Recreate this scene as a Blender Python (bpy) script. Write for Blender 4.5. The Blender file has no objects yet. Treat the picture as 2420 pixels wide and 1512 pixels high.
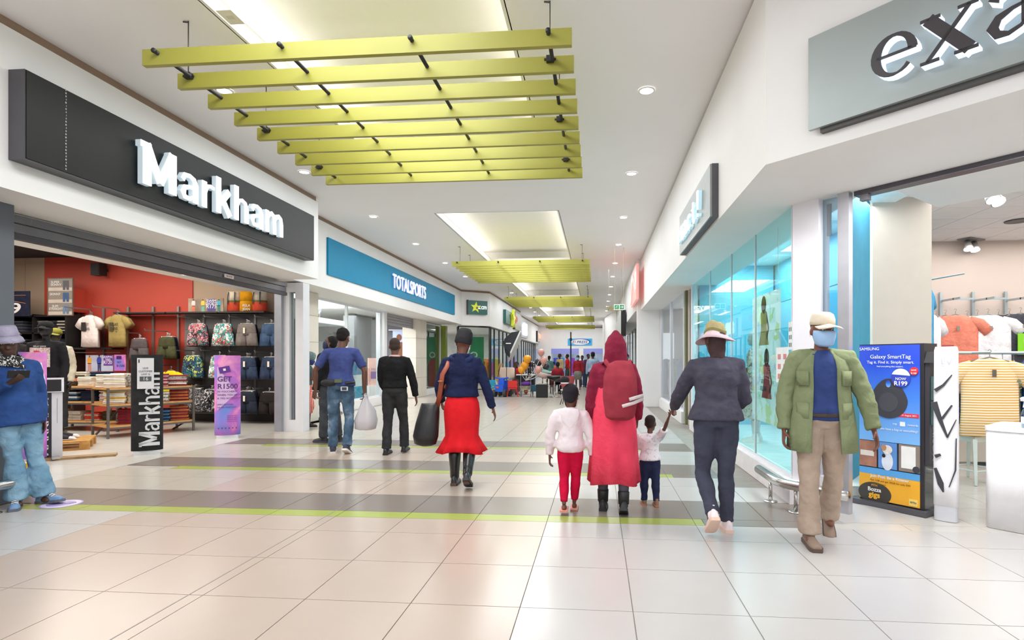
import bpy, bmesh, math, random
from math import sin, cos, pi, radians as R, atan, sqrt, hypot
from mathutils import Vector, Matrix, noise
V = Vector
random.seed(7)
SC = bpy.context.scene
C = SC.collection
# ---------------------------------------------------------------- camera, world, lights, exposure
H, F, CX, HY = 1.38, 1310.0, 1300.0, 852.0
TH = atan((1412 - CX) / F)
cd = bpy.data.cameras.new('camera'); cam = bpy.data.objects.new('camera', cd); C.objects.link(cam)
cd.sensor_width = 36; cd.lens = F / 2420 * 36
cd.shift_x = -(CX - 1210) / 2420; cd.shift_y = (HY - 756) / 2420
cam.location = (0, 0, H); cam.rotation_euler = (pi / 2, 0, TH); cd.clip_end = 200
SC.camera = cam
w = bpy.data.worlds.new('world'); SC.world = w; w.use_nodes = True
w.node_tree.nodes['Background'].inputs[0].default_value = (.93, .965, 1, 1)
w.node_tree.nodes['Background'].inputs[1].default_value = 1.25
vs = SC.view_settings
vs.view_transform = 'Standard'; vs.look = 'None'; vs.gamma = 1; vs.use_curve_mapping = False
vs.exposure = -.15
SC.cycles.max_bounces = 9; SC.cycles.diffuse_bounces = 4; SC.cycles.adaptive_threshold = .015; SC.cycles.transparent_max_bounces = 16
SC.cycles.sample_clamp_indirect = 6; SC.cycles.caustics_reflective = False; SC.cycles.caustics_refractive = False
def area(name, loc, sx, sy, power, col=(1, 1, 1), rot=(0, 0, 0), spread=pi):
    l = bpy.data.lights.new(name, 'AREA'); l.shape = 'RECTANGLE'; l.size = sx; l.size_y = sy
    l.energy = power; l.color = col; l.spread = spread
    o = bpy.data.objects.new(name, l); o.location = loc; o.rotation_euler = rot; C.objects.link(o); return o
COF = [(1.6, 8.3), (11.2, 17.2), (19.5, 27), (29.5, 38.5), (40.5, 46.5)]
for i, (a, b) in enumerate(COF):                      # light of the ceiling coffers
    area('coffer_light', (-2.07, (a + b) / 2, 4.60), 1.9, b - a - .6, (45 if a < 18 else 33) * (b - a), (.915, .96, 1))
area('mall_fill', (-1.5, -2.5, 4.36), 5, 4, 200, (.94, .97, 1))     # unseen fill lamps added behind the camera to brighten the near end
area('mall_fill', (-.5, -8.5, 4.36), 8, 6, 560, (.94, .97, 1))  # second added fill, farther back so it reaches the upright near walls
for y in (8.8, 14, 20, 28, 37, 45):
    area('downlight_row', (.3, y, 4.39), .25, 4.5, 34 if y < 25 else 20, (.93, .965, 1))
    area('downlight_row', (-4.2, y, 4.39), .25, 4.5, 40 if y < 25 else 22, (.9, .95, 1))
area('shop_spots_left', (-9.6, 8.3, 3.7), 3.2, 5.5, 330, (1, .91, .8))
area('shop_spots_left', (-12.6, 8.3, 3.7), 1.5, 5.5, 120, (1, .91, .8))
area('shop_lights_sports', (-8.6, 16.2, 2.98), 2.6, 6, 520)
area('shop_lights_right', (6.2, 7.0, 3.3), 4.5, 4.5, 250, (1, .985, .965))
area('window_lights_right', (2.75, 8.6, 3.24), 1.1, 5, 230, (1, 1, 1))
area('window_lights_white', (2.3, 14.6, 2.9), .4, 3.6, 60)
area('entrance_lights_right', (2.55, 4.35, 2.86), 1.2, .6, 75, (.98, .99, 1), (0, 0, -R(45)))
area('shop_soffit_left', (-6.9, 7.5, 2.86), .5, 4, 60, (1, .96, .9))
area('shop_lights_end', (-1.8, 52, 2.9), 6, 4, 260, (.9, .92, 1))
area('shop_lights_star', (-7.3, 28.5, 2.85), 3, 6, 220)
# ---------------------------------------------------------------- helpers: pixel of the photo -> point on a real plane
_c, _s = cos(TH), sin(TH)
def ray(px, py):
    u = (px - CX) / F; v = (HY - py) / F
    return (u * _c - _s, u * _s + _c, v)
def fl(px, py, z=0):
    d = ray(px, py); t = (z - H) / d[2]; return V((d[0] * t, d[1] * t, z))
def aty(px, py, Y):
    d = ray(px, py); t = Y / d[1]; return V((d[0] * t, Y, H + d[2] * t))
class Plane:
    """vertical wall plane: local x runs to the onlooker's right, y into the wall, z up"""
    def __init__(s, x, y, rz): s.p = (x, y); s.rz = rz; s.u = (cos(rz), sin(rz))
    def at(s, px, py):
        d = ray(px, py); nx, ny = -s.u[1], s.u[0]
        t = (s.p[0] * nx + s.p[1] * ny) / (d[0] * nx + d[1] * ny)
        return ((d[0] * t - s.p[0]) * s.u[0] + (d[1] * t - s.p[1]) * s.u[1], H + d[2] * t)
    def rect(s, x0, y0, x1, y1):
        a = s.at(x0, y0); b = s.at(x1, y1); c = s.at(x0, y1); d = s.at(x1, y0)
        return a[0], b[0], (c[1] + b[1]) / 2, (a[1] + d[1]) / 2
# ---------------------------------------------------------------- objects
def link(name, data, parent=None):
    o = bpy.data.objects.new(name, data); C.objects.link(o)
    if parent is not None: o.parent = parent
    return o
def thing(name, label, cat, loc=(0, 0, 0), rz=0, group=None, kind=None):
    o = link(name, None); o.location = loc; o.rotation_euler = (0, 0, rz); o.empty_display_size = .1
    o['label'] = label; o['category'] = cat
    if group: o['group'] = group
    if kind: o['kind'] = kind
    return o
def tag(o, label, cat, group=None):
    o['label'] = label; o['category'] = cat
    if group: o['group'] = group
    return o
def struct(o, kind='structure'):
    o['kind'] = kind; return o
def dup(root, loc, rz=None, label=None, group=None, sc=None):
    r = root.copy(); C.objects.link(r); r.location = loc
    if rz is not None: r.rotation_euler = (0, 0, rz)
    if label: r['label'] = label
    if group: r['group'] = group
    if sc: r.scale = (sc, sc, sc)
    def kids(a, b):
        for ch in list(a.children):
            c = ch.copy(); C.objects.link(c); c.parent = b; kids(ch, c)
    kids(root, r)
    return r
class B:
    """collects shapes in one bmesh, then links them as ONE mesh object"""
    def __init__(s): s.b = bmesh.new()
    def face(s, pts):
        try: return s.b.faces.new([s.b.verts.new(p) for p in pts])
        except ValueError: return None
    def box(s, x0, x1, y0, y1, z0, z1, rz=0, piv=None, M=None):
        P = [V((x, y, z)) for z in (z0, z1) for x, y in ((x0, y0), (x1, y0), (x1, y1), (x0, y1))]
        if rz:
            pv = V(piv) if piv else V(((x0 + x1) / 2, (y0 + y1) / 2, 0)); m = Matrix.Rotation(rz, 3, 'Z')
            P = [m @ (p - pv) + pv for p in P]
        if M: P = [M @ p for p in P]
        v = [s.b.verts.new(p) for p in P]
        for f in ((3, 2, 1, 0), (4, 5, 6, 7), (0, 1, 5, 4), (1, 2, 6, 5), (2, 3, 7, 6), (3, 0, 4, 7)):
            s.b.faces.new([v[i] for i in f])
        return s
    def rings(s, rs, cap=True, closed=True):
        L = [[s.b.verts.new(p) for p in r] for r in rs]
        for a, b in zip(L, L[1:]):
            n = len(a)
            for i in range(n if closed else n - 1):
                j = (i + 1) % n
                try: s.b.faces.new((a[i], a[j], b[j], b[i]))
                except ValueError: pass
        if cap:
            s.b.faces.new(L[0][::-1]); s.b.faces.new(L[-1])
        return s
    def tube(s, pts, r, n=8, cap=True, flat=1, up=None):
        pts = [V(p) for p in pts]; k = len(pts)
        rr = r if isinstance(r, (list, tuple)) else [r] * k
        rs = []; N = None
        for i, p in enumerate(pts):
            d = (pts[min(i + 1, k - 1)] - pts[max(i - 1, 0)]).normalized()
            if N is None:
                N = V(up) if up else (V((0, 0, 1)) if abs(d.z) < .9 else V((0, 1, 0)))
            N = (N - d * N.dot(d)).normalized(); Bn = d.cross(N)
            rs.append([p + (N * cos(2 * pi * j / n) * flat + Bn * sin(2 * pi * j / n)) * rr[i] for j in range(n)])
        return s.rings(rs, cap)
    def lathe(s, prof, n=16, c=(0, 0, 0), sx=1, sy=1, cap=True):
        c = V(c)
        return s.rings([[c + V((r * sx * cos(2 * pi * j / n), r * sy * sin(2 * pi * j / n), z)) for j in range(n)] for r, z in prof], cap)
    def ball(s, c, rx, ry=None, rz=None, n=12, m=8, M=None):
        ry = ry or rx; rz = rz or rx; c = V(c); rs = []
        for i in range(m + 1):
            t = -pi / 2 + pi * (i + .02) / (m + .04) if m else 0
            t = max(-pi / 2 + .06, min(pi / 2 - .06, -pi / 2 + pi * i / m))
            ps = [V((rx * cos(t) * cos(2 * pi * j / n), ry * cos(t) * sin(2 * pi * j / n), rz * sin(t))) for j in range(n)]
            rs.append([(M @ p if M else p) + c for p in ps])
        return s.rings(rs)
    def prism(s, poly, z0, z1, ax='z'):
        """polygon (a,b) pushed from z0 to z1 along an axis: 'z' (x,y), 'y' (x,z), 'x' (y,z)"""
        f = {'z': lambda a, b, t: (a, b, t), 'y': lambda a, b, t: (a, t, b), 'x': lambda a, b, t: (t, a, b)}[ax]
        lo = [s.b.verts.new(f(a, b, z0)) for a, b in poly]; hi = [s.b.verts.new(f(a, b, z1)) for a, b in poly]
        n = len(poly)
        s.b.faces.new(lo[::-1]); s.b.faces.new(hi)
        for i in range(n): s.b.faces.new((lo[i], lo[(i + 1) % n], hi[(i + 1) % n], hi[i]))
        return s
    def ribbon(s, pts, ws, y0, y1):
        """stroke of a letter: centre line (x,z) with a width at each point"""
        P = [V((a, b)) for a, b in pts]; k = len(P); L = []; Rr = []
        if not isinstance(ws, (list, tuple)): ws = [ws] * k
        for i, p in enumerate(P):
            d = (P[min(i + 1, k - 1)] - P[max(i - 1, 0)]).normalized(); nn = V((-d.y, d.x))
            L.append(p + nn * ws[i] / 2); Rr.append(p - nn * ws[i] / 2)
        rs = [[(l.x, y0, l.y), (r.x, y0, r.y), (r.x, y1, r.y), (l.x, y1, l.y)] for l, r in zip(L, Rr)]
        return s.rings(rs)
    def me(s, name, m=None, smooth=False, bev=0, seg=1):
        if bev:
            bmesh.ops.bevel(s.b, geom=[e for e in s.b.edges if len(e.link_faces) == 2 and e.calc_face_angle(0) > .5], offset=bev, segments=seg, affect='EDGES', clamp_overlap=True)
        bmesh.ops.recalc_face_normals(s.b, faces=s.b.faces)
        me = bpy.data.meshes.new(name); s.b.to_mesh(me); s.b.free()
        if smooth:
            for p in me.polygons: p.use_smooth = True
        if m:
            for x in (m if isinstance(m, (list, tuple)) else [m]): me.materials.append(x)
        return me
    def obj(s, name, m=None, parent=None, smooth=False, bev=0, seg=1):
        return link(name, s.me(name, m, smooth, bev, seg), parent)
def box(name, m, parent, *a, bev=0, **k): return B().box(*a, **k).obj(name, m, parent, bev=bev)
# ---------------------------------------------------------------- materials
def lin(h):
    if isinstance(h, (tuple, list)): return (*h[:3], 1)
    h = h.lstrip('#'); r = []
    for i in (0, 2, 4):
        c = int(h[i:i + 2], 16) / 255; r.append(c / 12.92 if c <= .04045 else ((c + .055) / 1.055) ** 2.4)
    return (*r, 1)
_M = {}
def nodes(name):
    m = bpy.data.materials.new(name); m.use_nodes = True; nt = m.node_tree
    return m, nt, nt.nodes['Principled BSDF']
def tex(nt, kind, scale, co='Object', **k):
    t = nt.nodes.new('ShaderNodeTex' + kind)
    if 'Scale' in t.inputs: t.inputs['Scale'].default_value = scale
    tc = nt.nodes.new('ShaderNodeTexCoord'); nt.links.new(tc.outputs[co], t.inputs['Vector'])
    for a, b in k.items():
        if a in t.inputs: t.inputs[a].default_value = b
        else: setattr(t, a, b)
    return t
def ramp(nt, src, stops, interp='LINEAR'):
    r = nt.nodes.new('ShaderNodeValToRGB'); r.color_ramp.interpolation = interp
    while len(r.color_ramp.elements) < len(stops): r.color_ramp.elements.new(.5)
    for e, (p, c) in zip(r.color_ramp.elements, stops): e.position = p; e.color = lin(c)
    nt.links.new(src, r.inputs[0]); return r.outputs[0]
def mat(col, rough=.55, metal=0, var=.06, vs=6, bump=0, bs=60, emit=0, coat=0, spec=.5):
    """plain surface with a slight procedural change of tone and fine relief"""
    key = (col, rough, metal, var, vs, bump, bs, emit, coat, spec)
    if key in _M: return _M[key]
    m, nt, p = nodes('surface_' + str(col).strip('#'))
    c = lin(col)
    p.inputs['Roughness'].default_value = rough; p.inputs['Metallic'].default_value = metal
    p.inputs['Specular IOR Level'].default_value = spec; p.inputs['Coat Weight'].default_value = coat
    if var:
        t = tex(nt, 'Noise', vs, Detail=3)
        lo = tuple(x * (1 - var) for x in c[:3]); hi = tuple(min(1, x * (1 + var)) for x in c[:3])
        nt.links.new(ramp(nt, t.outputs['Fac'], [(.3, lo), (.7, hi)]), p.inputs['Base Color'])
    else: p.inputs['Base Color'].default_value = c
    if bump:
        t = tex(nt, 'Noise', bs, Detail=4); b = nt.nodes.new('ShaderNodeBump'); b.inputs['Strength'].default_value = bump
        b.inputs['Distance'].default_value = .01
        nt.links.new(t.outputs['Fac'], b.inputs['Height']); nt.links.new(b.outputs[0], p.inputs['Normal'])
    if emit:
        p.inputs['Emission Color'].default_value = c; p.inputs['Emission Strength'].default_value = emit
    _M[key] = m; return m
def cloth(col, col2=None, bump=.35, scale=9): 
    """woven cloth: soft folds and weave"""
    key = ('cloth', col, col2, bump, scale)
    if key in _M: return _M[key]
    m, nt, p = nodes('cloth_' + col.strip('#'))
    p.inputs['Roughness'].default_value = .9; p.inputs['Specular IOR Level'].default_value = .2
    c = lin(col); c2 = lin(col2) if col2 else tuple(x * .8 for x in c[:3])
    t = tex(nt, 'Noise', scale, Detail=5)
    nt.links.new(ramp(nt, t.outputs['Fac'], [(.35, c2), (.65, c)]), p.inputs['Base Color'])
    t2 = tex(nt, 'Noise', 14, Detail=6, Distortion=.6); b = nt.nodes.new('ShaderNodeBump'); b.inputs['Strength'].default_value = bump; b.inputs['Distance'].default_value = .03
    nt.links.new(t2.outputs['Fac'], b.inputs['Height']); nt.links.new(b.outputs[0], p.inputs['Normal'])
    _M[key] = m; return m
def print_cloth(stops, scale=14, kind='Voronoi', co='Object'):
    """printed cloth: blotches of flat colour"""
    m, nt, p = nodes('printed_cloth')
    p.inputs['Roughness'].default_value = .9
    if kind == 'Voronoi':
        n = tex(nt, 'Noise', scale * .6, co); mx = nt.nodes.new('ShaderNodeMixRGB'); mx.inputs[0].default_value = .25
        tc = nt.nodes.new('ShaderNodeTexCoord'); nt.links.new(tc.outputs[co], mx.inputs[1]); nt.links.new(n.outputs['Color'], mx.inputs[2])
        t = nt.nodes.new('ShaderNodeTexVoronoi'); t.inputs['Scale'].default_value = scale; nt.links.new(mx.outputs[0], t.inputs['Vector'])
        sp = nt.nodes.new('ShaderNodeSeparateColor'); nt.links.new(t.outputs['Color'], sp.inputs[0]); src = sp.outputs[0]
    else:
        t = tex(nt, 'Noise', scale, co, Detail=3); src = t.outputs['Fac']
    nt.links.new(ramp(nt, src, stops, 'CONSTANT'), p.inputs['Base Color']); return m
def stripes(c1, c2, scale=30, axis='Z', duty=.5):
    m, nt, p = nodes('striped_cloth'); p.inputs['Roughness'].default_value = .9
    t = tex(nt, 'Wave', scale, bands_direction=axis, Distortion=.4)
    nt.links.new(ramp(nt, t.outputs['Fac'], [(0, c1), (duty, c2)], 'CONSTANT'), p.inputs['Base Color']); return m
def glow(col, strength):
    key = ('glow', col, strength)
    if key in _M: return _M[key]
    m, nt, p = nodes('light_' + str(col).strip('#')); p.inputs['Base Color'].default_value = (.8, .8, .8, 1)
    t = tex(nt, 'Noise', 3); nt.links.new(ramp(nt, t.outputs['Fac'], [(0, col), (1, col)]), p.inputs['Emission Color'])
    p.inputs['Emission Strength'].default_value = strength
    _M[key] = m; return m
def glass(tint='#eef5f3', refl=.12, rough=.0, graze=.5):
    """thin sheet of glass: clear with a tint, and a mirror part that grows at grazing angles"""
    key = ('glass', tint, refl, rough, graze)
    if key in _M: return _M[key]
    m, nt, p = nodes('glass'); nt.nodes.remove(p); out = nt.nodes['Material Output']
    tr = nt.nodes.new('ShaderNodeBsdfTransparent'); tr.inputs[0].default_value = lin(tint)
    g = nt.nodes.new('ShaderNodeBsdfGlossy'); g.inputs['Roughness'].default_value = rough; g.inputs[0].default_value = (1, 1, 1, 1)
    lw = nt.nodes.new('ShaderNodeLayerWeight'); lw.inputs[0].default_value = .5
    pw = nt.nodes.new('ShaderNodeMath'); pw.operation = 'POWER'; pw.inputs[1].default_value = 4; nt.links.new(lw.outputs['Facing'], pw.inputs[0])
    ma = nt.nodes.new('ShaderNodeMath'); ma.operation = 'MULTIPLY_ADD'; ma.inputs[1].default_value = graze; ma.inputs[2].default_value = refl * .5; nt.links.new(pw.outputs[0], ma.inputs[0])
    mx = nt.nodes.new('ShaderNodeMixShader'); nt.links.new(ma.outputs[0], mx.inputs[0])
    nt.links.new(tr.outputs[0], mx.inputs[1]); nt.links.new(g.outputs[0], mx.inputs[2]); nt.links.new(mx.outputs[0], out.inputs[0])
    _M[key] = m; return m
def wood(c1='#d9a766', c2='#b98445', ax='X'):
    key = ('wood', c1, c2, ax)
    if key in _M: return _M[key]
    m, nt, p = nodes('wood'); p.inputs['Roughness'].default_value = .55
    t = tex(nt, 'Wave', 6, bands_direction={'X': 'Y', 'Y': 'X', 'Z': 'X'}[ax], Distortion=5, Detail=3)
    nt.links.new(ramp(nt, t.outputs['Fac'], [(.2, c1), (.9, c2)]), p.inputs['Base Color']); _M[key] = m; return m
_TMP = bpy.data.scenes.new('workbench')
def evaluate(o):
    """mesh of an object after its modifiers, worked out in a scratch scene of its own"""
    _TMP.collection.objects.link(o)
    with bpy.context.temp_override(scene=_TMP, view_layer=_TMP.view_layers[0]): dg = bpy.context.evaluated_depsgraph_get()
    me = bpy.data.meshes.new_from_object(o.evaluated_get(dg), depsgraph=dg)
    old = o.data; bpy.data.objects.remove(o)
    (bpy.data.curves if isinstance(old, bpy.types.Curve) else bpy.data.meshes).remove(old); return me
def text(s, size, m, parent, loc, rz=0, ext=.001, off=0, xs=1, name='lettering', align='CENTER', rx=pi / 2, ry=0, shear=0, sp=1, bev=0):
    """flat or raised letters; local x along the line, z up"""
    cu = bpy.data.curves.new(name, 'FONT'); cu.body = s; cu.size = size; cu.extrude = ext; cu.offset = off
    cu.align_x = align; cu.align_y = 'CENTER'; cu.resolution_u = 3; cu.shear = shear; cu.space_character = sp; cu.bevel_depth = bev
    me = evaluate(bpy.data.objects.new(name, cu))
    me.materials.clear(); me.materials.append(m); me.name = name
    M = Matrix.Rotation(ry, 4, 'Y') @ Matrix.Rotation(rx, 4, 'X') @ Matrix.Diagonal((xs, 1, 1, 1)); me.transform(M)
    o = link(name, me, parent); o.location = loc; o.rotation_euler = (0, 0, rz); return o
WHITE = mat('#efedec', .5, var=.015, vs=2)
WALLW = mat('#eeecea', .75, var=.02, vs=1.5)
ALU = mat('#e4e4e8', .35, .0, .02)
STEEL = mat('#c9c7c4', .22, 1, .05)
DARKM = mat('#4c4a4b', .45, .3, .05)
BLACK = mat('#1d1c1e', .5, 0, .1)
GREYM = mat('#8d8c93', .4, .5, .05)
# ---------------------------------------------------------------- the setting: floor
TXc = [round(.195 + .627 * k, 3) for k in range(-10, 7)]          # joints across the mall
TILE = {k: mat(c, r, 0, .04, 1.2, coat=.0, spec=.4) for k, (c, r) in dict(
    white=('#bfbbb8', .24), cream=('#bdb5a9', .22), peach=('#b9a89b', .25), brown=('#82776f', .26), green=('#a2ad55', .26), shop=('#c9c6c0', .22), shopdark=('#a8988a', .25)).items()}
B().box(-16, 9, -4, 54, -.2, -.006).obj('floor', mat('#9b958e', .6, 0, .1)); FLOOR = bpy.data.objects['floor']; struct(FLOOR)
rows = []
y = 4.73
while y > -2.5: rows.append([y - .627 if y != 4.73 else 4.33, y, 't']); y = rows[-1][0]
for k in range(3):
    o = 1.91 * k
    rows += [[4.73 + o, 4.92 + o, 'g'], [4.92 + o, 5.55 + o, 'b']]
    if k < 2: rows += [[5.55 + o, 6.18 + o, 't'], [6.18 + o, 6.64 + o, 't']]
y = 9.37
while y < 47.5: rows.append([y, y + .627, 't']); y += .627
cache = {}
def tile_mesh(w_, d_, kind):
    k = (round(w_, 3), round(d_, 3), kind)
    if k not in cache: cache[k] = B().box(.003, w_ - .003, .003, d_ - .003, -.02, 0).me('tile', TILE[kind], bev=.0012)
    return cache[k]
cells = []
for y0, y1, t in rows:
    k = round((y0 - 4.73) / 1.91)
    xs = [-6.2] + TXc[1:] if y0 < 11 else [-6.7] + TXc[1:]
    if t == 'g': xs = [-5.45] + [x for x in TXc if -5.45 < x < .9] + [.9, 1.45, 2.0]
    for x0, x1 in zip(xs, xs[1:]):
        if y1 > 5.6 and x1 > 2.1: continue
        if y0 > 16 and x1 > 1.5: continue
        if y0 > 24.3 and x1 < -4.7: continue
        if x1 > 1.9 and y0 + x0 > 7.3: continue
        if t in 'bg' and x1 > 1.95:
            if x0 > 1.9: t2 = 'white'
            else: x1 = 1.9; t2 = None
        else: t2 = None
        kind = 'brown' if t == 'b' else ('peach' if -4.2 < (x0 + x1) / 2 < -.43 else 'white')
        if t == 'g': kind = 'green' if x1 < .95 else 'brown'
        if t == 't' and y0 > 9: kind = 'cream' if x1 < .3 else 'white'
        if t == 't' and x1 < -4.1 and y0 > 5: kind = 'cream'
        cells.append((x0, x1, y0, y1, t2 or kind))
cells.sort(key=lambda c: (c[2] < 2.3, c[2]))
for x0, x1, y0, y1, kind in cells[:290]:
    o = link('tile', tile_mesh(x1 - x0, y1 - y0, kind), FLOOR); o.location = (x0, y0, 0)
for kind in TILE:
    far = [c for c in cells[290:] if c[4] == kind]
    if far:
        b = B()
        for x0, x1, y0, y1, _ in far: b.box(x0 + .003, x1 - .003, y0 + .003, y1 - .003, -.02, 0)
        struct(b.obj('tile', TILE[kind], FLOOR), 'stuff')
b = B().box(-2.404, -2.396, -2, 24, -.02, .001).obj('expansion_joint', mat('#8a8480', .5), FLOOR)
# shop floors
b = B()
for i in range(16):
    for j in range(18):
        x0 = -15.6 + i * .6 if i < 15 else -6.6; x1 = x0 + .6; y0 = 2.0 + j * .6
        if x1 > -6.19: x1 = -6.203
        if x1 > x0: b.box(x0 + .002, x1 - .002, y0 + .002, y0 + .598, -.02, 0)
struct(b.obj('shop_tile', TILE['shop'], FLOOR), 'stuff')
b = B()
for i in range(12):
    for j in range(20):
        x0 = 1.95 + i * .6; y0 = -.5 + j * .6
        if x0 + y0 > 6.0 : b.box(x0 + .002, x0 + .598, y0 + .002, y0 + .598, -.03, -.004)
struct(b.obj('shop_tile', mat('#c6c1ba', .2, 0, .04), FLOOR), 'stuff')
# ---------------------------------------------------------------- ceiling with coffers
ZC = 4.42
b = B(); ys = [-4] + [v for ab in COF for v in ab] + [54]
b.box(-5.9, -3.35, -4, 54, ZC, ZC + .05); b.box(-.79, 4.2, -4, 54, ZC, ZC + .05)
for a, c in zip(ys[::2], ys[1::2]): b.box(-3.35, -.79, a, c, ZC, ZC + .05)
CEIL = struct(b.obj('ceiling', mat('#f3f1f2', .8, 0, .01, 1)))
COVE = glow('#fff8ea', 5.5)
for a, c in COF:
    b = B().box(-3.75, -.39, a - .3, c + .3, ZC + .42, ZC + .46)
    b.box(-3.8, -3.75, a - .3, c + .3, ZC + .05, ZC + .46).box(-.39, -.34, a - .3, c + .3, ZC + .05, ZC + .46)
    b.box(-3.75, -.39, a - .35, a - .3, ZC + .05, ZC + .46).box(-3.75, -.39, c + .3, c + .35, ZC + .05, ZC + .46)
    b.obj('coffer', mat('#f3f2f0', .8, 0, .01), CEIL)
    b = B().box(-3.36, -3.32, a, c, ZC, ZC + .16).box(-.82, -.78, a, c, ZC, ZC + .16)
    b.box(-3.36, -.78, a - .01, a + .02, ZC, ZC + .16).box(-3.36, -.78, c - .02, c + .01, ZC, ZC + .16).obj('coffer_lip', WALLW, CEIL)
    B().box(-3.62, -3.5, a, c, ZC + .06, ZC + .1).box(-.64, -.52, a, c, ZC + .06, ZC + .1).obj('cove_tube', COVE, CEIL)
ORD = 'first second third fourth fifth sixth seventh eighth ninth tenth eleventh twelfth'.split()
def downlight(x, y, i, z=ZC, r=.075, lab=None, power=0):
    t = thing('downlight', lab or '%s recessed downlight of the ceiling row over the %s shops, counted from the near end' % (ORD[i], 'right' if x > 0 else 'left'), 'light', (x, y, z))
    B().lathe([(r * 1.25, -.004), (r * 1.25, -.012), (r, -.014), (r, -.004)], 20, cap=False).obj('trim_ring', WHITE, t, True)
    B().lathe([(r * .2, -.009), (r, -.009), (r, -.006)], 20).obj('lamp', glow('#fffaf0', 9), t)
    return t
for i in range(12): downlight(.55, 3.53 + 2.77 * i if i else 3.53, i)
for i, (x, y) in enumerate([(-4.18, 5.9), (-4.7, 8.55), (-4.71, 11.32), (-4.71, 14.08), (-4.72, 16.9), (-4.75, 19.68), (-3.83, 24.6), (-3.83, 31.65), (-3.9, 34.4), (-3.9, 37.1), (-3.9, 40), (-3.9, 43)]): downlight(x, y, i)
t = thing('access_panel', 'small flush square vent in the ceiling beside the lit coffer', 'vent', (*fl(545, 38, ZC).xy, ZC))
box('panel', mat('#e3dfd6', .7), t, -.07, .07, -.1, .1, -.012, 0, bev=.003); B().box(-.03, .03, -.02, .02, -.016, -.012).obj('plate', mat('#cfcac0', .5), t)
# ---------------------------------------------------------------- bulkheads and walls, left
BROWN = mat('#927a68', .7, 0, .05)
struct(B().box(-6.35, -5.2, -3, 9.95, 2.9, 4.335).obj('wall_left_fascia', WALLW))
struct(B().box(-6.3, -5.215, -3, 9.9, 4.335, 4.42).obj('trim_1', BROWN))
struct(B().box(-7.6, -6.35, -3, 10.4, 2.9, 3.0).box(-7.65, -7.6, -3, 12.1, 2.9, 3.9).obj('ceiling_soffit', WALLW))
struct(B().box(-6.9, -5.8, 9.95, 23.3, 2.93, 4.335).obj('wall_left_sports_fascia', WALLW))
struct(B().box(-6.8, -5.815, 9.95, 23.3, 4.335, 4.42).obj('trim_2', BROWN))
# angled front and onward
def slab(b, pts, th, z0, z1):
    """wall along a path on plan, th thick to the left of travel"""
    for (x0, y0), (x1, y1) in zip(pts, pts[1:]):
        d = V((x1 - x0, y1 - y0)).normalized(); n = V((-d.y, d.x)) * th
        b.prism([(x0, y0), (x1, y1), (x1 + n.x, y1 + n.y), (x0 + n.x, y0 + n.y)], z0, z1)
    return b
struct(slab(B(), [(-5.8, 23.3), (-4.72, 24.1), (-4.72, 34)], .5, 2.9, 4.335).obj('wall_left_angled', WALLW))
struct(slab(B(), [(-5.81, 23.312), (-4.735, 24.108), (-4.735, 34)], .4, 4.335, 4.42).obj('trim_3', BROWN))
struct(B().box(-5.7, -5.1, 35.5, 48, 2.85, 4.335).obj('wall_left_far_fascia', WALLW))
struct(B().box(-5.6, -5.115, 35.5, 48, 4.335, 4.42).obj('trim_4', BROWN))
# ---------------------------------------------------------------- bulkheads and walls, right
RX = 1.3
struct(B().box(RX, 2.4, 4.42, 16.8, 2.9, 4.38).obj('wall_right_fascia', WALLW))
SPD = V((sin(R(44)), -cos(R(44))))
struct(slab(B(), [(RX, 4.42), (RX + SPD.x * 5, 4.42 + SPD.y * 5)], 1.3, 2.897, 4.38).obj('wall_right_splay', WALLW))
struct(slab(B(), [(RX + .05, 16.8), (RX + .05, 4.44), (RX + .05 + SPD.x * 5, 4.44 + SPD.y * 5)], .6, 4.38, 4.42).obj('trim_5', mat('#a89d97', .7)))
struct(B().box(1.2, 1.95, 16.8, 17.25, 0, 4.42).obj('wall_right_wing', WALLW))
struct(B().box(1.16, 1.9, 17.25, 33, 2.9, 4.42).obj('wall_right_far_fascia', WALLW))
struct(slab(B(), [(1.1, 33), (.45, 40), (.45, 48)][::-1], .4, 0, 4.42).obj('wall_right_angled', WALLW))
# end wall
EY = 48.0
struct(B().box(-7, 2.5, EY, EY + .4, 2.42, 4.42).box(-5.2, -4.0, EY, EY + .5, 0, 2.42).box(-1.6, -1.22, EY, EY + .5, 0, 2.42).obj('wall_end', WALLW))
b = B()
for x0, x1 in ((-4.45, -3.3), (-2.6, -1.1), (-.7, .4)): b.box(x0, x1, EY - .03, EY, 4.2, 4.3)
struct(b.obj('trim_6', BROWN))
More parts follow.
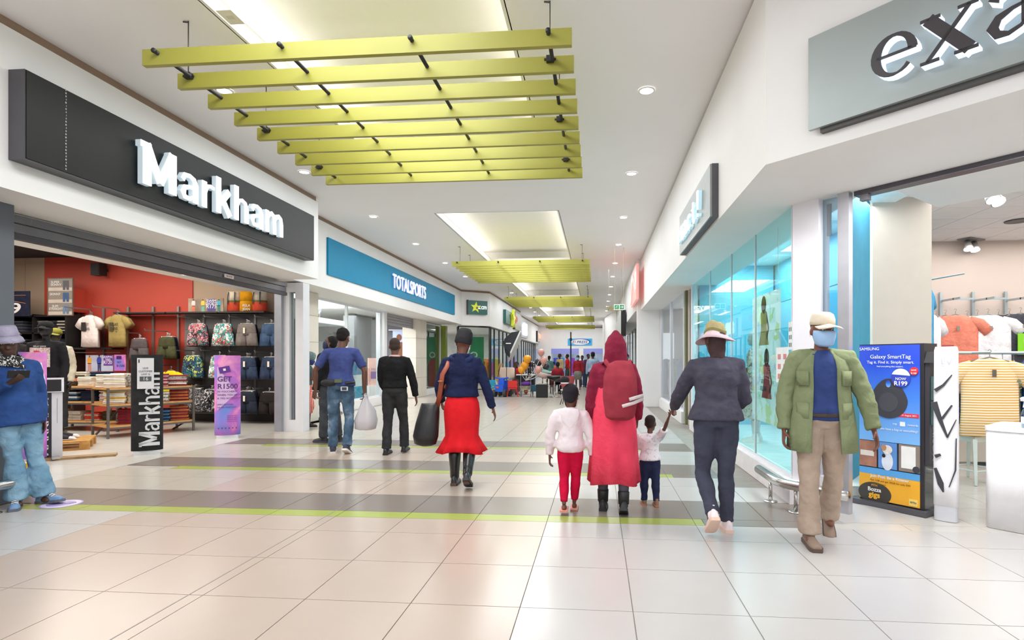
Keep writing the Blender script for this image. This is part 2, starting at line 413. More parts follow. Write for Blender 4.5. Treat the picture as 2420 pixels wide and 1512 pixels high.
# ---------------------------------------------------------------- hanging beam grilles
LIME = mat('#9a963d', .5, 0, .05, 1.5)
def grille(y0, label):
    t = thing('beam_grille', label, 'ceiling grille', (0, y0, 0), 0, 'lime beam grilles under the ceiling')
    me = B().box(-3.77, -.2, 0, .045, 3.832, 3.965).me('beam', LIME, bev=.004)
    for i in range(9): o = link('beam', me, t); o.location = (0, .39 * i, 0)
    pm = B().tube([(0, -.05, 0), (0, 3.25, 0)], .017, 10).tube([(0, -.052, 0), (0, -.03, 0)], .02, 10).me('pipe', BLACK, True)
    rm = B().tube([(0, 0, 3.93), (0, 0, ZC)], .005, 6).tube([(-.05, 0, ZC - .005), (.0, 0, ZC - .012)], .007, 6).me('rod', mat('#5d5b5a', .4, .6), True)
    km = B().box(-.03, .03, -.02, .02, 3.905, 3.955).box(-.05, .05, -.008, .008, 3.92, 3.935).me('clamp', BLACK, bev=.004)
    for x in (-3.63, -2.55, -1.47, -.38):
        o = link('pipe', pm, t); o.location = (x, 0, 3.925)
        if x in (-3.63, -.38):
            for y in (.37, 1.54, 2.71):
                r = link('rod', rm, t); r.location = (x - .02, y, 0); k = link('clamp', km, t); k.location = (x - .02, y, 0)
    return t
g0 = grille(4.3, 'big lime green beam grille hanging nearest, its gaps wide open')
for y, lb in ((14.15, 'second lime beam grille along the mall, beyond the first lit coffer'), (22.2, 'third lime beam grille, level with the star shop sign'), (32.2, 'fourth lime beam grille, a thin band far along the mall'), (40.2, 'farthest lime beam grille, in front of the blue and white oval sign')): dup(g0, (0, y, 0), 0, lb)
# ---------------------------------------------------------------- shop signs
def ftext(s, m, parent, x0, x1, z0, z1, y, ext=.001, off=0, name='lettering', shear=0, sp=1):
    """letters fitted to a rectangle of the sign"""
    cu = bpy.data.curves.new(name, 'FONT'); cu.body = s; cu.size = 1; cu.extrude = ext; cu.offset = off; cu.resolution_u = 4; cu.shear = shear; cu.space_character = sp
    me = evaluate(bpy.data.objects.new(name, cu)); me.materials.clear()
    for mm in (m if isinstance(m, (list, tuple)) else [m]): me.materials.append(mm)
    me.name = name; me.transform(Matrix.Rotation(pi / 2, 4, 'X'))
    xs = [v.co.x for v in me.vertices]; zs = [v.co.z for v in me.vertices]
    ax, bx, az, bz = min(xs), max(xs), min(zs), max(zs)
    for v in me.vertices:
        v.co.x = x0 + (v.co.x - ax) / (bx - ax) * (x1 - x0); v.co.z = z0 + (v.co.z - az) / (bz - az) * (z1 - z0); v.co.y += y
    if isinstance(m, (list, tuple)):
        for p in me.polygons: p.material_index = 0 if p.normal.y < -.5 else 1
    return link(name, me, parent)
def disc(rx, rz, cx, cz, y0, y1, n=32, a0=0, a1=2 * pi):
    return [(cx + rx * cos(a0 + (a1 - a0) * i / n), cz + rz * sin(a0 + (a1 - a0) * i / n)) for i in range(n)]
PL = lambda X: Plane(X, 0, pi / 2)
# black sign with thick white lit letters
P1 = PL(-5.03); x0, x1, z0, z1 = P1.rect(63, 165, 742, 612)
z1 = P1.at(63, 165)[1]; z0 = P1.at(62, 373)[1]
t = thing('shop_sign', 'long black fascia sign with thick lit white letters above the clothing shop', 'sign', (-5.03, 0, 0), pi / 2)
box('panel', mat('#161614', .5, 0, .2, 2, spec=.3), t, x0, x1, 0, .165, z0, z1, bev=.004)
box('panel_frame', mat('#57565a', .5, .3), t, x0 - .008, x1 + .008, .01, .168, z0 - .012, z1 + .006)
a = P1.at(312, 440); b_ = P1.at(662, 560); c_ = P1.at(320, 325)
lz0 = (a[1] + P1.at(655, 560)[1]) / 2; lz1 = c_[1]
LETW = glow('#ffffff', 1.5)
HALO = glow('#cfe9ff', 2.2)
lx0, lx1 = a[0] + .03, b_[0]
SANS = {'M': [([(.12, 0), (.12, 1)], .24), ([(.12, .98), (.5, .16)], .2), ([(.88, .98), (.5, .16)], .2), ([(.88, 0), (.88, 1)], .24), ([(-.06, .93), (.2, .93)], .14)],
    'a': [([(.14, .5), (.24, .64), (.5, .66), (.72, .6), (.80, .46), (.80, 0)], [.2, .18, .16, .2, .28, .28]), ([(.8, .36), (.5, .38), (.24, .32), (.16, .2), (.24, .08), (.5, .06), (.78, .18)], [.12, .13, .2, .26, .2, .14, .12])],
    'r': [([(.22, 0), (.22, .71)], .36), ([(.3, .42), (.45, .6), (.7, .63), (.98, .6)], [.2, .22, .2, .18])],
    'k': [([(.16, 0), (.16, 1)], .28), ([(.28, .30), (.82, .71)], .26), ([(.42, .40), (.86, 0)], .28)],
    'h': [([(.16, 0), (.16, 1)], .28), ([(.22, .42), (.34, .6), (.54, .64), (.76, .58), (.84, .42), (.84, 0)], [.14, .16, .16, .2, .28, .28])],
    'm': [([(.1, 0), (.1, .7)], .17), ([(.14, .46), (.22, .6), (.34, .64), (.46, .58), (.5, .42), (.5, 0)], [.1, .14, .16, .16, .17, .17]), ([(.52, .46), (.62, .6), (.74, .64), (.86, .58), (.9, .42), (.9, 0)], [.1, .14, .16, .16, .17, .17])]}
def heavy(word_, x0, x1, z0, z1, t, y, dep, mface, mside=None):
    """heavy rounded capitals and small letters built from strokes"""
    wd = {'M': 1.35, 'm': 1.3, 'r': .66}; tot = sum(wd.get(c, .9) for c in word_); u = (x1 - x0) / tot; x = x0
    for ch in word_:
        w_ = wd.get(ch, .9) * u * (.9 if mside else .96); f = B(); g = B()
        for pts, ws in SANS[ch]:
            P_ = [(x + p * w_, z0 + q * (z1 - z0)) for p, q in pts]; W_ = [v * w_ for v in ws] if isinstance(ws, list) else ws * w_
            f.ribbon(P_, W_, y - dep - .006, y - dep)
            if mside: g.ribbon(P_, W_, y - dep, y)
        f.obj('letter_face', mface, t)
        if mside: g.obj('letter_return', mside, t)
        x += wd.get(ch, .9) * u
heavy('Markham', lx0 + .02, lx1, lz0 + .02, lz1 - .03, t, -.02, .06, LETW, glow('#86a9bb', .6))
b = B()
for i in range(26): b.box(x0 + .36 + random.uniform(-.004, .004), x0 + .367, -.003, 0, z0 + .02 + i * (z1 - z0) / 26, z0 + .035 + i * (z1 - z0) / 26)
b.obj('cable', mat('#b9b6ae', .5), t)
# blue sign, white lit letters
P2 = PL(-5.76); x0, x1 = P2.at(776, 600)[0], P2.at(1075, 700)[0]
t = thing('shop_sign', 'long turquoise blue fascia sign with small lit white capitals', 'sign', (-5.76, 0, 0), pi / 2)
z0, z1 = 3.23, 4.03
box('panel', mat('#0583ac', .5, 0, .03, spec=.2), t, x0, x1, 0, .04, z0, z1, bev=.003)
a = P2.at(925, 665); b_ = P2.at(1003, 690)
ftext('TOTALSPORTS', [glow('#ffffff', 1.5), glow('#a9a4ea', .8)], t, a[0], b_[0], z0 + .2, z1 - .2, -.04, .015, .004, 'lit_letters', sp=1.02)
# star sign on the angled wall
ang = math.atan2(.8, 1.08)
P3 = Plane(-5.8, 23.3, ang)
def star(cx, cz, r, rot=0, k=.42): return [(cx + (r if i % 2 == 0 else r * k) * sin(rot + i * pi / 5), cz + (r if i % 2 == 0 else r * k) * cos(rot + i * pi / 5)) for i in range(10)]
x0, x1, z0, z1 = P3.rect(1104, 711, 1149, 743)
t = thing('shop_sign', 'dark green sign with a yellow star on the angled white wall', 'sign', (-5.8, 23.3, 0), ang)
box('panel', mat('#2b6561', .4), t, x0, x1, -.13, 0, z0, z1, bev=.004)
box('panel_frame', mat('#3d3a3a', .5), t, x0 - .03, x0 - .002, -.135, 0, z0 - .02, z1 + .02)
w_ = x1 - x0; h_ = z1 - z0
B().prism(star(x0 + w_ * .38, z0 + h_ * .5, h_ * .43, .1), -.15, -.131, 'y').obj('star', mat('#d5d93a', .5, emit=.25), t)
B().prism(star(x0 + w_ * .44, z0 + h_ * .46, h_ * .14, .3), -.153, -.15, 'y').obj('star_gap', mat('#2b6561', .4), t)
ftext('z', glow('#ffffff', .7), t, x0 + w_ * .49, x0 + w_ * .64, z0 + h_ * .4, z0 + h_ * .63, -.135, .004, .02)
ftext('cm', glow('#ffffff', .7), t, x0 + w_ * .67, x0 + w_ * .95, z0 + h_ * .38, z0 + h_ * .62, -.135, .004, .02)
B().box(x0 + w_ * .6, x0 + w_ * .625, -.14, -.131, z0 + h_ * .36, z0 + h_ * .39).box(x0 + w_ * .65, x0 + w_ * .675, -.14, -.131, z0 + h_ * .36, z0 + h_ * .39).obj('dots', WHITE, t)
# signs further along the left wall
PW = PL(-4.72)
t = thing('shop_sign', 'second green star sign, seen edge-on along the left wall', 'sign', (-4.72, 0, 0), pi / 2)
x0, x1 = PW.at(1189, 720)[0], PW.at(1202, 740)[0]
z0, z1 = PW.at(1189, 763)[1], PW.at(1189, 731)[1]
box('panel', mat('#2b6561', .4), t, x0, x1 + 1.2, -.15, 0, z0, z1, bev=.004)
B().prism(star(x1 + .1, (z0 + z1) / 2, .52, .1), -.3, -.16, 'y').obj('star', mat('#d5d93a', .5, emit=.25), t)
ftext('zcm', glow('#ffffff', .8), t, x1 + .5, x1 + 1.15, z0 + .3, z1 - .3, -.16, .004, .02)
t = thing('shop_sign', 'square grey sign with red lettering beside the edge-on star sign', 'sign', (-4.72, 0, 0), pi / 2)
x0, x1 = PW.at(1212, 750)[0], PW.at(1228, 770)[0]
box('panel', mat('#a9a7a0', .35), t, x0, x1 - .1, -.12, 0, z0 - .1, z1 + .15, bev=.004)
box('panel_frame', mat('#3a3838', .5), t, x0 - .04, x0 - .003, -.14, 0, z0 - .13, z1 + .18)
ftext('go', mat('#e2573a', .5), t, x0 + .1, x0 + 1.0, z0 + .2, z1 - .05, -.125, .006, .03)
PF = PL(-5.1)
t = thing('shop_sign', 'white lit sign with bright letters beyond the star shop', 'sign', (-5.1, 0, 0), pi / 2)
x0, x1, z0, z1 = 36.2, 39.5, 2.95, 4.1
box('panel', mat('#b4b4be', .4), t, x0, x1, -.1, 0, z0, z1, bev=.01)
ftext('SS', glow('#f4f6ff', 1.8), t, x0 + .5, x1 - .5, z0 + .15, z1 - .15, -.14, .03, .06, 'lit_letters')
t = thing('shop_sign', 'white sign with orange lit letters and black edge far along the left', 'sign', (-5.1, 0, 0), pi / 2)
x0 = PF.at(1267, 800)[0]; x1 = x0 + 2.6; z0, z1 = PF.at(1267, 806)[1], PF.at(1267, 783)[1]
box('panel', mat('#d8cfc4', .4), t, x0, x1, -.12, 0, z0, z1); box('panel_frame', BLACK, t, x0 - .12, x0 - .005, -.14, 0, z0 - .05, z1 + .05)
ftext('TDI', glow('#ff6a2a', 1.5), t, x0 + .3, x1 - .3, z0 + .25, z1 - .15, -.15, .02, .04, 'lit_letters')
# oval sign on the end wall
t = thing('shop_sign', 'blue sign with a white oval and italic capitals on the end wall', 'sign', (0, EY, 0))
PE = Plane(0, EY - .06, 0); x0, x1, z0, z1 = PE.rect(1342, 800, 1399, 816)
box('panel', mat('#2f9bd0', .4, emit=.3), t, x0, x1, -.06, 0, z0, z1)
cx_, cz_ = (x0 + x1) / 2, (z0 + z1) / 2
B().prism(disc(.86, .27, cx_ + .06, cz_ + .02, 0, 0), -.075, -.061, 'y').obj('crescent', mat('#1c4c9c', .4), t)
B().prism(disc(.80, .24, cx_, cz_, 0, 0), -.085, -.076, 'y').obj('oval', mat('#f4f4f4', .5, var=0), t)
ftext('E  PRESS', mat('#2b3f8c', .5), t, cx_ - .66, cx_ + .66, cz_ - .12, cz_ + .12, -.09, .004, .02, shear=.3, sp=1.1)
ftext('X', mat('#d23a4a', .5), t, cx_ - .5, cx_ - .3, cz_ - .12, cz_ + .14, -.09, .004, .01, shear=.3)
# serif letters drawn as strokes, in a unit box (x 0-1, z 0-1)
def arc(cx, cz, rx, rz, a0, a1, n=20): return [(cx + rx * cos(R(a0 + (a1 - a0) * i / n)), cz + rz * sin(R(a0 + (a1 - a0) * i / n))) for i in range(n + 1)]
def letter(ch):
    n = 20
    mod = lambda a, thin, thick: thin + (thick - thin) * abs(cos(R(a))) ** 1.5
    if ch == 'e':
        A = [(2 + 318 * i / 24) for i in range(25)]
        return [([(.5 + .40 * cos(R(q)), .5 + .45 * sin(R(q))) for q in A], [mod(q, .06, .22) * (1 if 60 < q < 270 else (.9 if q <= 60 else .5)) for q in A]), ([(.12, .52), (.97, .52)], .055)]
    if ch == 'x': return [([(.14, .97), (.86, .03)], .24), ([(.86, .97), (.12, .03)], .07), ([(.0, .97), (.36, .97)], .06), ([(.66, .97), (1, .97)], .06), ([(0, .03), (.34, .03)], .06), ([(.6, .03), (1, .03)], .06)]
    if ch == 'a':
        return [([(.14, .78), (.2, .88), (.36, .96), (.55, .95), (.66, .86), (.68, .7), (.68, .2), (.74, .06), (.85, .04), (.98, .12)], [.2, .12, .06, .08, .16, .2, .2, .16, .09, .05]),
                ([(.66, .56), (.45, .52), (.22, .42), (.12, .24), (.2, .08), (.38, .04), (.58, .12), (.67, .24)], [.05, .07, .14, .2, .16, .08, .06, .05])]
    if ch == 'c': return [(arc(.5, .5, .4, .45, 50, 310), [mod(50 + 260 * i / 20, .06, .22) for i in range(21)]), (arc(.78, .78, .03, .03, 0, 350, 8), .12)]
    if ch == 't': return [([(.45, 1.35), (.45, .2), (.55, .06), (.75, .05), (.9, .14)], [.2, .2, .16, .1, .05]), ([(.1, .97), (.9, .97)], .07)]
    return [([(.5, 1.6), (.5, .45)], [.3, .12]), (arc(.5, .1, .05, .05, 0, 350, 8), .14)]
def word(s, boxes, t, y, dep, mface, mside):
    for ch, (ax, bx, az, bz) in zip(s, boxes):
        f = B(); g = B()
        for pts, ws in letter(ch):
            sx = bx - ax; sz = bz - az
            P_ = [(ax + p * sx, az + q * sz) for p, q in pts]; W_ = [v * sx for v in ws] if isinstance(ws, list) else ws * sx
            if not isinstance(ws, list) and abs(pts[0][1] - pts[-1][1]) < .05: W_ = ws * sz
            g.ribbon(P_, W_, y - dep, y); f.ribbon(P_, W_, y - dep - .012, y - dep)
        g.obj('letter_return', mside, t); f.obj('letter_face', mface, t)
P4 = Plane(1.27, 4.39, -R(46))
t = thing('shop_sign', 'grey fascia sign with dark serif letters and lit white edges over the entrance', 'sign', (1.27, 4.39, 0), -R(46))
xl, z1 = P4.at(1915, 95); z0 = P4.at(1940, 303)[1]
box('panel', mat('#9ea6a4', .38, .2, .05, 2), t, xl, xl + 3.6, -.03, .0, z0, z1, bev=.003)
box('backing', mat('#4b4a48', .5), t, xl + .07, xl + 3.6, .0, .055, z0 - .03, z1)
SIDE = glow('#cfe3fb', 1.05)
e0 = P4.at(2076, 150)[0]; e1 = P4.at(2184, 150)[0]; ez0 = P4.at(2120, 196)[1]; ez1 = P4.at(2150, 84)[1]
q = e1 - e0; w2 = P4.at(2328, 100)[0] - P4.at(2192, 100)[0]; x2 = P4.at(2190, 100)[0]
bx = [(e0, e1, ez0, ez1), (x2, x2 + w2, ez0, ez1)]
u = x2 + w2 + .03
for ch in 'act!': ww = q * (1.05 if ch in 'ac' else .7); bx.append((u, u + ww, ez0, ez1)); u += ww + .04
word('exact!', bx, t, -.03, .075, mat('#3b3639', .4), SIDE)
P5 = PL(1.21); P5 = Plane(1.21, 0, -pi / 2)
t = thing('shop_sign', 'small grey box sign with lit letters on the fascia over the long shop window', 'sign', (1.21, 0, 0), -pi / 2)
xa, xb = P5.at(1606, 550)[0], P5.at(1678, 450)[0]; z1, z0 = P5.at(1678, 387)[1], P5.at(1678, 511)[1]
box('panel', mat('#8f9492', .4), t, xa, xb, 0, .02, z0, z1, bev=.003); box('casing', mat('#55545a', .5), t, xa + .01, xb, .02, .09, z0 - .005, z1 + .005)
la, lb = P5.at(1608, 560)[0], P5.at(1664, 470)[0]; n = (lb - la) / 6
lz0, lz1 = z0 + (z1 - z0) * .22, z0 + (z1 - z0) * .55
word('exact!', [(la + n * i, la + n * (i + .9), lz0, lz1) for i in range(6)], t, 0, .04, glow('#f4fbff', 1.35), glow('#7cc4dc', .8))
# exit sign, hanging, and the signs on the far right
t = thing('exit_sign', 'green running-man exit sign hanging on two rods', 'sign', (.70, 15.0, 0))
PX = Plane(.70, 15, 0); x0, x1, z0, z1 = PX.rect(1451, 719, 1476, 732)
box('sign_plate', mat('#eef2ee', .4, emit=.3), t, x0, x1, -.015, .015, z0, z1)
G = mat('#1f8f52', .4, emit=.25); h_ = z1 - z0; w_ = x1 - x0
for k in (.06, .54): box('pictogram_field', G, t, x0 + w_ * k, x0 + w_ * (k + .4), -.018, -.0155, z0 + h_ * .12, z1 - h_ * .12)
cx_ = x0 + w_ * .26; cz_ = (z0 + z1) / 2; u = h_ * .3
B().ball((cx_ + u * .25, -.02, cz_ + u * .8), u * .18, .002, u * .18).ribbon([(cx_ + u * .15, cz_ + u * .55), (cx_ - u * .1, cz_ - u * .1), (cx_ + u * .35, cz_ - u * .4), (cx_ + u * .2, cz_ - u * .9)], u * .25, -.021, -.0185).ribbon([(cx_ - u * .1, cz_ - u * .1), (cx_ - u * .4, cz_ - u * .5), (cx_ - u * .9, cz_ - u * .5)], u * .22, -.021, -.0185).ribbon([(cx_ - u * .6, cz_ + u * .1), (cx_ - u * .2, cz_ + u * .5), (cx_ + u * .2, cz_ + u * .45), (cx_ + u * .7, cz_ + u * .2)], u * .18, -.021, -.0185).obj('running_man', WHITE, t)
ax = x0 + w_ * .74
B().ribbon([(ax - u, cz_), (ax + u * .3, cz_)], u * .4, -.021, -.0185).prism([(ax + u * .2, cz_ + u * .8), (ax + u, cz_), (ax + u * .2, cz_ - u * .8), (ax - u * .1, cz_ - u * .8), (ax + u * .4, cz_), (ax - u * .1, cz_ + u * .8)], -.021, -.0185, 'y').obj('arrow', WHITE, t)
for k in (.08, .92): B().tube([(x0 + w_ * k, 0, z1), (x0 + w_ * k, 0, ZC)], .006, 6).obj('rod', mat('#b5a98f', .4, .6), t)
t = thing('hanging_letters', 'olive green cut-out letters hanging beyond the exit sign', 'sign', (.62, 18.5, 0))
PX = Plane(.62, 18.5, 0); x0, x1, z0, z1 = PX.rect(1435, 723, 1472, 735)
ftext('Vinum', mat('#a9aa55', .5), t, x0, x1, z0, z1, 0, .02, .02, shear=.2)
for k in (.1, .9): B().tube([(x0 + (x1 - x0) * k, 0, (z0 + z1) / 2), (x0 + (x1 - x0) * k, 0, ZC)], .004, 5).obj('wire', mat('#b5a98f', .4, .6), t)
t = thing('shop_sign', 'red lit panel sign high behind glass at the far right shop', 'sign', (1.12, 0, 0), -pi / 2)
P6 = Plane(1.12, 0, -pi / 2); xa, xb = P6.at(1494, 700)[0], P6.at(1507, 700)[0]
box('panel', mat('#e99a94', .3, emit=.4), t, xa, xb, -.04, .03, 3.1, 4.1); B().ribbon([(xa + .2, 3.2), (xa + (xb - xa) * .5, 3.9), (xb - .2, 3.35)], .14, -.06, -.041).obj('red_stroke', glow('#ff5a4a', 1.2), t)
t = thing('shop_sign', 'grey box sign with black edge far along the right wall', 'sign', (1.1, 0, 0), -pi / 2)
P6 = Plane(1.1, 0, -pi / 2); xa, xb = P6.at(1462, 760)[0], P6.at(1477, 760)[0]
box('panel', mat('#c9ccca', .4), t, xa, xb, -.12, .03, P6.at(1477, 792)[1], P6.at(1477, 735)[1]); box('edge', BLACK, t, xb + .005, xb + .15, -.16, .03, P6.at(1477, 794)[1], P6.at(1477, 733)[1])
# ---------------------------------------------------------------- left shop opening: pier, shutter, side pillar
t = struct(B().box(-6.36, -5.69, 2.4, 4.96, 0, 2.9).obj('wall_left_pillar', mat('#5d6168', .45, 0, .05, 2)))
SHUT = mat('#77757a', .4, .5, .06)
def shutter(b, x0, x1, y0, y1, z0, z1, n):
    pass
t = thing('roller_shutter', 'rolled-up grey shutter under the header of the clothing shop', 'shutter', (-6.02, 0, 0), pi / 2)
PS = PL(-5.95); zt = 2.89
for i, (za, zb, yo) in enumerate(((2.80, 2.88, 0), (2.70, 2.79, .02), (2.63, 2.69, .0))):
    box('slat', SHUT if i < 2 else mat('#4f4d52', .45, .4), t, 4.98, 10.2, -.07 + yo, .0 + yo, za, zb, bev=.012)
B().box(8.4, 8.62, -.075, -.06, 2.715, 2.77).obj('label_plate', mat('#f0eeee', .5), t); text('NO STOP', .035, mat('#c43b3b', .5), t, (8.51, -.078, 2.742))
t = struct(B().box(-6.26, -6.12, 10.28, 10.6, 0, 2.72).obj('door_1', mat('#a7a9b0', .35, .4)))
b = B().box(-6.12, -6.0, 10.36, 10.6, 0, 2.9).box(-5.88, -5.72, 10.36, 10.6, 0, 2.9).box(-6.0, -5.88, 10.36, 10.6, 0, .22).box(-6.0, -5.88, 10.36, 10.6, 2.72, 2.9)
struct(b.obj('window_1', ALU)); o = bpy.data.objects['window_1']
box('pane', glass('#d9e2df', .2), o, -6.0, -5.88, 10.44, 10.452, .22, 2.72)
box('mullion', mat('#55555a', .4), o, -5.955, -5.945, 10.46, 10.48, .22, 2.72)
struct(B().box(-6.34, -6.0, 10.61, 10.75, 0, 2.95).box(-6.64, -6.6, 12.1, 12.3, 0, 2.93).obj('wall_left_divider', WALLW))
# stone pier between the shops, built of blocks
pier = struct(B().box(-6.63, -6.43, 11.02, 12.28, 0, 2.93).obj('wall_left_stone_pier', mat('#bdb5a8', .8)))
BL = mat('#ddd6c9', .6, 0, .04, 2)
for i in range(5):
    box('block', BL, pier, -6.64, -6.42, 11.0, 11.65, i * .6 + .004, min(2.92, i * .6 + .596), bev=.004)
    box('block', BL, pier, -6.64, -6.42, 11.655, 12.3, i * .6 + .004, min(2.92, i * .6 + .596), bev=.004)
# ---------------------------------------------------------------- sports shop front
WX = -6.8
def window(n, rz, p, spans, z0, z1, fm, gm, fw=.05, plinth=None, pm=None, dep=.06):
    """framed glazing along a line: panes and frame bars are children"""
    o = B().box(spans[0], spans[-1], 0, dep, z0 - .04, z0).obj('window_%d' % n, fm); struct(o)
    o.location = (p[0], p[1], 0); o.rotation_euler = (0, 0, rz)
    box('rail', fm, o, spans[0], spans[-1], 0, dep, z1, z1 + .05)
    for s_ in spans: box('mullion', fm, o, s_ - fw / 2, s_ + fw / 2, -.005, dep + .005, z0, z1)
    for a, b_ in zip(spans, spans[1:]): box('pane', gm, o, a + fw / 2, b_ - fw / 2, dep * .4, dep * .4 + .01, z0, z1)
    if plinth: box('plinth', pm or WHITE, o, spans[0], spans[-1], -.05, dep + .1, 0, z0 - .04, bev=.006)
    return o
CLEAR = glass('#f2f7f5', .07)
window(2, pi / 2, (WX, 0), [12.32, 14.6, 16.9], .3, 2.88, ALU, CLEAR, .06, True)
struct(B().box(-6.95, -6.68, 16.93, 17.15, 0, 2.93).obj('door_2', ALU))
PD = PL(-6.9)
t = thing('roller_shutter', 'ribbed grey shutter rolled up over the sports shop door', 'shutter', (-6.85, 0, 0), pi / 2)
for i in range(4): box('slat', mat('#9c9aa0', .4, .4), t, 17.2, 20.0, -.05, .03, 2.56 + i * .09, 2.64 + i * .09, bev=.015)
sp = struct(B().box(-7.2, -6.72, 20.05, 21.3, 0, 2.93).obj('wall_left_stone_column', mat('#bdb5a8', .8)))
for i in range(4):
    box('block', BL, sp, -7.21, -6.70, 20.03, 20.65, i * .74 + .004, min(2.92, i * .74 + .736), bev=.004)
    box('block', BL, sp, -7.21, -6.70, 20.655, 21.32, i * .74 + .004, min(2.92, i * .74 + .736), bev=.004)
window(3, pi / 2, (WX, 0), [21.35, 23.6], .25, 2.85, ALU, glass('#dfe9e6', .3), .07, True)
struct(B().box(-7.0, -6.6, 23.7, 24.0, 0, 2.9).obj('door_3', mat('#7d8a35', .5)))
# sports shop inside: white walls, dark door recess
struct(B().box(-13, -6.85, 12.31, 12.4, 0, 3.1).box(-13.2, -13, 12.31, 24, 0, 3.1).box(-13, -6.9, 24.1, 24.2, 0, 3.1).obj('wall_left_sports_inside', mat('#f1f0ee', .8)))
struct(B().box(-13.2, -6.9, 12.31, 24.3, 3.05, 3.12).obj('ceiling_sports', WALLW))
struct(B().box(-9.0, -8.6, 19.0, 24, 0, 3.0).box(-8.6, -7.3, 20.5, 20.7, 0, 3.0).obj('wall_left_sports_dark', mat('#6d6e72', .7)))
t = thing('backlit_poster', 'tall backlit athlete poster hanging in the sports shop doorway', 'poster', (-7.9, 20.3, 0), R(20))
PP = Plane(-7.9, 20.3, R(20)); x0, x1, z0, z1 = PP.rect(928, 782, 966, 860)
z0 = .95
box('panel', mat('#a9b9dd', .4, 0, .15, 1.5, emit=.55), t, x0, x1, -.03, 0, z0, z1); box('top_rail', ALU, t, x0 - .15, x1 + .05, -.04, .01, z1 + .01, z1 + .05); box('side_strip', mat('#e8d44a', .4, emit=.4), t, x1, x1 + .06, -.04, 0, z0, z1)
w_ = x1 - x0; cx_ = x0 + w_ * .4
B().ball((cx_, -.035, z1 - .25), .1, .003, .13).prism([(cx_ - .16, z1 - .42), (cx_ + .16, z1 - .42), (cx_ + .2, z1 - .95), (cx_ + .05, z1 - 1.1), (cx_ - .16, z1 - .9)], -.034, -.031, 'y').obj('athlete', mat('#8a5a40', .6), t)
B().ball((x0 + w_ * .72, -.035, z1 - .75), .035, .003, .045).prism([(x0 + w_ * .66, z1 - .8), (x0 + w_ * .78, z1 - .8), (x0 + w_ * .8, z1 - 1.15), (x0 + w_ * .9, z1 - 1.4), (x0 + w_ * .72, z1 - 1.25), (x0 + w_ * .62, z1 - 1.45)], -.034, -.031, 'y').obj('runner', mat('#34406a', .6), t)
t = thing('promo_board', 'pink promotional stand with a purple card inside the sports shop door', 'advertising stand', (-7.45, 17.9, 0), R(40))
PP = Plane(-7.45, 17.9, R(40)); x0, x1, z0, z1 = PP.rect(884, 846, 905, 905)
box('board', mat('#eeb7ab', .5), t, x0 - .2, x1, -.04, .04, .55, z1, bev=.05, ); box('base', WHITE, t, x0 - .2, x1, -.12, .12, 0, .55)
for i, s_ in enumerate(('IN', 'MILLION', 'MEMBERS')): text(s_, .12, mat('#8c5a7a', .5), t, (x0 + .12, -.045, z1 - .25 - i * .13))
box('card', mat('#6a2f8c', .4), t, x0 - .12, x0 + .32, -.055, -.045, .78, 1.02)
t = thing('pendant_panel', 'flat grey panel hanging inside the sports shop window', 'ceiling panel', (-9.2, 15.4, 0))
box('slab', mat('#cfcfcf', .6), t, -1.4, 1.4, -1.3, 1.3, 2.45, 2.6, bev=.01)
for x in (-1.2, 1.2): B().tube([(x, 0, 2.6), (x, 0, 3.05)], .008, 6).obj('rod', STEEL, t)
b0 = None
for i, (x, y) in enumerate(((-8.0, 13.5), (-8.0, 15.2), (-9.5, 13.4))):
    t = thing('track_spotlight', ['grey spotlight under the sports shop ceiling, nearest the glass edge', 'grey spotlight over the sports shop pendant panel', 'grey spotlight deep in the sports shop window'][i], 'spotlight', (x, y, 0))
    B().tube([(0, 0, 3.05), (0, 0, 2.9)], .015, 8).obj('stem', GREYM, t); B().tube([(-.05, 0, 2.9), (.1, -.05, 2.78)], [.07, .09], 12).obj('head', mat('#aeb1b5', .4, .3), t)
# display wall of the sports shop: shelf grid with small shoes
t = thing('display_grid', 'wire display grid on the white back wall of the sports shop', 'display', (-12.9, 12.5, 0), pi / 2)
b = B()
for i in range(7): b.tube([(i * .9, -.1, .9), (i * .9, -.1, 2.3)], .012, 5)
for k in range(4): b.tube([(0, -.1, .95 + k * .42), (5.4, -.1, .95 + k * .42)], .012, 5)
b.obj('grid', mat('#8a8d92', .4, .4), t)
SHO = [mat(c, .6) for c in ('#3d4a5c', '#c8c2bb', '#5a8ab5', '#2b2b2e')]
sm = []
for m_ in SHO:
    sm.append(B().rings([[(x_, -.05 + .04 * cos(a) , h_ * (0 if a > pi else 1)) for a in (.2, 1.57, 2.9, 3.4, 4.7, 6.0)] for x_, h_ in ((0, .11), (.05, .12), (.1, .1), (.2, .06), (.27, .03))]).me('shoe', m_, True))
for k in range(3):
    for i in range(10):
        if (i * 7 + k * 3) % 4 == 0: continue
        o = link('shoe', sm[(i + k) % 4]); o.location = (-12.78, 12.75 + i * .52, .965 + k * .42); o.rotation_euler = (0, 0, pi / 2)
        tag(o, ['slate', 'beige', 'light blue', 'black'][(i + k) % 4] + ' sports shoe on the %s row of the sports shop wire grid' % ('lowest', 'middle', 'top')[k], 'shoe', 'shoes on the sports shop wall')
t = thing('counter', 'blue and white service counter just inside the sports shop glass', 'counter', (-7.6, 16.3, 0))
for z, m_ in ((0, '#2aa5cc'), (.6, '#f0f0f0'), (.95, '#1c86b8')): box('panel', mat(m_, .4), t, -.35, .35, -.45, .45, z, z + (.6 if z == 0 else .35), bev=.01)
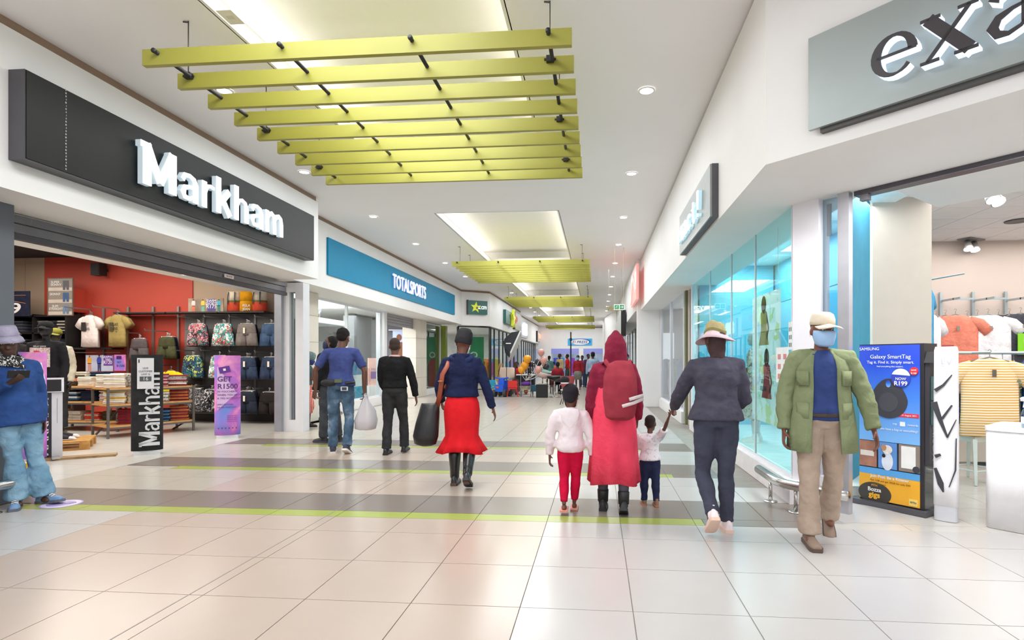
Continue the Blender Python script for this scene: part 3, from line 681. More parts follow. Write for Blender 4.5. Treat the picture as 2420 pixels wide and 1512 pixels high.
# ---------------------------------------------------------------- star shop and on to the end, left
BF = mat('#2f2e2e', .4, .2)
nx = 1.2
window(4, ang, (-6.05, 23.75), [0, 1.55], .12, 2.86, BF, CLEAR, .09)
ex, ey = -6.05 + 1.55 * cos(ang), 23.75 + 1.55 * sin(ang)
window(5, pi / 2, (ex - .03, ey), [.1, 1.2, 2.5, 3.6, 4.8, 6.0, 7.4, 8.9], .12, 2.86, BF, glass('#e4eeeb', .2), .09)
struct(B().box(-9.6, -9.5, 24.3, 34, 0, 3.1).box(-9.6, -4.9, 34.2, 34.3, 0, 3.1).obj('wall_left_star_inside', mat('#e9ebe8', .8)))
struct(B().box(-9.6, -4.9, 24.2, 34.3, 3.0, 3.08).obj('ceiling_star', WALLW))
t = thing('banner', 'green hanging banner with white letters in the star shop window', 'banner', (-6.3, 25.6, 0), R(25))
box('cloth', mat('#2f9a62', .6, 0, .2, 2), t, -.1, 1.0, -.02, 0, 1.25, 2.5); ftext('ZO', WHITE, t, .0, .7, 1.5, 1.8, -.025, .002, .02)
CNAME = ['red', 'pale pink', 'blue', 'cream', 'wine red', 'green', 'orange', 'slate grey']
COLS = ['#b53a3c', '#e9b9c6', '#3a5e8c', '#efe6da', '#8a2c34', '#2f7a5c', '#d98a3a', '#4a4a55']
for i in range(16):
    o = B().rings([[(.2 * s_ * cos(a), .1 * sin(a), z) for a in [2 * pi * k / 8 for k in range(8)]] for s_, z in ((1.1, .1 + .1 * (i % 3)), (1, .7), (.95, 1.0), (1.1, 1.25), (.3, 1.42))]).obj('dress', cloth(COLS[i % 8]))
    o.location = (-5.9 - (i % 2) * .8, 25.6 + i * .52, 0.05); o.rotation_euler = (0, 0, R(30 * (i % 3)))
    tag(o, CNAME[i % 8] + ' garment on display behind the black framed star shop windows, ' + ('nearer' if i < 8 else 'farther') + ' one', 'garment', 'garments behind the star shop windows')
struct(B().box(-9, -5.3, 35.4, 35.6, 0, 3).box(-9, -8.9, 35, 48, 0, 3).obj('wall_left_far_inside', mat('#b9c4e6', .8)))
window(6, pi / 2, (-5.4, 0), [35.6 + 1.24 * i for i in range(11)], .1, 2.8, BF, CLEAR, .1)
for i in range(14):
    o = B().box(-.25, .25, -.3, .3, 0, 1.0 + .5 * (i % 3)).box(-.2, .2, -.25, .25, 1.0 + .5 * (i % 3), 1.3 + .5 * (i % 3)).obj('display_stand', mat(['#7a4ab0', '#d0446a', '#e8e8f4', '#3a7ad0', '#2c2c3a'][i % 5], .5))
    o.location = (-6.6 - (i % 3) * .7, 36.2 + i * .82, 0); tag(o, ['purple', 'pink red', 'white', 'sky blue', 'black'][i % 5] + ' display stand inside the far lilac-lit shop', 'display stand', 'display stands in the far lilac shop')
# ---------------------------------------------------------------- end wall shop
struct(B().box(-8, 3, 56, 56.2, 0, 3).obj('wall_end_inside', mat('#c9d3ee', .7)))
struct(B().box(-8, 3, 48.4, 56, 2.9, 3.0).obj('ceiling_end', WALLW))
for x0, x1 in ((-4.0, -1.6), (-1.22, 1.2)):
    t = thing('window_fascia', 'lilac strip above the end shop window, ' + ('beside the pole' if x0 < -2 else 'under the oval sign'), 'sign', (0, EY, 0))
    box('panel', mat('#8a8fd0', .4, emit=.25), t, x0, x1, -.02, .1, 1.98, 2.42)
window(7, 0, (0, EY), [-3.95, -2.8, -1.62], .1, 1.95, mat('#c9cbe0', .4), CLEAR, .06)
window(8, 0, (0, EY), [-1.2, -.1, 1.2], .1, 1.95, mat('#c9cbe0', .4), CLEAR, .06)
EC = ['#e84aa0', '#2ac0b0', '#f2933a', '#4a5ae0', '#b04ae0', '#f0e04a', '#e8e8f8', '#30a0e8']
for i in range(22):
    x = -4.2 + (i % 11) * .5; z = .02
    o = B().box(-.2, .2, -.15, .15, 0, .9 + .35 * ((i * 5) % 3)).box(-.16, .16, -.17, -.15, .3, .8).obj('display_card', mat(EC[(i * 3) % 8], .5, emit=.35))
    o.location = (x, 49.3 + (i // 11) * 1.5, z); tag(o, ['magenta', 'turquoise', 'orange', 'indigo', 'violet', 'yellow', 'white', 'light blue'][(i * 3) % 8] + ' display board behind the end shop window, ' + ('front row' if i < 11 else 'back row'), 'display board', 'display boards in the end shop')
# far right
window(9, -pi / 2, (1.75, 0), [-33 + 2.25 * i for i in range(8)], .1, 2.85, mat('#c9cbd0', .3), CLEAR, .1)
struct(B().box(4.5, 4.6, 17.3, 33.2, 0, 3.1).obj('wall_right_far_inside', mat('#e4e6f0', .8)))
struct(B().box(1.9, 4.6, 17.3, 33, 3.0, 3.08).obj('ceiling_right_far', WALLW))
for i in range(14):
    o = B().lathe([(.16, .05), (.2, .6), (.17, 1.0), (.2, 1.3), (.06, 1.45)], 8).obj('garment', cloth(['#6a86c0', '#c7cbe8', '#d7d7dd', '#7aa0cc'][i % 4])); o.location = (2.7 + (i % 2) * .6, 18 + i * 1.05, 0)
    tag(o, ['blue', 'lilac', 'pale grey', 'sky blue'][i % 4] + ' garment on display behind the far right glass', 'garment', 'garments behind the far right glass')
# ---------------------------------------------------------------- people
def remesh(b, name, m, parent, vox, smooth=2, wr=0, seed=0, wf=9):
    """fuses the shapes of a body or garment into one continuous surface"""
    o = bpy.data.objects.new(name, b.me(name, m, True))
    md = o.modifiers.new('r', 'REMESH'); md.mode = 'VOXEL'; md.voxel_size = vox; md.use_smooth_shade = True
    if smooth:
        sm = o.modifiers.new('s', 'SMOOTH'); sm.iterations = smooth; sm.factor = .5
    me = evaluate(o); me.materials.clear()
    me.materials.append(m); me.name = name
    if wr:
        n = [v.normal.copy() for v in me.vertices]; cs = []
        for v, nn in zip(me.vertices, n):
            p = v.co
            d = noise.noise(V((p.x * wf + seed, p.y * wf, p.z * wf * 1.5))) + .6 * noise.noise(V((p.x * wf * 2.2, p.y * wf * 2.2 + seed, p.z * wf * 3)))
            cs.extend(p + nn * d * wr)
        me.vertices.foreach_set('co', cs); me.update()
    for p in me.polygons: p.use_smooth = True
    return link(name, me, parent)
def ell(c, rx, ry, n=16, tilt=None, z=0):
    ps = [V((rx * cos(2 * pi * i / n), ry * sin(2 * pi * i / n), 0)) for i in range(n)]
    return [V(c) + (tilt @ p if tilt else p) for p in ps]
SKIN = lambda c='#5b3a2a': mat(c, .5, 0, .08, 5)
DIR = lambda v: V(v).normalized()
class Rig:
    """joints of a standing figure facing +y; lengths for 1.72 m, scaled to the wanted height"""
    def __init__(s, h=1.72, lean=(0, 0), legs=None, arms=None, headrot=(0, 0, 0), child=False, sh=1.0, hipw=1.0, girth=1.0):
        k = s.k = h / 1.72; s.child = child; s.g = girth
        legs = legs or (((-.03, 0, -1), (0, 0, -1)), ((.03, 0, -1), (0, 0, -1))); arms = arms or (((-.15, 0, -1), (-.05, .1, -1)), ((.15, 0, -1), (.05, .1, -1)))
        tl, sl = (.42 * k, .40 * k) if not child else (.36 * k, .35 * k)
        s.pel = V((0, 0, 0)); tor = (.50 if not child else .46) * k
        up = V((sin(R(lean[0])), sin(R(lean[1])), 1)).normalized(); s.up = up
        s.neck = s.pel + up * (tor + .012 * k)
        sw = .185 * k * sh; hw = .085 * k * hipw
        s.sho = [s.pel + up * tor * .885 + V((-sw, 0, 0)), s.pel + up * tor * .885 + V((sw, 0, 0))]
        s.hip = [V((-hw, 0, -.06 * k)), V((hw, 0, -.06 * k))]
        s.knee = [s.hip[i] + DIR(legs[i][0]) * tl for i in (0, 1)]
        s.ank = [s.knee[i] + DIR(legs[i][1]) * sl for i in (0, 1)]
        ua, fa = .29 * k, .26 * k
        s.elb = [s.sho[i] + DIR(arms[i][0]) * ua for i in (0, 1)]
        s.wri = [s.elb[i] + DIR(arms[i][1]) * fa for i in (0, 1)]
        s.hr = Matrix.Rotation(R(headrot[2]), 3, 'Z') @ Matrix.Rotation(R(headrot[0]), 3, 'X') @ Matrix.Rotation(R(headrot[1]), 3, 'Y')
        hk = s.hk = k * (1.05 if not child else 1.3)
        s.head = s.neck + up * .06 * k + s.hr @ V((0, .02 * hk, .095 * hk))
        z = min(s.ank[0].z, s.ank[1].z) - .085 * k
        for L in (s.sho, s.hip, s.knee, s.ank, s.elb, s.wri):
            for i in (0, 1): L[i] = L[i] - V((0, 0, z))
        s.pel = s.pel - V((0, 0, z)); s.neck = s.neck - V((0, 0, z)); s.head = s.head - V((0, 0, z))
def leg_shape(b, r, i, ease=0, to=1.0, hem=None, mul=1.0):
    k = r.k; g = r.g
    hip, kn, an = r.hip[i], r.knee[i], r.ank[i]
    P = [hip + V((0, 0, .03 * k)), hip.lerp(kn, .25), hip.lerp(kn, .65), kn, kn.lerp(an, .3), kn.lerp(an, .65), an]
    rr = [.084 * g, .085 * g, .067, .053, .057, .045, .036]
    if hem: rr = rr[:4] + [max(rr[4], hem * .85), hem * .95, hem]
    rr = [(x * mul) * k + ease for x in rr]
    if to < 1:                       # stops above the ankle
        n = 3 + 3 * to; m = int(n); f = n - m
        P = P[:m + 1] + ([P[m].lerp(P[m + 1], f)] if f else []); rr = rr[:len(P)]
    b.tube(P, rr, 14)
def torso_rings(r, ease=0, z0=-.1, z1=1.0, flare=0, belly=0):
    """elliptic sections from below the pelvis up to the neck; fractions of the torso"""
    k = r.k; g = r.g
    tor = (.50 if not r.child else .46) * k
    S = [(-.3, .168, .13), (-.16, .165, .122)] if z0 < -.2 else [(-.16, .12, .09)]
    S += [(-.04, .17, .12), (.1, .162, .116), (.3, .138, .104), (.5, .14, .11), (.72, .162, .118), (.84, .155, .108), (.92, .115, .085), (.98, .078, .068), (1.03, .062, .06), (1.1, .056, .056)]
    rot = V((0, 0, 1)).rotation_difference(r.up).to_matrix(); out = []
    for f, a, c in S:
        if f < z0 - 1e-6 or f > z1 + 1e-6: continue
        w_ = (a * g * k + ease) * (1 if not r.child else .95); d_ = c * g * k + ease
        if f < .35: w_ += flare * (.35 - f); d_ += flare * (.35 - f)
        cen = r.pel + r.up * f * tor + V((0, belly * k * (1 if .05 < f < .6 else 0), 0))
        out.append(ell(cen, w_, d_, 18, rot))
    return out
def arm_shape(b, r, i, ease=0, to=1.0, cuff=0):
    k = r.k
    s_, e, w_ = r.sho[i], r.elb[i], r.wri[i]
    inn = r.pel + r.up * (.80 * (.5 if not r.child else .46) * k); inn = V((inn.x + (s_.x - inn.x) * .45, inn.y, s_.z - .02 * k))
    tr = r.neck.lerp(s_, .25) - V((0, 0, .035 * k)); b.tube([tr, tr.lerp(s_, .55) + V((0, 0, .004)) * k, s_], [.045 * k + ease, .047 * k + ease, .046 * k + ease], 12)
    P = [inn, s_ + V((0, 0, .0)), s_.lerp(e, .35), s_.lerp(e, .75), e, e.lerp(w_, .3), e.lerp(w_, .7), w_]
    rr = [.058, .052, .05, .043, .038, .04, .032, .026]
    rr = [x * k + ease for x in rr]
    if cuff: rr[-1] = rr[-2] = max(rr[-1], cuff)
    n = 1 + to * 6; m = int(n); f = n - m
    P2 = P[:m + 1]; r2 = rr[:m + 1]
    if f > .01 and m < 7: P2.append(P[m].lerp(P[m + 1], f)); r2.append(rr[m] + (rr[m + 1] - rr[m]) * f)
    b.tube(P2, r2, 12)
def hand_shape(b, r, i, curl=.5, ax=None, spread=.12):
    """palm, four fingers of unequal length with two bends, thumb from the side of the palm"""
    k = r.k * (1 if not r.child else 1.1)
    w_ = r.wri[i]; d = (w_ - r.elb[i]).normalized(); sg = -1 if i == 0 else 1
    pn = V(ax) if ax else V((-sg, 0, 0))                       # palm faces this way
    pn = (pn - d * pn.dot(d)).normalized(); sd = d.cross(pn) * -sg    # thumb side
    if not ax and sd.y < 0: sd = -sd
    c0 = w_ + d * .012 * k
    rs = []
    for f, a, t in ((-.02, .024, .019), (.015, .032, .016), (.05, .04, .014), (.085, .041, .012), (.098, .034, .009)):
        rs.append([c0 + d * f * k + sd * a * k * cos(2 * pi * j / 10) + pn * t * k * sin(2 * pi * j / 10) for j in range(10)])
    b.rings(rs)
    for q, (o, L) in enumerate(((.029, .066), (.010, .075), (-.010, .07), (-.029, .055))):
        p = c0 + sd * o * k + d * .075 * k; dd = (d + sd * o * spread * 12).normalized(); pts = [p, p + dd * .022 * k]; a = 0
        for seg in (.42, .33, .25):
            a += curl * .75; v = dd * cos(a) + pn * sin(a); pts.append(pts[-1] + v * L * seg * k)
        b.tube(pts, [.0095 * k, .0095 * k, .009 * k, .008 * k, .0065 * k], 7)
    p = c0 + sd * .022 * k + d * .012 * k; v = (sd * .75 + d * .6 + pn * .35).normalized(); v2 = (sd * .25 + d * .8 + pn * (.3 + .5 * curl)).normalized()
    b.tube([p, p + v * .03 * k, p + v * .03 * k + v2 * .028 * k, p + v * .03 * k + v2 * .052 * k], [.013 * k, .011 * k, .01 * k, .0075 * k], 7)
def head_shape(b, r):
    k = r.hk; c = r.head; M = r.hr; L = lambda x, y, z: c + M @ V((x * k, y * k, z * k))
    b.ball(L(0, -.012, .03), .076 * k, .094 * k, .085 * k, 18, 12, M)                       # skull
    b.rings([[L(a * cos(2 * pi * j / 14), y0 + d * sin(2 * pi * j / 14), z) for j in range(14)] for z, a, d, y0 in ((-.112, .026, .022, .058), (-.1, .045, .05, .04), (-.07, .058, .068, .022), (-.03, .066, .08, .012), (.02, .068, .084, .006))])
    b.ball(L(0, .092, -.022), .013 * k, .016 * k, .022 * k, 10, 6, M); b.ball(L(0, .102, -.036), .019 * k, .012 * k, .011 * k, 10, 6, M)      # nose
    b.ball(L(0, .078, .028), .052 * k, .014 * k, .012 * k, 12, 6, M)                         # brow
    b.ball(L(0, .086, -.068), .026 * k, .012 * k, .006 * k, 10, 5, M); b.ball(L(0, .084, -.079), .022 * k, .011 * k, .007 * k, 10, 5, M)     # lips
    for sx in (-1, 1):
        b.ball(L(sx * .04, .066, -.028), .022 * k, .018 * k, .02 * k, 10, 6, M)              # cheek
        b.ball(L(sx * .078, -.012, -.012), .009 * k, .02 * k, .032 * k, 10, 6, M)            # ear
    n0 = r.neck - r.up * .05 * r.k
    b.tube([n0, r.neck + r.up * .02 * r.k, L(0, -.012, -.05)], [.062 * r.k, .052 * r.k, .05 * r.k], 14)
def shoe(name, r, i, m, parent, yaw=0, pitch=0, L=.27, sole=None, high=.08, laces=None, boot=0):
    k = r.k; a = r.ank[i]
    M = Matrix.Rotation(R(yaw), 3, 'Z') @ Matrix.Rotation(R(pitch), 3, 'X')
    base = V((a.x, a.y, a.z)) ; T = lambda x, y, z: base + M @ V((x * k, y * k, z * k))
    b = B(); S = [(-.075, .028, .06), (-.06, .036, .085), (-.01, .038, .09), (.05, .04, .07), (.11, .045, .05), (.16, .043, .04), (.19, .028, .028)]
    f = L / .27
    b.rings([[T(w_ * cos(q) * 1.0, y * f, -.085 + .018 + max(0, sin(q)) * h_ + min(0, sin(q)) * .012) for q in [2 * pi * j / 12 for j in range(12)]] for y, w_, h_ in S])
    b.tube([T(0, -.01, -.03), T(0, -.008, high - .02 + boot)], [.045 * k, (.043 if not boot else .06) * k], 12)
    o = remesh(b, name, m, parent, .009 * max(.7, k), 1)
    b = B(); b.rings([[T((w_ + .005) * cos(q), y * f * 1.02, zz) for q in [2 * pi * j / 12 for j in range(12)] for zz in [z]] for y, w_, z in ()]) if 0 else None
    b = B(); out = [(y * f * 1.02, w_ + .004) for y, w_, h_ in S]
    poly = [(w_, y) for y, w_ in out] + [(-w_, y) for y, w_ in out[::-1]]
    lo = [T(x, y, -.085) for x, y in poly]; hi = [T(x, y, -.058) for x, y in poly]
    b.rings([lo, hi]); b.obj('sole', sole or BLACK, o)
    if laces:
        b = B()
        for j in range(4): y = .035 + j * .022; z = -.085 + .108 - j * .012; b.tube([T(-.024, y * f, z - .008), T(0, (y + .012) * f, z + .004), T(.024, y * f, z - .008)], .005 * k, 6)
        b.tube([T(.0, .03, .035), T(.03, .05, .03), T(.02, .07, .015)], .004 * k, 5); b.tube([T(0, .03, .035), T(-.03, .055, .03), T(-.015, .075, .012)], .004 * k, 5)
        b.obj('laces', laces, o)
    return o
def body(r, t, skin='#5b3a2a', vox=.011, curl=(.5, .5), palm=(None, None), legs=True, hands=(1, 1)):
    b = B(); head_shape(b, r); b.rings(torso_rings(r, -.012))
    for i in (0, 1):
        arm_shape(b, r, i, -.002)
        if hands[i]: hand_shape(b, r, i, curl[i], palm[i])
        leg_shape(b, r, i, -.006)
        b.ball(r.ank[i] + V((0, .035 * r.k, -.045 * r.k)), .036 * r.k, .09 * r.k, .034 * r.k)
    return remesh(b, 'body', SKIN(skin), t, vox, 2)
def eyes(r, t):
    k = r.hk
    for sx in (-1, 1):
        c = r.head + r.hr @ V((sx * .031 * k, .078 * k, .006 * k))
        e = B().ball(c, .013 * k, .011 * k, .009 * k, 10, 6, r.hr).obj('eye', mat('#e9e2da', .2), t, True)
        B().ball(c + r.hr @ V((0, .008 * k, -.002 * k)), .006 * k, .005 * k, .006 * k, 8, 6, r.hr).obj('iris', BLACK, e, True)
def top(r, t, name, m, ease=.014, sleeve=1.0, hem=-.04, vox=.012, wr=.006, flare=0, neck=1.03, hood=None, cuff=0, belly=0, seed=1, sleeves=None):
    b = B(); b.rings(torso_rings(r, ease, hem, neck, flare, belly))
    for i in (0, 1): arm_shape(b, r, i, ease * .8, (sleeves[i] if sleeves else sleeve), cuff)
    if hood == 'down':
        c = r.neck + V((0, -.05 * r.k, -.0))
        b.tube([c + V((.085 * cos(a), .06 * sin(a) + .02, .012 * sin(-a) + .0)) * r.k for a in [2 * pi * j / 14 for j in range(15)]], .03 * r.k, 8)
        b.ball(c + V((0, -.055, -.075)) * r.k, .085 * r.k, .035 * r.k, .085 * r.k)
    return remesh(b, name, m, t, vox, 2, wr, seed)
def trousers(r, t, name, m, ease=.012, to=1.0, hem=None, vox=.012, wr=.006, rise=.1, seed=3, mul=1.0):
    b = B(); b.rings(torso_rings(r, ease * .8, -.16, rise))
    for i in (0, 1): leg_shape(b, r, i, ease, to, hem, mul)
    return remesh(b, name, m, t, vox, 2, wr, seed)
def hair(r, t, m, full=1.0, name='hair', fuzz=.006, vox=.012):
    k = r.hk; c = r.head; M = r.hr; L = lambda x, y, z: c + M @ V((x * k, y * k, z * k))
    b = B(); b.ball(L(0, -.022, .042), .08 * k * full, .092 * k * full, .084 * k * full, 18, 12, M)
    b.ball(L(0, -.05, -.01), .068 * k * full, .06 * k * full, .06 * k, 14, 8, M)
    return remesh(b, name, m, t, vox, 1, fuzz, 5, 30)
def mask(r, t, m):
    k = r.hk; c = r.head; M = r.hr; L = lambda x, y, z: c + M @ V((x * k, y * k, z * k))
    b = B(); b.rings([[L(a * sin(q), y0 + d * cos(q), z) for q in [-1.9 + 3.8 * j / 14 for j in range(15)]] for z, a, d, y0 in ((-.118, .04, .05, .035), (-.1, .06, .075, .03), (-.05, .074, .092, .022), (-.02, .076, .1, .018), (.0, .074, .09, .018))], False, False)
    o = b.obj('face_mask', m, t, True); md = o.modifiers.new('t', 'SOLIDIFY'); md.thickness = .003
    b = B()
    for sx in (-1, 1): b.tube([L(sx * .073, -.0, -.03), L(sx * .083, -.03, .0), L(sx * .078, -.03, -.05)], .0022 * k, 5)
    b.obj('ear_loop', WHITE, o); return o
def bucket_hat(r, t, m, brim=.15, dz=.0, band=None, wav=.0, name='bucket_hat', mb=None):
    k = r.hk; c = r.head; M = r.hr; L = lambda x, y, z: c + M @ V((x * k, y * k, z * k))
    def ring(ra, z): return [L(ra * cos(a) * .95, ra * sin(a) * 1.08 - .012, z + dz + wav * sin(2 * a)) for a in [2 * pi * j / 24 for j in range(24)]]
    b = B(); b.rings([ring(.0, .145), ring(.06, .145), ring(.077, .135), ring(.085, .1), ring(.092, .055), ring(.094, .05)], False)
    o = b.obj(name, m, t, True); md = o.modifiers.new('t', 'SOLIDIFY'); md.thickness = .004
    b = B(); b.rings([ring(.092, .055), ring(.115, .03), ring(brim, -.005)], False)
    q = b.obj('brim', mb or m, o, True); md = q.modifiers.new('t', 'SOLIDIFY'); md.thickness = .005
    b = B(); b.rings([ring(.0945, .062), ring(.0935, .08)], False).obj('band', band or m, o, True)
    return o
def cap(r, t, m, name='cap'):
    k = r.hk; c = r.head; M = r.hr; L = lambda x, y, z: c + M @ V((x * k, y * k, z * k))
    def ring(ra, z): return [L(ra * cos(a) * .95, ra * sin(a) * 1.1 - .01, z) for a in [2 * pi * j / 20 for j in range(20)]]
    o = B().rings([ring(.01, .135), ring(.05, .132), ring(.075, .115), ring(.087, .08), ring(.089, .04)], False).obj(name, m, t, True)
    md = o.modifiers.new('t', 'SOLIDIFY'); md.thickness = .004
    b = B(); b.rings([[L(ra * sin(a), ra * 1.05 * cos(a) + off, z + .02 * abs(sin(a)) * -1) for a in [-1.15 + 2.3 * j / 10 for j in range(11)]] for ra, off, z in ((.085, 0, .05), (.1, .04, .042), (.095, .085, .03))], False, False)
    q = b.obj('peak', m, o, True); md = q.modifiers.new('t', 'SOLIDIFY'); md.thickness = .005
    return o
def beanie(r, t, m, name='knitted_hat', full=1.12):
    k = r.hk; c = r.head; M = r.hr; L = lambda x, y, z: c + M @ V((x * k, y * k, z * k))
    def ring(ra, z, dy=0): return [L(ra * cos(a) * .95, ra * sin(a) * 1.12 - .015 + dy, z) for a in [2 * pi * j / 20 for j in range(20)]]
    return B().rings([ring(.01, .15 * full), ring(.055 * full, .14 * full), ring(.08 * full, .105 * full), ring(.09 * full, .05), ring(.09 * full, .0, -.012), ring(.082, -.02, -.02)], False).obj(name, m, t, True)
# ---------------------------------------------------------------- clothing shop on the left: shell
LY = 12.1
TAN = mat('#b59e88', .75, 0, .04, 1); REDW = mat('#c24b3b', .6, 0, .05, .8); SLAT = mat('#7c7a7b', .6, 0, .05, 2)
wl = struct(B().box(-16, -6.6, LY, LY + .2, 0, 3.9).obj('wall_left_shop', TAN))
PB = Plane(0, LY, 0); X = lambda px, py=750: PB.at(px, py)[0]; Zz = lambda py, px=400: PB.at(px, py)[1]
box('red_panel', REDW, wl, X(108), X(457), LY - .03, LY, .12, 3.85)
box('red_return', REDW, wl, X(176), X(208), LY - .5, LY - .03, 2.5, 3.05)
box('dark_return', mat('#3a2020', .8), wl, X(173), X(191), LY - .49, LY - .02, 2.5, 3.06)
for a, b_ in ((-15.9, X(61)), (X(61) + .01, X(107))): box('tan_panel', TAN, wl, a, b_, LY - .02, LY, .1, 3.85, bev=.004)
for i in range(6): box('slatwall_board', SLAT, wl, X(440), -6.62, LY - .045, LY - .001, .15 + i * .39, .15 + i * .39 + .385, bev=.004)
struct(B().box(-16, -6.6, LY - .06, LY, 0, .14).obj('baseboard_left', mat('#4a4746', .6)))
struct(B().box(-16.2, -16, 1.5, LY + .2, 0, 3.9).box(-16, -6.3, 1.4, 1.6, 0, 2.9).obj('wall_left_shop_back', mat('#7d5a50', .8)))
struct(B().box(-16.2, -7.6, 1.4, LY + .2, 3.82, 3.9).obj('ceiling_shop_left', mat('#2b2727', .9)))
for x, y, lb in ((-7.12, 6.66, 'oval recessed downlight in the shop soffit, nearest the dark pillar'), (-7.13, 7.93, 'recessed downlight in the shop soffit, middle of the three'), (-7.16, 9.18, 'recessed downlight in the shop soffit, farthest of the three')): downlight(x, y, 0, 2.9, .12, lb)
for i, (px, py) in enumerate(((67, 565), (517, 661))):
    p = fl(px, py, 2.9); t = thing('sprinkler', 'small sprinkler head under the shop soffit, ' + ('nearer the pillar' if i == 0 else 'nearer the door post'), 'sprinkler', p)
    B().tube([(0, 0, 0), (0, 0, -.03)], .012, 8).lathe([(.002, -.03), (.02, -.034), (.02, -.037), (.002, -.037)], 10).obj('head', STEEL, t)
t = thing('wall_speaker', 'small black loudspeaker high on the red wall', 'speaker', (X(256, 640), LY - .25, Zz(640, 256)))
box('cabinet', BLACK, t, -.11, .11, -.1, .1, -.15, .13, bev=.012); box('grille', mat('#2c2a2b', .8), t, -.095, .095, -.108, -.1, -.135, .115, bev=.006); B().box(-.03, .03, .1, .22, -.03, .03).obj('bracket', BLACK, t)
t = thing('ceiling_fan', 'dark ceiling fitting on the black shop ceiling beside the pillar', 'ceiling fitting', (-12.6, 9.4, 3.82))
B().tube([(0, 0, 0), (0, 0, -.15)], .03, 8).lathe([(.05, -.15), (.16, -.2), (.1, -.3), (.02, -.32)], 14).obj('head', BLACK, t); B().prism([(-.5, -.06), (.5, -.12), (.5, .02), (-.5, .06)], -.18, -.17).obj('blade', BLACK, t)
# ---------------------------------------------------------------- wall rails, shelves, prongs
ZS = Zz(741)
t = thing('clothes_shelving', 'steel wall uprights with a black top shelf and clothes arms on the shop wall', 'shelving', (0, 0, 0))
UP = mat('#9c9a98', .4, .6)
UX = [X(p) for p in (192, 250, 308, 367, 426, 486, 546, 607)]
um = B().box(-.022, .022, LY - .075, LY - .045, .35, ZS + .16).me('upright', UP)
for x in UX: o = link('upright', um, t); o.location = (x, 0, 0)
for a, b_ in ((X(306), X(425)), (X(427), X(545)), (X(548), X(652))): box('shelf', mat('#2c292a', .6), t, a + .01, b_ - .01, LY - .45, LY - .08, ZS - .03, ZS, bev=.004)
box('shelf', mat('#2c292a', .6), t, X(195), X(300), LY - .4, LY - .08, Zz(826), Zz(822))
box('rail', UP, t, X(196), X(310), LY - .3, LY - .28, Zz(834), Zz(832))
def prong(px, py, d=.5, root=t): B().box(-.01, .01, LY - d, LY - .06, -.012, .012).tube([(0, LY - d, 0), (0, LY - d - .02, .03)], .008, 6).obj('arm', UP, root).location = (X(px, py), 0, Zz(py, px))
# ---------------------------------------------------------------- garments on hangers
def hanger_me(): return B().tube([(-.19, 0, -.03), (0, 0, .02), (.19, 0, -.03)], .009, 6).tube([(0, 0, .02), (0, 0, .06), (.018, 0, .085), (0, 0, .105), (-.018, 0, .09)], .0035, 5).me('hanger', mat('#8a8886', .4, .3), True)
def clip_me(): return B().tube([(-.16, 0, .015), (.16, 0, .015)], .008, 6).tube([(0, 0, .015), (0, 0, .06), (.02, 0, .085), (0, 0, .105), (-.02, 0, .09)], .004, 5).box(-.15, -.13, -.012, .012, -.03, .02).box(.13, .15, -.012, .012, -.03, .02).me('hanger', mat('#cfcdcb', .35, .4), True)
HG, CG = hanger_me(), clip_me()
def ripple(z, k): return .012 * sin(k * 7 + z * 3)
def tee_me(m, L=.70, w_=.26, seed=0):
    b = B(); n = 18
    b.rings([[V((a * cos(2 * pi * j / n) , (d + .012 * sin(5 * 2 * pi * j / n + seed + z * 6)) * sin(2 * pi * j / n), z)) for j in range(n)] for z, a, d in ((-L, w_ * 1.02, .05), (-L * .7, w_ * .98, .06), (-L * .4, w_ * .97, .06), (-.16, w_ * .97, .06), (-.08, w_ * .9, .05), (-.03, w_ * .6, .035), (.0, w_ * .38, .025))])
    for s_ in (-1, 1): b.tube([(s_ * w_ * .6, 0, -.07), (s_ * w_ * 1.0, 0, -.13), (s_ * w_ * 1.38, 0, -.26)], [.06, .088, .095], 10, flat=.55, up=(0, 1, 0))
    return b.me('cloth', m, True)
def shorts_me(m, L=.47, w_=.225, seed=0):
    b = B(); n = 18
    b.rings([[V((a * cos(2 * pi * j / n), (d + .01 * sin(6 * 2 * pi * j / n + seed)) * sin(2 * pi * j / n), z)) for j in range(n)] for z, a, d in ((-.24, w_ * 1.12, .06), (-.16, w_ * 1.1, .065), (-.05, w_, .055), (0, w_ * .95, .045), (.005, w_ * .9, .03))])
    for s_ in (-1, 1): b.rings([[V((s_ * c_ + a * cos(2 * pi * j / n), (d + .012 * sin(5 * 2 * pi * j / n + seed)) * sin(2 * pi * j / n), z)) for j in range(n)] for z, c_, a, d in ((-L, w_ * .68, w_ * .62, .065), (-L * .75, w_ * .62, w_ * .6, .065), (-.2, w_ * .54, w_ * .58, .062))])
    return b.me('cloth', m, True)
NECK = B().tube([V((.07 * cos(q), .018 * sin(q), -.01 - .035 * (1 + sin(-q)) * .5)) for q in [2 * pi * j / 12 for j in range(13)]], .008, 6).me('collar', mat('#6f6a4a', .8), True)
def garment(kind, me, label, group, x, y, z, rz=0, print_=None, tagc=None, cat=None):
    t = thing('hanging_' + kind, label, cat or kind.replace('tshirt', 't-shirt'), (x, y, z), rz, group)
    link('cloth', me, t); link('hanger', HG if kind in ('tshirt', 'dress') else CG, t)
    if kind == 'tshirt': link('collar', NECK, t)
    if tagc: box('price_tag', tagc, t, -.02, .03, -.085, -.08, -.2, -.08)
    return t
FLOR = lambda *c: print_cloth([(0, c[0]), (.28, c[1]), (.5, c[2]), (.7, c[3]), (.86, c[0])], 26)
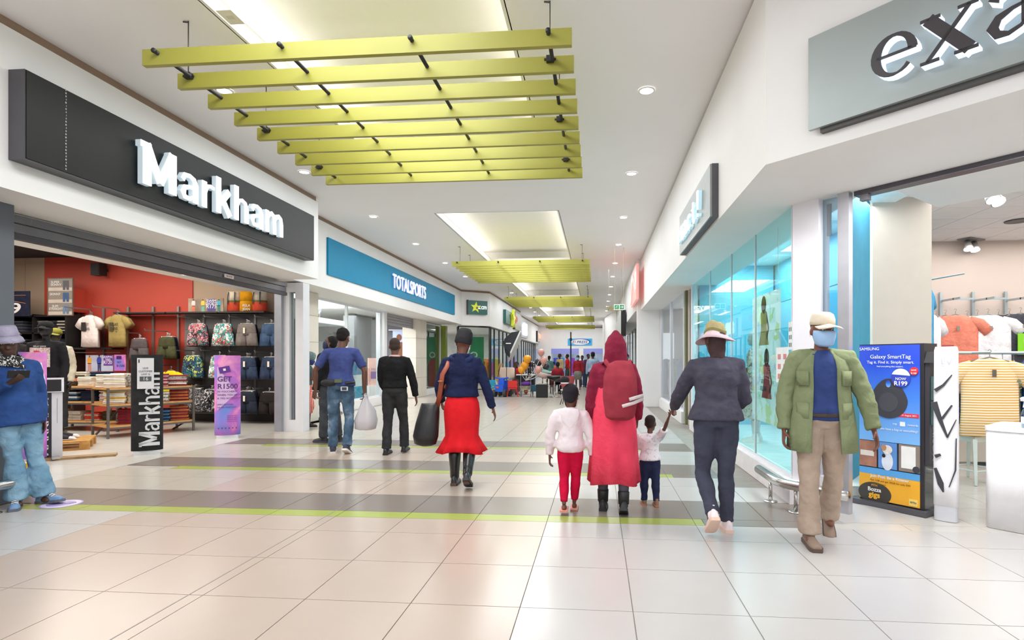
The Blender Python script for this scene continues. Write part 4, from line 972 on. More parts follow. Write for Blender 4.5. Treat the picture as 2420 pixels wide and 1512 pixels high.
mats = dict(pink=FLOR('#3a2f45', '#e79a9a', '#2f8f84', '#c9616f'), teal=FLOR('#3fa6a6', '#eee9e0', '#c9463c', '#2a6e78'), navyf=FLOR('#1d3a58', '#1d3a58', '#2f7f8c', '#cfd24a'),
            greyj=cloth('#857c78', '#756d69'), den=cloth('#516a88', '#3a5070', .4, 6), den2=cloth('#3a4862', '#2c384f'), bw=print_cloth([(0, '#26262a'), (.45, '#8d8c92'), (.6, '#2c2c30'), (.8, '#c9c7c9')], 34),
            bw2=print_cloth([(0, '#1f1e22'), (.55, '#1f1e22'), (.75, '#bdbabf')], 22), dkj=cloth('#2c3240', '#232836'), blk=cloth('#2b2625'), char=cloth('#5b5356', '#504a4c'), olive=cloth('#4a4c33', '#3d3f29'), redd=cloth('#c4352c'), navy=cloth('#1e2136'),
            white=cloth('#eadfdc', '#e0d3d1'), khaki=cloth('#a5925c', '#988650'), yel=cloth('#e6cf22', '#d8c01c'), dkf=FLOR('#2a2438', '#5a3a52', '#2a2438', '#7a5a78'), cream=cloth('#e3dccd'), oli2=cloth('#8c7d4c'))
random.seed(3)
TAGC = mat('#ece4d2', .7)
ROWS = [ # front px centre, py of the waist, kind, material, others behind, label, number behind
    (467, 766, 'shorts', 'pink', 'dkf', 'pink and green floral swim shorts, first in the top row', 4), (527, 766, 'shorts', 'teal', 'teal', 'turquoise swim shorts with red flowers in the top row', 4),
    (583, 766, 'shorts', 'greyj', 'navy', 'grey denim shorts with a white tag in the top row', 4), (640, 766, 'shorts', 'den', 'den2', 'blue denim shorts at the end of the top row', 3),
    (455, 842, 'shorts', 'navyf', 'navyf', 'navy swim shorts with yellow flowers in the second row', 4), (519, 842, 'shorts', 'teal', 'teal', 'turquoise floral swim shorts half hidden behind the pink banner', 3),
    (583, 845, 'shorts', 'den2', 'dkj', 'dark blue denim shorts in the second row beside the pink banner', 5), (640, 845, 'shorts', 'den2', 'den', 'turned-up denim shorts at the end of the second row', 3),
    (461, 920, 'shorts', 'bw', 'bw', 'grey and black leaf print shorts in the bottom row', 5), (500, 922, 'shorts', 'bw2', 'bw2', 'black and white splash print shorts in the bottom row', 4),
    (583, 926, 'shorts', 'dkj', 'dkj', 'black washed denim shorts with a cream tag in the bottom row', 5), (636, 928, 'shorts', 'blk', 'blk', 'dark brown shorts at the end of the bottom row', 3),
    (329, 801, 'shorts', 'char', 'redd', 'charcoal cotton shorts on a clip hanger under the shelf', 4), (394, 797, 'shorts', 'olive', 'navy', 'olive cotton shorts on a white clip hanger', 5),
    (212, 745, 'tshirt', 'white', 'white', 'white t-shirt with a black box print on the red wall', 5), (277, 744, 'tshirt', 'khaki', 'khaki', 'khaki t-shirt with printed capitals on the red wall', 7),
    (405, 876, 'tshirt', 'yel', 'yel', 'bright yellow t-shirt hanging behind the folded stacks', 3)]
for px, py, kind, m1, m2, lab, n in ROWS:
    q = aty(px, py, LY - .62); x, z = q.x + .0, q.z
    me1 = (tee_me if kind == 'tshirt' else shorts_me)(mats[m1], seed=px % 7); me2 = me1 if m2 == m1 else (tee_me if kind == 'tshirt' else shorts_me)(mats[m2], seed=px % 5)
    if kind == 'shorts' and m1 in ('greyj', 'den', 'den2', 'dkj'): pass
    f = garment(kind, me1, lab, None, x, LY - .62, z, R(-12 if px < 420 else -8), tagc=TAGC if m1 in ('greyj', 'dkj', 'den2') else None)
    prong(px + 7, py - 13, .7)
    xw = X(px + 7, py - 13)
    for k in range(n):
        y = LY - .62 + .09 * (k + 1) * (.5 / (.09 * (n + 1)) if n > 4 else 1)
        garment(kind, me2, ORD[k] + ' of the ' + kind.replace('tshirt', 't-shirts') + ' hanging behind the ' + lab.split(' with ')[0].split(',')[0].split(' in the')[0].split(' on ')[0].split(' at ')[0].split(' hanging')[0].split(' half')[0], 'garments behind the ' + lab.split(',')[0].split(' in the')[0], x + (xw - x + .12) * (k + 1) / (n + 1), y, z + random.uniform(-.012, .012), R(-14 + random.uniform(-7, 7)))
    if m1 == 'white':
        box('print', mat('#2a2523', .8), f, -.15, -.01, -.079, -.074, -.36, -.16); text('JY', .09, mat('#3a3030', .8), f, (.05, -.079, -.21), xs=.9); text('ANS', .085, mat('#3a3030', .8), f, (.045, -.079, -.31), xs=.8)
    if m1 == 'khaki':
        box('print', mat('#5c5138', .8), f, -.16, -.02, -.079, -.074, -.36, -.17); text('RELAY', .095, mat('#2f2a1e', .8), f, (.01, -.081, -.22), xs=.9); text('JEANS', .095, mat('#2f2a1e', .8), f, (.01, -.081, -.31), xs=.9)
# ---------------------------------------------------------------- things on the top shelf
def bagp(label, x, c1, c2, c3, txt=None):
    t = thing('rucksack', label, 'bag', (x, LY - .27, ZS))
    B().rings([[V((w_ * cos(q), d_ * sin(q), z)) for q in [2 * pi * j / 16 for j in range(16)]] for z, w_, d_ in ((0, .15, .1), (.02, .165, .12), (.2, .165, .12), (.24, .16, .115))]).obj('lower_body', cloth(c1), t, True)
    B().rings([[V((w_ * cos(q), d_ * sin(q) + yo, z)) for q in [2 * pi * j / 16 for j in range(16)]] for z, w_, d_, yo in ((.235, .162, .117, 0), (.36, .155, .11, 0), (.43, .16, .1, -.01), (.45, .15, .08, -.02))]).obj('upper_body', cloth(c2), t, True)
    if c3:
        B().rings([[V((.164 * cos(q), .119 * sin(q), z)) for q in [2 * pi * j / 16 for j in range(16)]] for z in (.2, .25)], False).obj('band', cloth(c3), t, True)
        for s_ in (-1, 1): B().tube([(s_ * .075, -.11, .44), (s_ * .08, -.128, .3), (s_ * .08, -.13, .16)], .014, 6, flat=.4, up=(0, 1, 0)).obj('strap', BLACK, t)
    if txt:
        text('RELA', .08, WHITE, t, (.06, -.127, .13)); text('JEAN', .08, WHITE, t, (.06, -.127, .05))
bagp('cream and orange roll-top rucksack on the shelf, beside the yellow one', X(573) , '#d1513a', '#d8cfbc', '#6d6a3f'); bagp('plain mustard yellow rucksack between two cream ones', X(602), '#d99a1a', '#d99a1a', None, True); bagp('cream and orange rucksack at the shelf end by the door post', X(631), '#d1513a', '#d8cfbc', '#6d6a3f')
def poster(label, plane, x0, y0, x1, y1, m, th=.015, name='poster', frame=None):
    a, b_, z0, z1 = plane.rect(x0, y0, x1, y1); t = thing(name, label, 'poster', (plane.p[0], plane.p[1], 0), plane.rz)
    box('board', m, t, a, b_, -th, 0, z0, z1, bev=.002)
    if frame: B().box(a - .02, a - .001, -th - .005, .005, z0 - .02, z1 + .02).box(b_ + .001, b_ + .02, -th - .005, .005, z0 - .02, z1 + .02).box(a, b_, -th - .005, .005, z1 + .001, z1 + .02).box(a, b_, -th - .005, .005, z0 - .02, z0 - .001).obj('frame', frame, t)
    return t, a, b_, z0, z1, -th
def figure(t, x, z0, h, y, skin, shirt, pants, hat=None):
    """printed figure: flat colour shapes on the board"""
    f = lambda n, poly, c: B().prism([(x + a * h, z0 + b_ * h) for a, b_ in poly], y - .0022, y - .0012, 'y').obj(n, mat(c, .7, 0, .12, 9), t)
    f('printed_legs', [(-.1, 0), (.0, 0), (.01, .3), (.04, 0), (.13, 0), (.12, .5), (-.11, .5)], pants); f('printed_shirt', [(-.13, .46), (.13, .46), (.16, .7), (.13, .84), (.04, .88), (-.04, .88), (-.13, .84), (-.17, .68)], shirt)
    f('printed_head', [(.055 * cos(q), .93 + .07 * sin(q)) for q in [2 * pi * j / 12 for j in range(12)]], skin)
    if hat: f('printed_hat', [(-.07, .95), (.07, .95), (.05, 1.03), (-.05, 1.03)], hat)
PS_ = Plane(0, LY - .42, 0)
t, a, b_, z0, z1, y = poster('swim shorts price poster standing on the top shelf', PS_, 446, 705, 529, 738, mat('#8a7a6a', .5, 0, .5, 3))
w_, h_ = b_ - a, z1 - z0
for k, c1, c2, hh in ((.15, '#e4c9c6', '#c96a4a', '#c9584a'), (.42, '#d9b84a', '#6fae9c', None), (.87, '#3fa0b8', '#2f7a7a', '#c9a24a')): figure(t, a + w_ * k, z0 + .01, h_ * .92, y, '#6a4a38', c1, c2, hh)
box('print_block', mat('#4c3f8a', .5), t, a + w_ * .55, a + w_ * .78, y - .003, y - .001, z0 + h_ * .1, z1 - h_ * .05)
for i, (s_, sz) in enumerate((('SWIM', .09), ('SHORTS', .08), ('R175', .12))): text(s_, sz, WHITE, t, (a + w_ * .665, y - .005, z1 - h_ * (.2 + .2 * i)))
PL2 = Plane(0, LY - .5, 0)
t, a, b_, z0, z1, y = poster('framed trouser fit guide leaning above the dark shelving', PL2, 116, 659, 172, 744, mat('#8d847c', .5, 0, .05), frame=mat('#6a625a', .5))
for i, (s1, s2) in enumerate((('SUPER', 'SKINNY'), ('SKINNY', ''), ('SLIM', 'STRAIGHT'))):
    zb = z1 - (i + 1) * (z1 - z0) / 3; hh = (z1 - z0) / 3
    box('divider', mat('#c4b7ad', .6), t, a, b_, y - .003, y - .001, zb, zb + hh * .28)
    B().prism([(a + .36, zb + .02), (a + .42, zb + .02), (a + .43, zb + hh * .6), (a + .45, zb + .02), (a + .51, zb + .02), (a + .50, zb + hh * .85), (a + .36, zb + hh * .85)], y - .005, y - .003, 'y').obj('printed_trousers', mat(['#5a5a62', '#3f5a84', '#6a829c'][i], .6), t)
    text(s1, .075, WHITE, t, (a + .17, y - .004, zb + hh * .72)); (text(s2, .075, WHITE, t, (a + .19, y - .004, zb + hh * .5)) if s2 else None)
t, a, b_, z0, z1, y = poster('dark denim price poster, cut off by the pillar', Plane(0, LY - .6, 0), 0, 688, 72, 747, cloth('#272a3f', '#1f2236'))
ftext('99', WHITE, t, b_ - .75, b_ - .22, z0 + .06, z0 + .3, y - .002, .002, .02); B().box(b_ - .7, b_ - .1, y - .003, y - .001, z1 - .1, z1 - .09).ribbon([(b_ - .62, z1 - .08), (b_ - .45, z1 - .22), (b_ - .1, z1 - .28)], .012, y - .003, y - .001).obj('stitching', mat('#b07a5a', .7), t)
PR = Plane(0, LY - .5, 0)
t, a, b_, z0, z1, y = poster('graphic tees price poster under the t-shirts', PR, 204, 839, 268, 877, mat('#b3b9cf', .5, 0, .25, 2)); w_, h_ = b_ - a, z1 - z0
figure(t, a + w_ * .14, z0 + .01, h_ * .95, y, '#8a5a40', '#e0a23a', '#c98a7a'); figure(t, a + w_ * .5, z0 - .0, h_ * 1.0, y, '#8a5a44', '#3a3fa0', '#3a3f6a', '#34388a')
box('print_block', mat('#6a3aa0', .5), t, a + w_ * .66, b_, y - .003, y - .001, z0 + h_ * .35, z1)
for i, (s_, sz) in enumerate((('GRAPHIC', .07), ('TEES', .07), ('R120', .11))): text(s_, sz, WHITE, t, (a + w_ * .82, y - .005, z1 - h_ * (.12 + .17 * i)), xs=.9)
mcl, nt, pb = nodes('cloud_print'); pb.inputs['Roughness'].default_value = .5
tx = tex(nt, 'Noise', 2.6, Detail=5, Distortion=.5); nt.links.new(ramp(nt, tx.outputs['Fac'], [(.25, '#5a8fe0'), (.42, '#8f7fd8'), (.52, '#c96fd0'), (.62, '#f0a0c8'), (.8, '#b48ae0')]), pb.inputs['Base Color']); CLOUD = mcl
t, a, b_, z0, z1, y = poster('small purple voucher poster beside the graphic tees poster', PR, 271, 838, 298, 876, CLOUD)
text('GET', .06, mat('#5a2a7a'), t, (a + .12, y - .003, z1 - .17)); text('R1500', .075, mat('#5a2a7a'), t, (a + .16, y - .003, z1 - .25)); box('printed_card', mat('#4a2070', .5), t, a + .06, a + .18, y - .004, y - .001, z1 - .1, z1 - .03)
t = thing('bucket_hat', 'orange bucket hat with black print on a peg by the dark shelving', 'hat', (X(201, 850), LY - .5, Zz(852, 201)))
B().lathe([(.17, -.14), (.16, -.13), (.11, -.02), (.125, 0), (.12, .08), (.09, .13), (.03, .145), (.005, .145)], 18).obj('felt', cloth('#e8a01e', '#dc931a'), t, True); text('RJ', .07, BLACK, t, (0, -.128, .03))
B().tube([(0, 0, .14), (0, .42, .16)], .008, 6).obj('peg', STEEL, t)
# ---------------------------------------------------------------- dark shelving with folded jeans
t = thing('shelf_unit', 'black shelf unit full of folded jeans behind the black mannequin', 'shelving', (0, 0, 0))
DX0, DX1 = X(0), X(203); LV = [Zz(p, 150) for p in (788, 826, 868, 905)]
for x in (DX0, X(70), X(128), DX1): box('side_panel', BLACK, t, x - .02, x + .02, LY - .5, LY - .03, 0, Zz(746, 150))
box('back_panel', mat('#231f20', .8), t, DX0, DX1, LY - .05, LY - .03, 0, Zz(746, 150))
for z in LV + [Zz(749, 150)]: box('shelf', BLACK, t, DX0, DX1, LY - .5, LY - .05, z - .03, z)
fold_cache = {}
def folded_me(m, w_=.3, d_=.26, h_=.03):
    k = (m.name, w_, d_, h_)
    if k not in fold_cache:
        r_ = h_ / 2; pr = [(-d_ / 2 + r_ - r_ * sin(q), r_ - r_ * cos(q)) for q in (0, .6, 1.2, 1.57, 2, 2.6, pi)] + [(d_ / 2, h_ * .96), (d_ / 2, h_ * .04)]
        b = B(); b.rings([[(x, yy * (1 - .03 * abs(i - 2)), zz) for yy, zz in pr] for i, x in enumerate((-w_ / 2, -w_ * .3, 0, w_ * .3, w_ / 2))])
        fold_cache[k] = b.me('folded_cloth', m, False)
    return fold_cache[k]
def stack(x, y, z, rz, n, ms, label, kind='folded_shirt', cat='folded clothes', w_=.3, d_=.26, h_=.03, jit=.012):
    for i in range(n):
        m = ms[i % len(ms)] if len(ms) < n else ms[i]
        o = link(kind, folded_me(m, w_, d_, h_)); o.location = (x + random.uniform(-jit, jit), y + random.uniform(-jit, jit), z + .001 + i * h_); o.rotation_euler = (0, 0, rz + random.uniform(-.05, .05))
        tag(o, (ORD[i] + ' from the bottom, ' if n > 1 else '') + label.replace('shirts ', 'shirt '), cat, 'stack of ' + label)
JE = [cloth('#2b3042'), cloth('#3a3d47'), cloth('#5f6470'), cloth('#24242a'), cloth('#8d8278'), cloth('#c9bfb0')]
cols = [(37, 'by the pillar'), (82, 'left of the mannequin'), (142, 'right behind the mannequin'), (163, 'beside the mannequin shoulder'), (187, 'at the shelf unit end')]
for li, z in enumerate(LV):
    for ci, (px, wh) in enumerate(cols):
        base = [(JE[(ci + li) % 5]), JE[(ci * 2 + li) % 5]] if ci != 4 else [JE[3], JE[5]] if li == 0 else [JE[3], JE[0]]
        stack(X(px, 800), LY - .29, z, 0, 7 if li else 8, base, 'folded jeans on shelf %s, %s' % (('one', 'two', 'three', 'four')[li], wh), 'folded_jeans', w_=.27, h_=.034)
# ---------------------------------------------------------------- display tables with folded shirts
IRON = mat('#6d6a66', .45, .5); PLANK = wood('#cf9d63', '#b98549')
def table(label, x, y, rz, L, D, zs, brace):
    t = thing('display_table', label, 'table', (x, y, 0), rz)
    for i, z in enumerate(zs):
        for k in range(2): box('plank', PLANK, t, 0, L, D * k / 2 + .003, D * (k + 1) / 2 - .003, z - .03, z, bev=.004)
        B().box(0, L, .0, .02, z - .06, z - .031).box(0, L, D - .02, D, z - .06, z - .031).obj('shelf_rail', IRON, t)
    for lx, ly in ((.0, .0), (L - .03, 0), (0, D - .03), (L - .03, D - .03)): B().box(lx, lx + .035, ly - .02, ly + .015, 0, zs[0] if lx > .1 or True else 1).obj('leg', IRON, t)
    for p0, p1 in brace: B().tube([p0, p1], .018, 4).obj('brace', IRON, t)
    return t
TB = table('plank display table behind the black banner, stacked with shirts', -8.6, 9.05, R(62), 1.42, .72, (.89, .60, .22), [((.02, .62, 0), (.35, .3, .56)), ((1.3, .62, 0), (1.38, .1, .22))])
TA = table('plank display table at the back left with orange and navy shirts', -11.0, 10.02, 0, 1.72, .75, (.88, .58, .2), [((1.42, -.0, 0), (1.70, .02, .86)), ((1.72, .3, .3), (1.45, .1, .86))])
def on(t, lx, ly, z): q = t.location + Matrix.Rotation(t.rotation_euler.z, 3, 'Z') @ V((lx, ly, 0)); return q.x, q.y, z
CR, WH, YL = cloth('#e0d8c6', '#d5ccb9'), cloth('#ece8e6', '#e0dcda'), cloth('#e3b93a')
ORG, SAL, BRN, NVY, BLU = cloth('#e85a1c', '#dd5016'), cloth('#d9846a', '#cf785e'), cloth('#4a3f33'), cloth('#222a42'), cloth('#3f6f94')
PK, PKD = cloth('#d8b9bd'), cloth('#8c3a44'); BKW = print_cloth([(0, '#26242a'), (.5, '#d8d2c8')], 60); BG, BGO = cloth('#8c2f3a'), cloth('#c97f48'); OLV, GRY, RD = cloth('#4d4a38'), cloth('#bdb2a6'), cloth('#c93a26')
S_ = lambda t, lx, ly, z, n, ms, lab, dr=0, h_=.03: stack(*on(t, lx, ly, z), t.rotation_euler.z + dr, n, ms, lab, h_=h_)
rB = -R(28)
S_(TB, .2, .2, .89, 8, [CR, CR, WH], 'cream folded shirts at the near end of the shirt table', rB); S_(TB, .2, .52, .89, 8, [WH, CR], 'pale folded shirts at the back of the shirt table', rB)
S_(TB, .55, .2, .89, 8, [BKW], 'black and white print folded shirts beside the cream stack', rB); S_(TB, .88, .2, .89, 8, [PK, PKD], 'pink and maroon folded shirts behind the black banner', rB); S_(TB, 1.22, .2, .89, 7, [PKD, WH, BKW], 'red and white print folded shirts right of the black banner', rB); S_(TB, 1.2, .52, .89, 5, [mats['yel']], 'yellow folded shirts behind the red and white stack', rB)
S_(TB, .2, .2, .6, 8, [CR, WH, CR, YL], 'cream and yellow folded shirts on the middle plank', rB); S_(TB, .56, .2, .6, 8, [CR], 'plain cream folded shirts on the middle plank by the banner', rB); S_(TB, .9, .2, .6, 6, [BKW, WH], 'black and white folded shirts on the middle plank', rB); S_(TB, 1.24, .2, .6, 9, [BG, BGO], 'burgundy and tan folded shirts on the middle plank end', rB)
S_(TB, .42, .25, .22, 9, [BG], 'burgundy folded shirts on the lowest plank', rB); S_(TB, .92, .2, .22, 8, [BLU, NVY], 'blue folded shirts on the lowest plank', rB); S_(TB, 1.24, .2, .22, 9, [BGO, BG], 'tan and red folded shirts on the lowest plank end', rB)
S_(TA, .22, .2, .88, 9, [ORG], 'bright orange folded shirts on the back left table'); S_(TA, .58, .18, .88, 7, [BRN, BRN, BRN, SAL, SAL], 'brown and salmon folded shirts beside the orange stack'); S_(TA, .95, .18, .88, 6, [WH, CR], 'white folded shirts in the middle of the back left table'); S_(TA, 1.32, .2, .88, 5, [YL, WH], 'white and yellow folded shirts at the table corner')
S_(TA, .5, .52, .88, 9, [CR], 'cream folded shirts behind the salmon stack'); S_(TA, .86, .54, .88, 9, [NVY, BLU], 'navy folded shirts at the back of the table'); S_(TA, 1.3, .54, .88, 8, [WH], 'white folded shirts at the back of the table')
S_(TA, .25, .2, .58, 6, [NVY, ORG, NVY, BLU], 'navy and orange folded shirts on the middle plank'); S_(TA, .62, .2, .58, 7, [NVY, BLU, WH], 'navy, blue and white folded shirts on the middle plank'); S_(TA, 1.0, .2, .58, 7, [NVY], 'dark navy folded shirts on the middle plank'); S_(TA, 1.38, .22, .58, 7, [WH, PK], 'white and pale pink folded shirts on the middle plank')
S_(TA, .3, .2, .2, 7, [GRY, CR], 'grey and cream folded trousers on the lowest plank'); S_(TA, .7, .2, .2, 6, [GRY], 'beige folded trousers on the lowest plank'); S_(TA, 1.08, .2, .2, 5, [GRY, RD, RD], 'red folded shirts on the lowest plank'); S_(TA, 1.42, .25, .2, 6, [OLV, BRN], 'olive folded trousers on the lowest plank')
t = thing('price_ticket', 'pale ticket clipped to the middle plank of the back left table', 'ticket', on(TA, .28, -.04, .56)); box('card', mat('#d5dfe0', .5), t, -.1, .1, -.01, -.003, -.08, .06, rz=.15)
# ---------------------------------------------------------------- mannequins, pallets, shoes
t = thing('pallet', 'light wooden pallet on the shop floor behind the white stand', 'pallet', (-8.55, 7.95, 0), R(38))
PAL = wood('#d3a05a', '#b5803e')
for i in range(6): box('slat', PAL, t, -.55, .55, -.4 + i * .14, -.4 + i * .14 + .1, .115, .14, bev=.003)
for i in range(3): box('bottom_slat', PAL, t, -.55, .55, -.4 + i * .35, -.3 + i * .35, 0, .02)
for i in range(3):
    for k in range(3): box('block', PAL, t, (-.55, -.06, .43)[i], (-.43, .06, .55)[i], -.4 + k * .35, -.3 + k * .35, .021, .114)
t = thing('plank_board', 'thin wooden board lying on the floor by the white stand', 'board', (-7.35, 7.25, 0), R(36)); box('board', wood('#a98a62', '#8d7050'), t, -.62, .45, -.1, .1, .0, .03, bev=.003)
for i, (x, y, rz, lb) in enumerate(((-8.3, 7.95, -70, 'black canvas shoe with a white toe on the pallet'), (-8.5, 8.2, -62, 'second canvas shoe behind it on the pallet'))):
    t = thing('canvas_shoe', lb, 'shoe', (x, y, .142), R(rz))
    B().rings([[V((w_ * cos(q), yy, .02 + max(0, sin(q)) * h_)) for q in [2 * pi * j / 12 for j in range(12)]] for yy, w_, h_ in ((-.12, .03, .06), (-.1, .038, .08), (-.03, .04, .085), (.04, .044, .06), (.1, .045, .04))]).obj('upper', mat('#2a2930', .8), t, True)
    B().rings([[V((w_ * cos(q), yy, .02 + max(0, sin(q)) * h_)) for q in [2 * pi * j / 12 for j in range(12)]] for yy, w_, h_ in ((.1, .045, .04), (.14, .04, .035), (.17, .02, .02))]).obj('toe_cap', WHITE, t, True)
    B().rings([[V((w_ * 1.08 * cos(q), yy, .012 + .012 * sin(q))) for q in [2 * pi * j / 12 for j in range(12)]] for yy, w_ in ((-.13, .03), (-.1, .04), (0, .042), (.1, .046), (.175, .024))]).obj('sole', WHITE, t, True)
def dummy(label, x, y, z, rz, shirt, hatf, hatm, ink='#232224', pants='#3a3a3f'):
    q = aty(x, HY, y); x = q.x
    t = thing('mannequin', label, 'mannequin', (x, y, z), R(rz)); r = Rig(1.80, arms=(((-.14, -.06, -1), (.02, .22, -1)), ((.14, -.06, -1), (-.02, .22, -1))))
    b = B(); k = r.hk; c = r.head; b.ball(c + V((0, 0, .02)), .075 * k, .095 * k, .115 * k, 18, 12); b.tube([r.neck - V((0, 0, .03)), c], .05, 12); b.rings(torso_rings(r, -.012))
    for i in (0, 1): arm_shape(b, r, i); hand_shape(b, r, i, .3); leg_shape(b, r, i, -.006); b.ball(r.ank[i] + V((0, .04, -.05)), .036, .1, .033)
    remesh(b, 'body', mat(ink, .3, 0, .05), t, .012, 2); top(r, t, 'sweatshirt', shirt, .022, 1, -.1, .012, .006, .03); trousers(r, t, 'jeans', cloth(pants), .012, hem=.06)
    hatf(r, t, hatm); B().lathe([(.16, 0), (.16, .012), (.02, .014)], 18).obj('base_plate', STEEL, t)
    return t, r
t, r = dummy('black mannequin in black sweatshirt with red R print and black cap', 110, 8.0, .14, 200, cloth('#242427'), cap, cloth('#2a2b2c'))
pc = r.pel + V((-.0, .0, .30)); yf = .165
o = box('print', print_cloth([(0, '#e5dedd'), (.5, '#e5dedd'), (.62, '#3a3638'), (.85, '#c93a35')], 70), t, pc.x - .13, pc.x + .13, yf, yf + .006, pc.z - .17, pc.z + .13, bev=.002)
text('R', .24, mat('#c9322e', .6), t, (pc.x + .02, yf + .009, pc.z - .01), pi, .002)
text('RELAY JEANS', .028, WHITE, t, (pc.x, yf + .007, pc.z + .15), pi, .001); text('Relay', .06, mat('#c9322e', .6), t, (pc.x, yf + .009, pc.z - .14), pi, .001, shear=.3)
dummy('second black mannequin behind, in an olive cap and cream top', 132, 9.1, .1, 205, cloth('#c9c2b0'), cap, cloth('#8c8a3c'))
dummy('third black mannequin in a brown brimmed hat, mostly hidden by the pillar', 22, 8.6, .12, 215, cloth('#2c2a2c'), bucket_hat, cloth('#6a5a4e'))
# ---------------------------------------------------------------- floor banners and stand at the entrance
def banner(label, px, py, w_px, ytop, m, rz):
    q = fl(px, py); d = -q.x * _s + q.y * _c; rx = w_px / 2 * d / F; zt = H + (HY - ytop) * d / F
    t = thing('floor_banner', label, 'banner', q, rz); n = 32
    b = B(); b.rings([[V((rx * cos(a), rx * .42 * sin(a), z)) for a in [2 * pi * j / n for j in range(n)]] for z in (.055, .3, .7, 1.1, zt - .003, zt)]); b.obj('sleeve', m, t, True)
    B().box(-rx * .8, rx * .8, -rx * .3, rx * .3, 0, .054, bev=0) if 0 else B().box(-rx * .82, rx * .82, -rx * .32, rx * .32, .0, .054).obj('base', mat('#d9dadc', .5), t)
    return t, rx, zt
t, rx, zt = banner('tall black oval floor banner with white lettering reading upwards', 348, 1072, 62, 838, cloth('#343436', '#2c2c2e', .3), R(38))
yb = -rx * .42 - .004
hold = link('lettering', None, t); heavy('Markham', -.5, .5, -.1, .1, hold, 0, .0, mat('#d9dadd', .6)); LB = B()
bm_ = bmesh.new()
for ch in list(hold.children): bm_.from_mesh(ch.data); bpy.data.objects.remove(ch)
bpy.data.objects.remove(hold); me_ = bpy.data.meshes.new('lettering'); bm_.to_mesh(me_); bm_.free(); me_.materials.append(mat('#d9dadd', .6)); me = link('lettering', me_, t)
me.rotation_euler = (0, -pi / 2, 0); me.scale = ((zt - .38) / 1.0, 1, 1.25); me.location = (.03, yb - .0, .13 + (zt - .38) / 2)
box('notice_backing', mat('#e7e6ea', .5), t, -.115, .085, yb - .02, yb - .008, zt - .5, zt - .05)
for s_, z_, sz in (('OUR', .2, .035), ('CUSTOMER', .245, .035), ('LIMIT IS', .29, .035)): text(s_, sz, mat('#44444a'), t, (-.015, yb - .022, zt - z_), xs=.9)
box('number_field', mat('#55565c', .5), t, -.085, .055, yb - .024, yb - .0205, zt - .39, zt - .32); text('16', .07, WHITE, t, (-.015, yb - .027, zt - .355)); box('logo_bar', mat('#3a3a3e'), t, -.1, -.085, yb - .022, yb - .0205, zt - .12, zt - .07)
t, rx, zt = banner('purple sky floor banner with large GET R1500 lettering', 538, 1034, 54, 840, CLOUD, R(30))
yb = -rx * .42 - .004; PUR = mat('#5a2a78', .5)
B().prism([(-rx * .75, 1.28), (rx * .75, .8), (-rx * .75, .5)], yb - .0, yb + .002, 'y').obj('pale_wedge', mat('#d9b8e4', .5), t)
o = box('printed_card', mat('#5f2a90', .4), t, -.085, .085, -.003, .003, -.055, .055); o.rotation_euler = (0, R(-12), 0); o.location = (-.04, yb - .004, 1.22)
B().box(-.02, .02, -.006, -.0035, -.02, .02).obj('card_logo', WHITE, o)
for s_, z_, sz, al in (('GET', 1.05, .125, 0), ('R1500', .92, .125, 0), ('IN VOUCHERS*', .83, .046, 0), ('WHEN YOU OPEN', .77, .046, 0), ('A TFG ACCOUNT', .71, .046, 0), ('APPLY IN-STORE', .6, .034, 0), ('OR ON WHATSAPP', .55, .034, 0)): text(s_, sz, PUR, t, (-rx * .74, yb - .003, z_), align='LEFT', xs=.98, off=.002 if sz > .1 else 0)
for i in range(4): text('SCAN TO APPLY', .022, PUR, t, (.0, yb - .003, .4 - i * .035), align='LEFT')
for i in range(6): box('small_logo', PUR, t, -rx * .7 + i * .055, -rx * .7 + i * .055 + .02, yb + .002, yb + .004, .17, .19)
t, rx, zt = banner('purple sky floor banner behind the leaning man', 77, 1092, 50, 832, CLOUD, R(46))
q = fl(122, 1085); t = thing('sanitiser_stand', 'black and white entrance stand with slanted top and upright lettering', 'stand', q, R(62))
box('side_panel', mat('#d9d9de', .5), t, .0, .12, -.0, .16, .0, .93, bev=.004); box('front_panel', mat('#26242c', .5), t, -.16, -.002, .0, .16, .0, .93, bev=.004)
o = B().prism([(-.02, .935), (.2, .935), (.2, .95), (-.02, 1.14)], -.17, .13, 'x').obj('slanted_top', mat('#eceaf0', .4), t); B().prism([(-.024, .95), (.17, .95), (-.024, 1.115)], -.14, .1, 'x').obj('top_print', BLACK, t)
me = ftext('MARKHAM', mat('#e9e9ee'), t, -.4, .4, -.045, .045, 0, .002, .01); me.rotation_euler = (0, -pi / 2, 0); me.location = (-.08, -.003, .46); box('thin_line', mat('#8a8a90'), t, .06, .064, -.003, 0, .5, .85)
o = box('pedal', STEEL, t, -.05, .07, -.2, -.02, .02, .045)
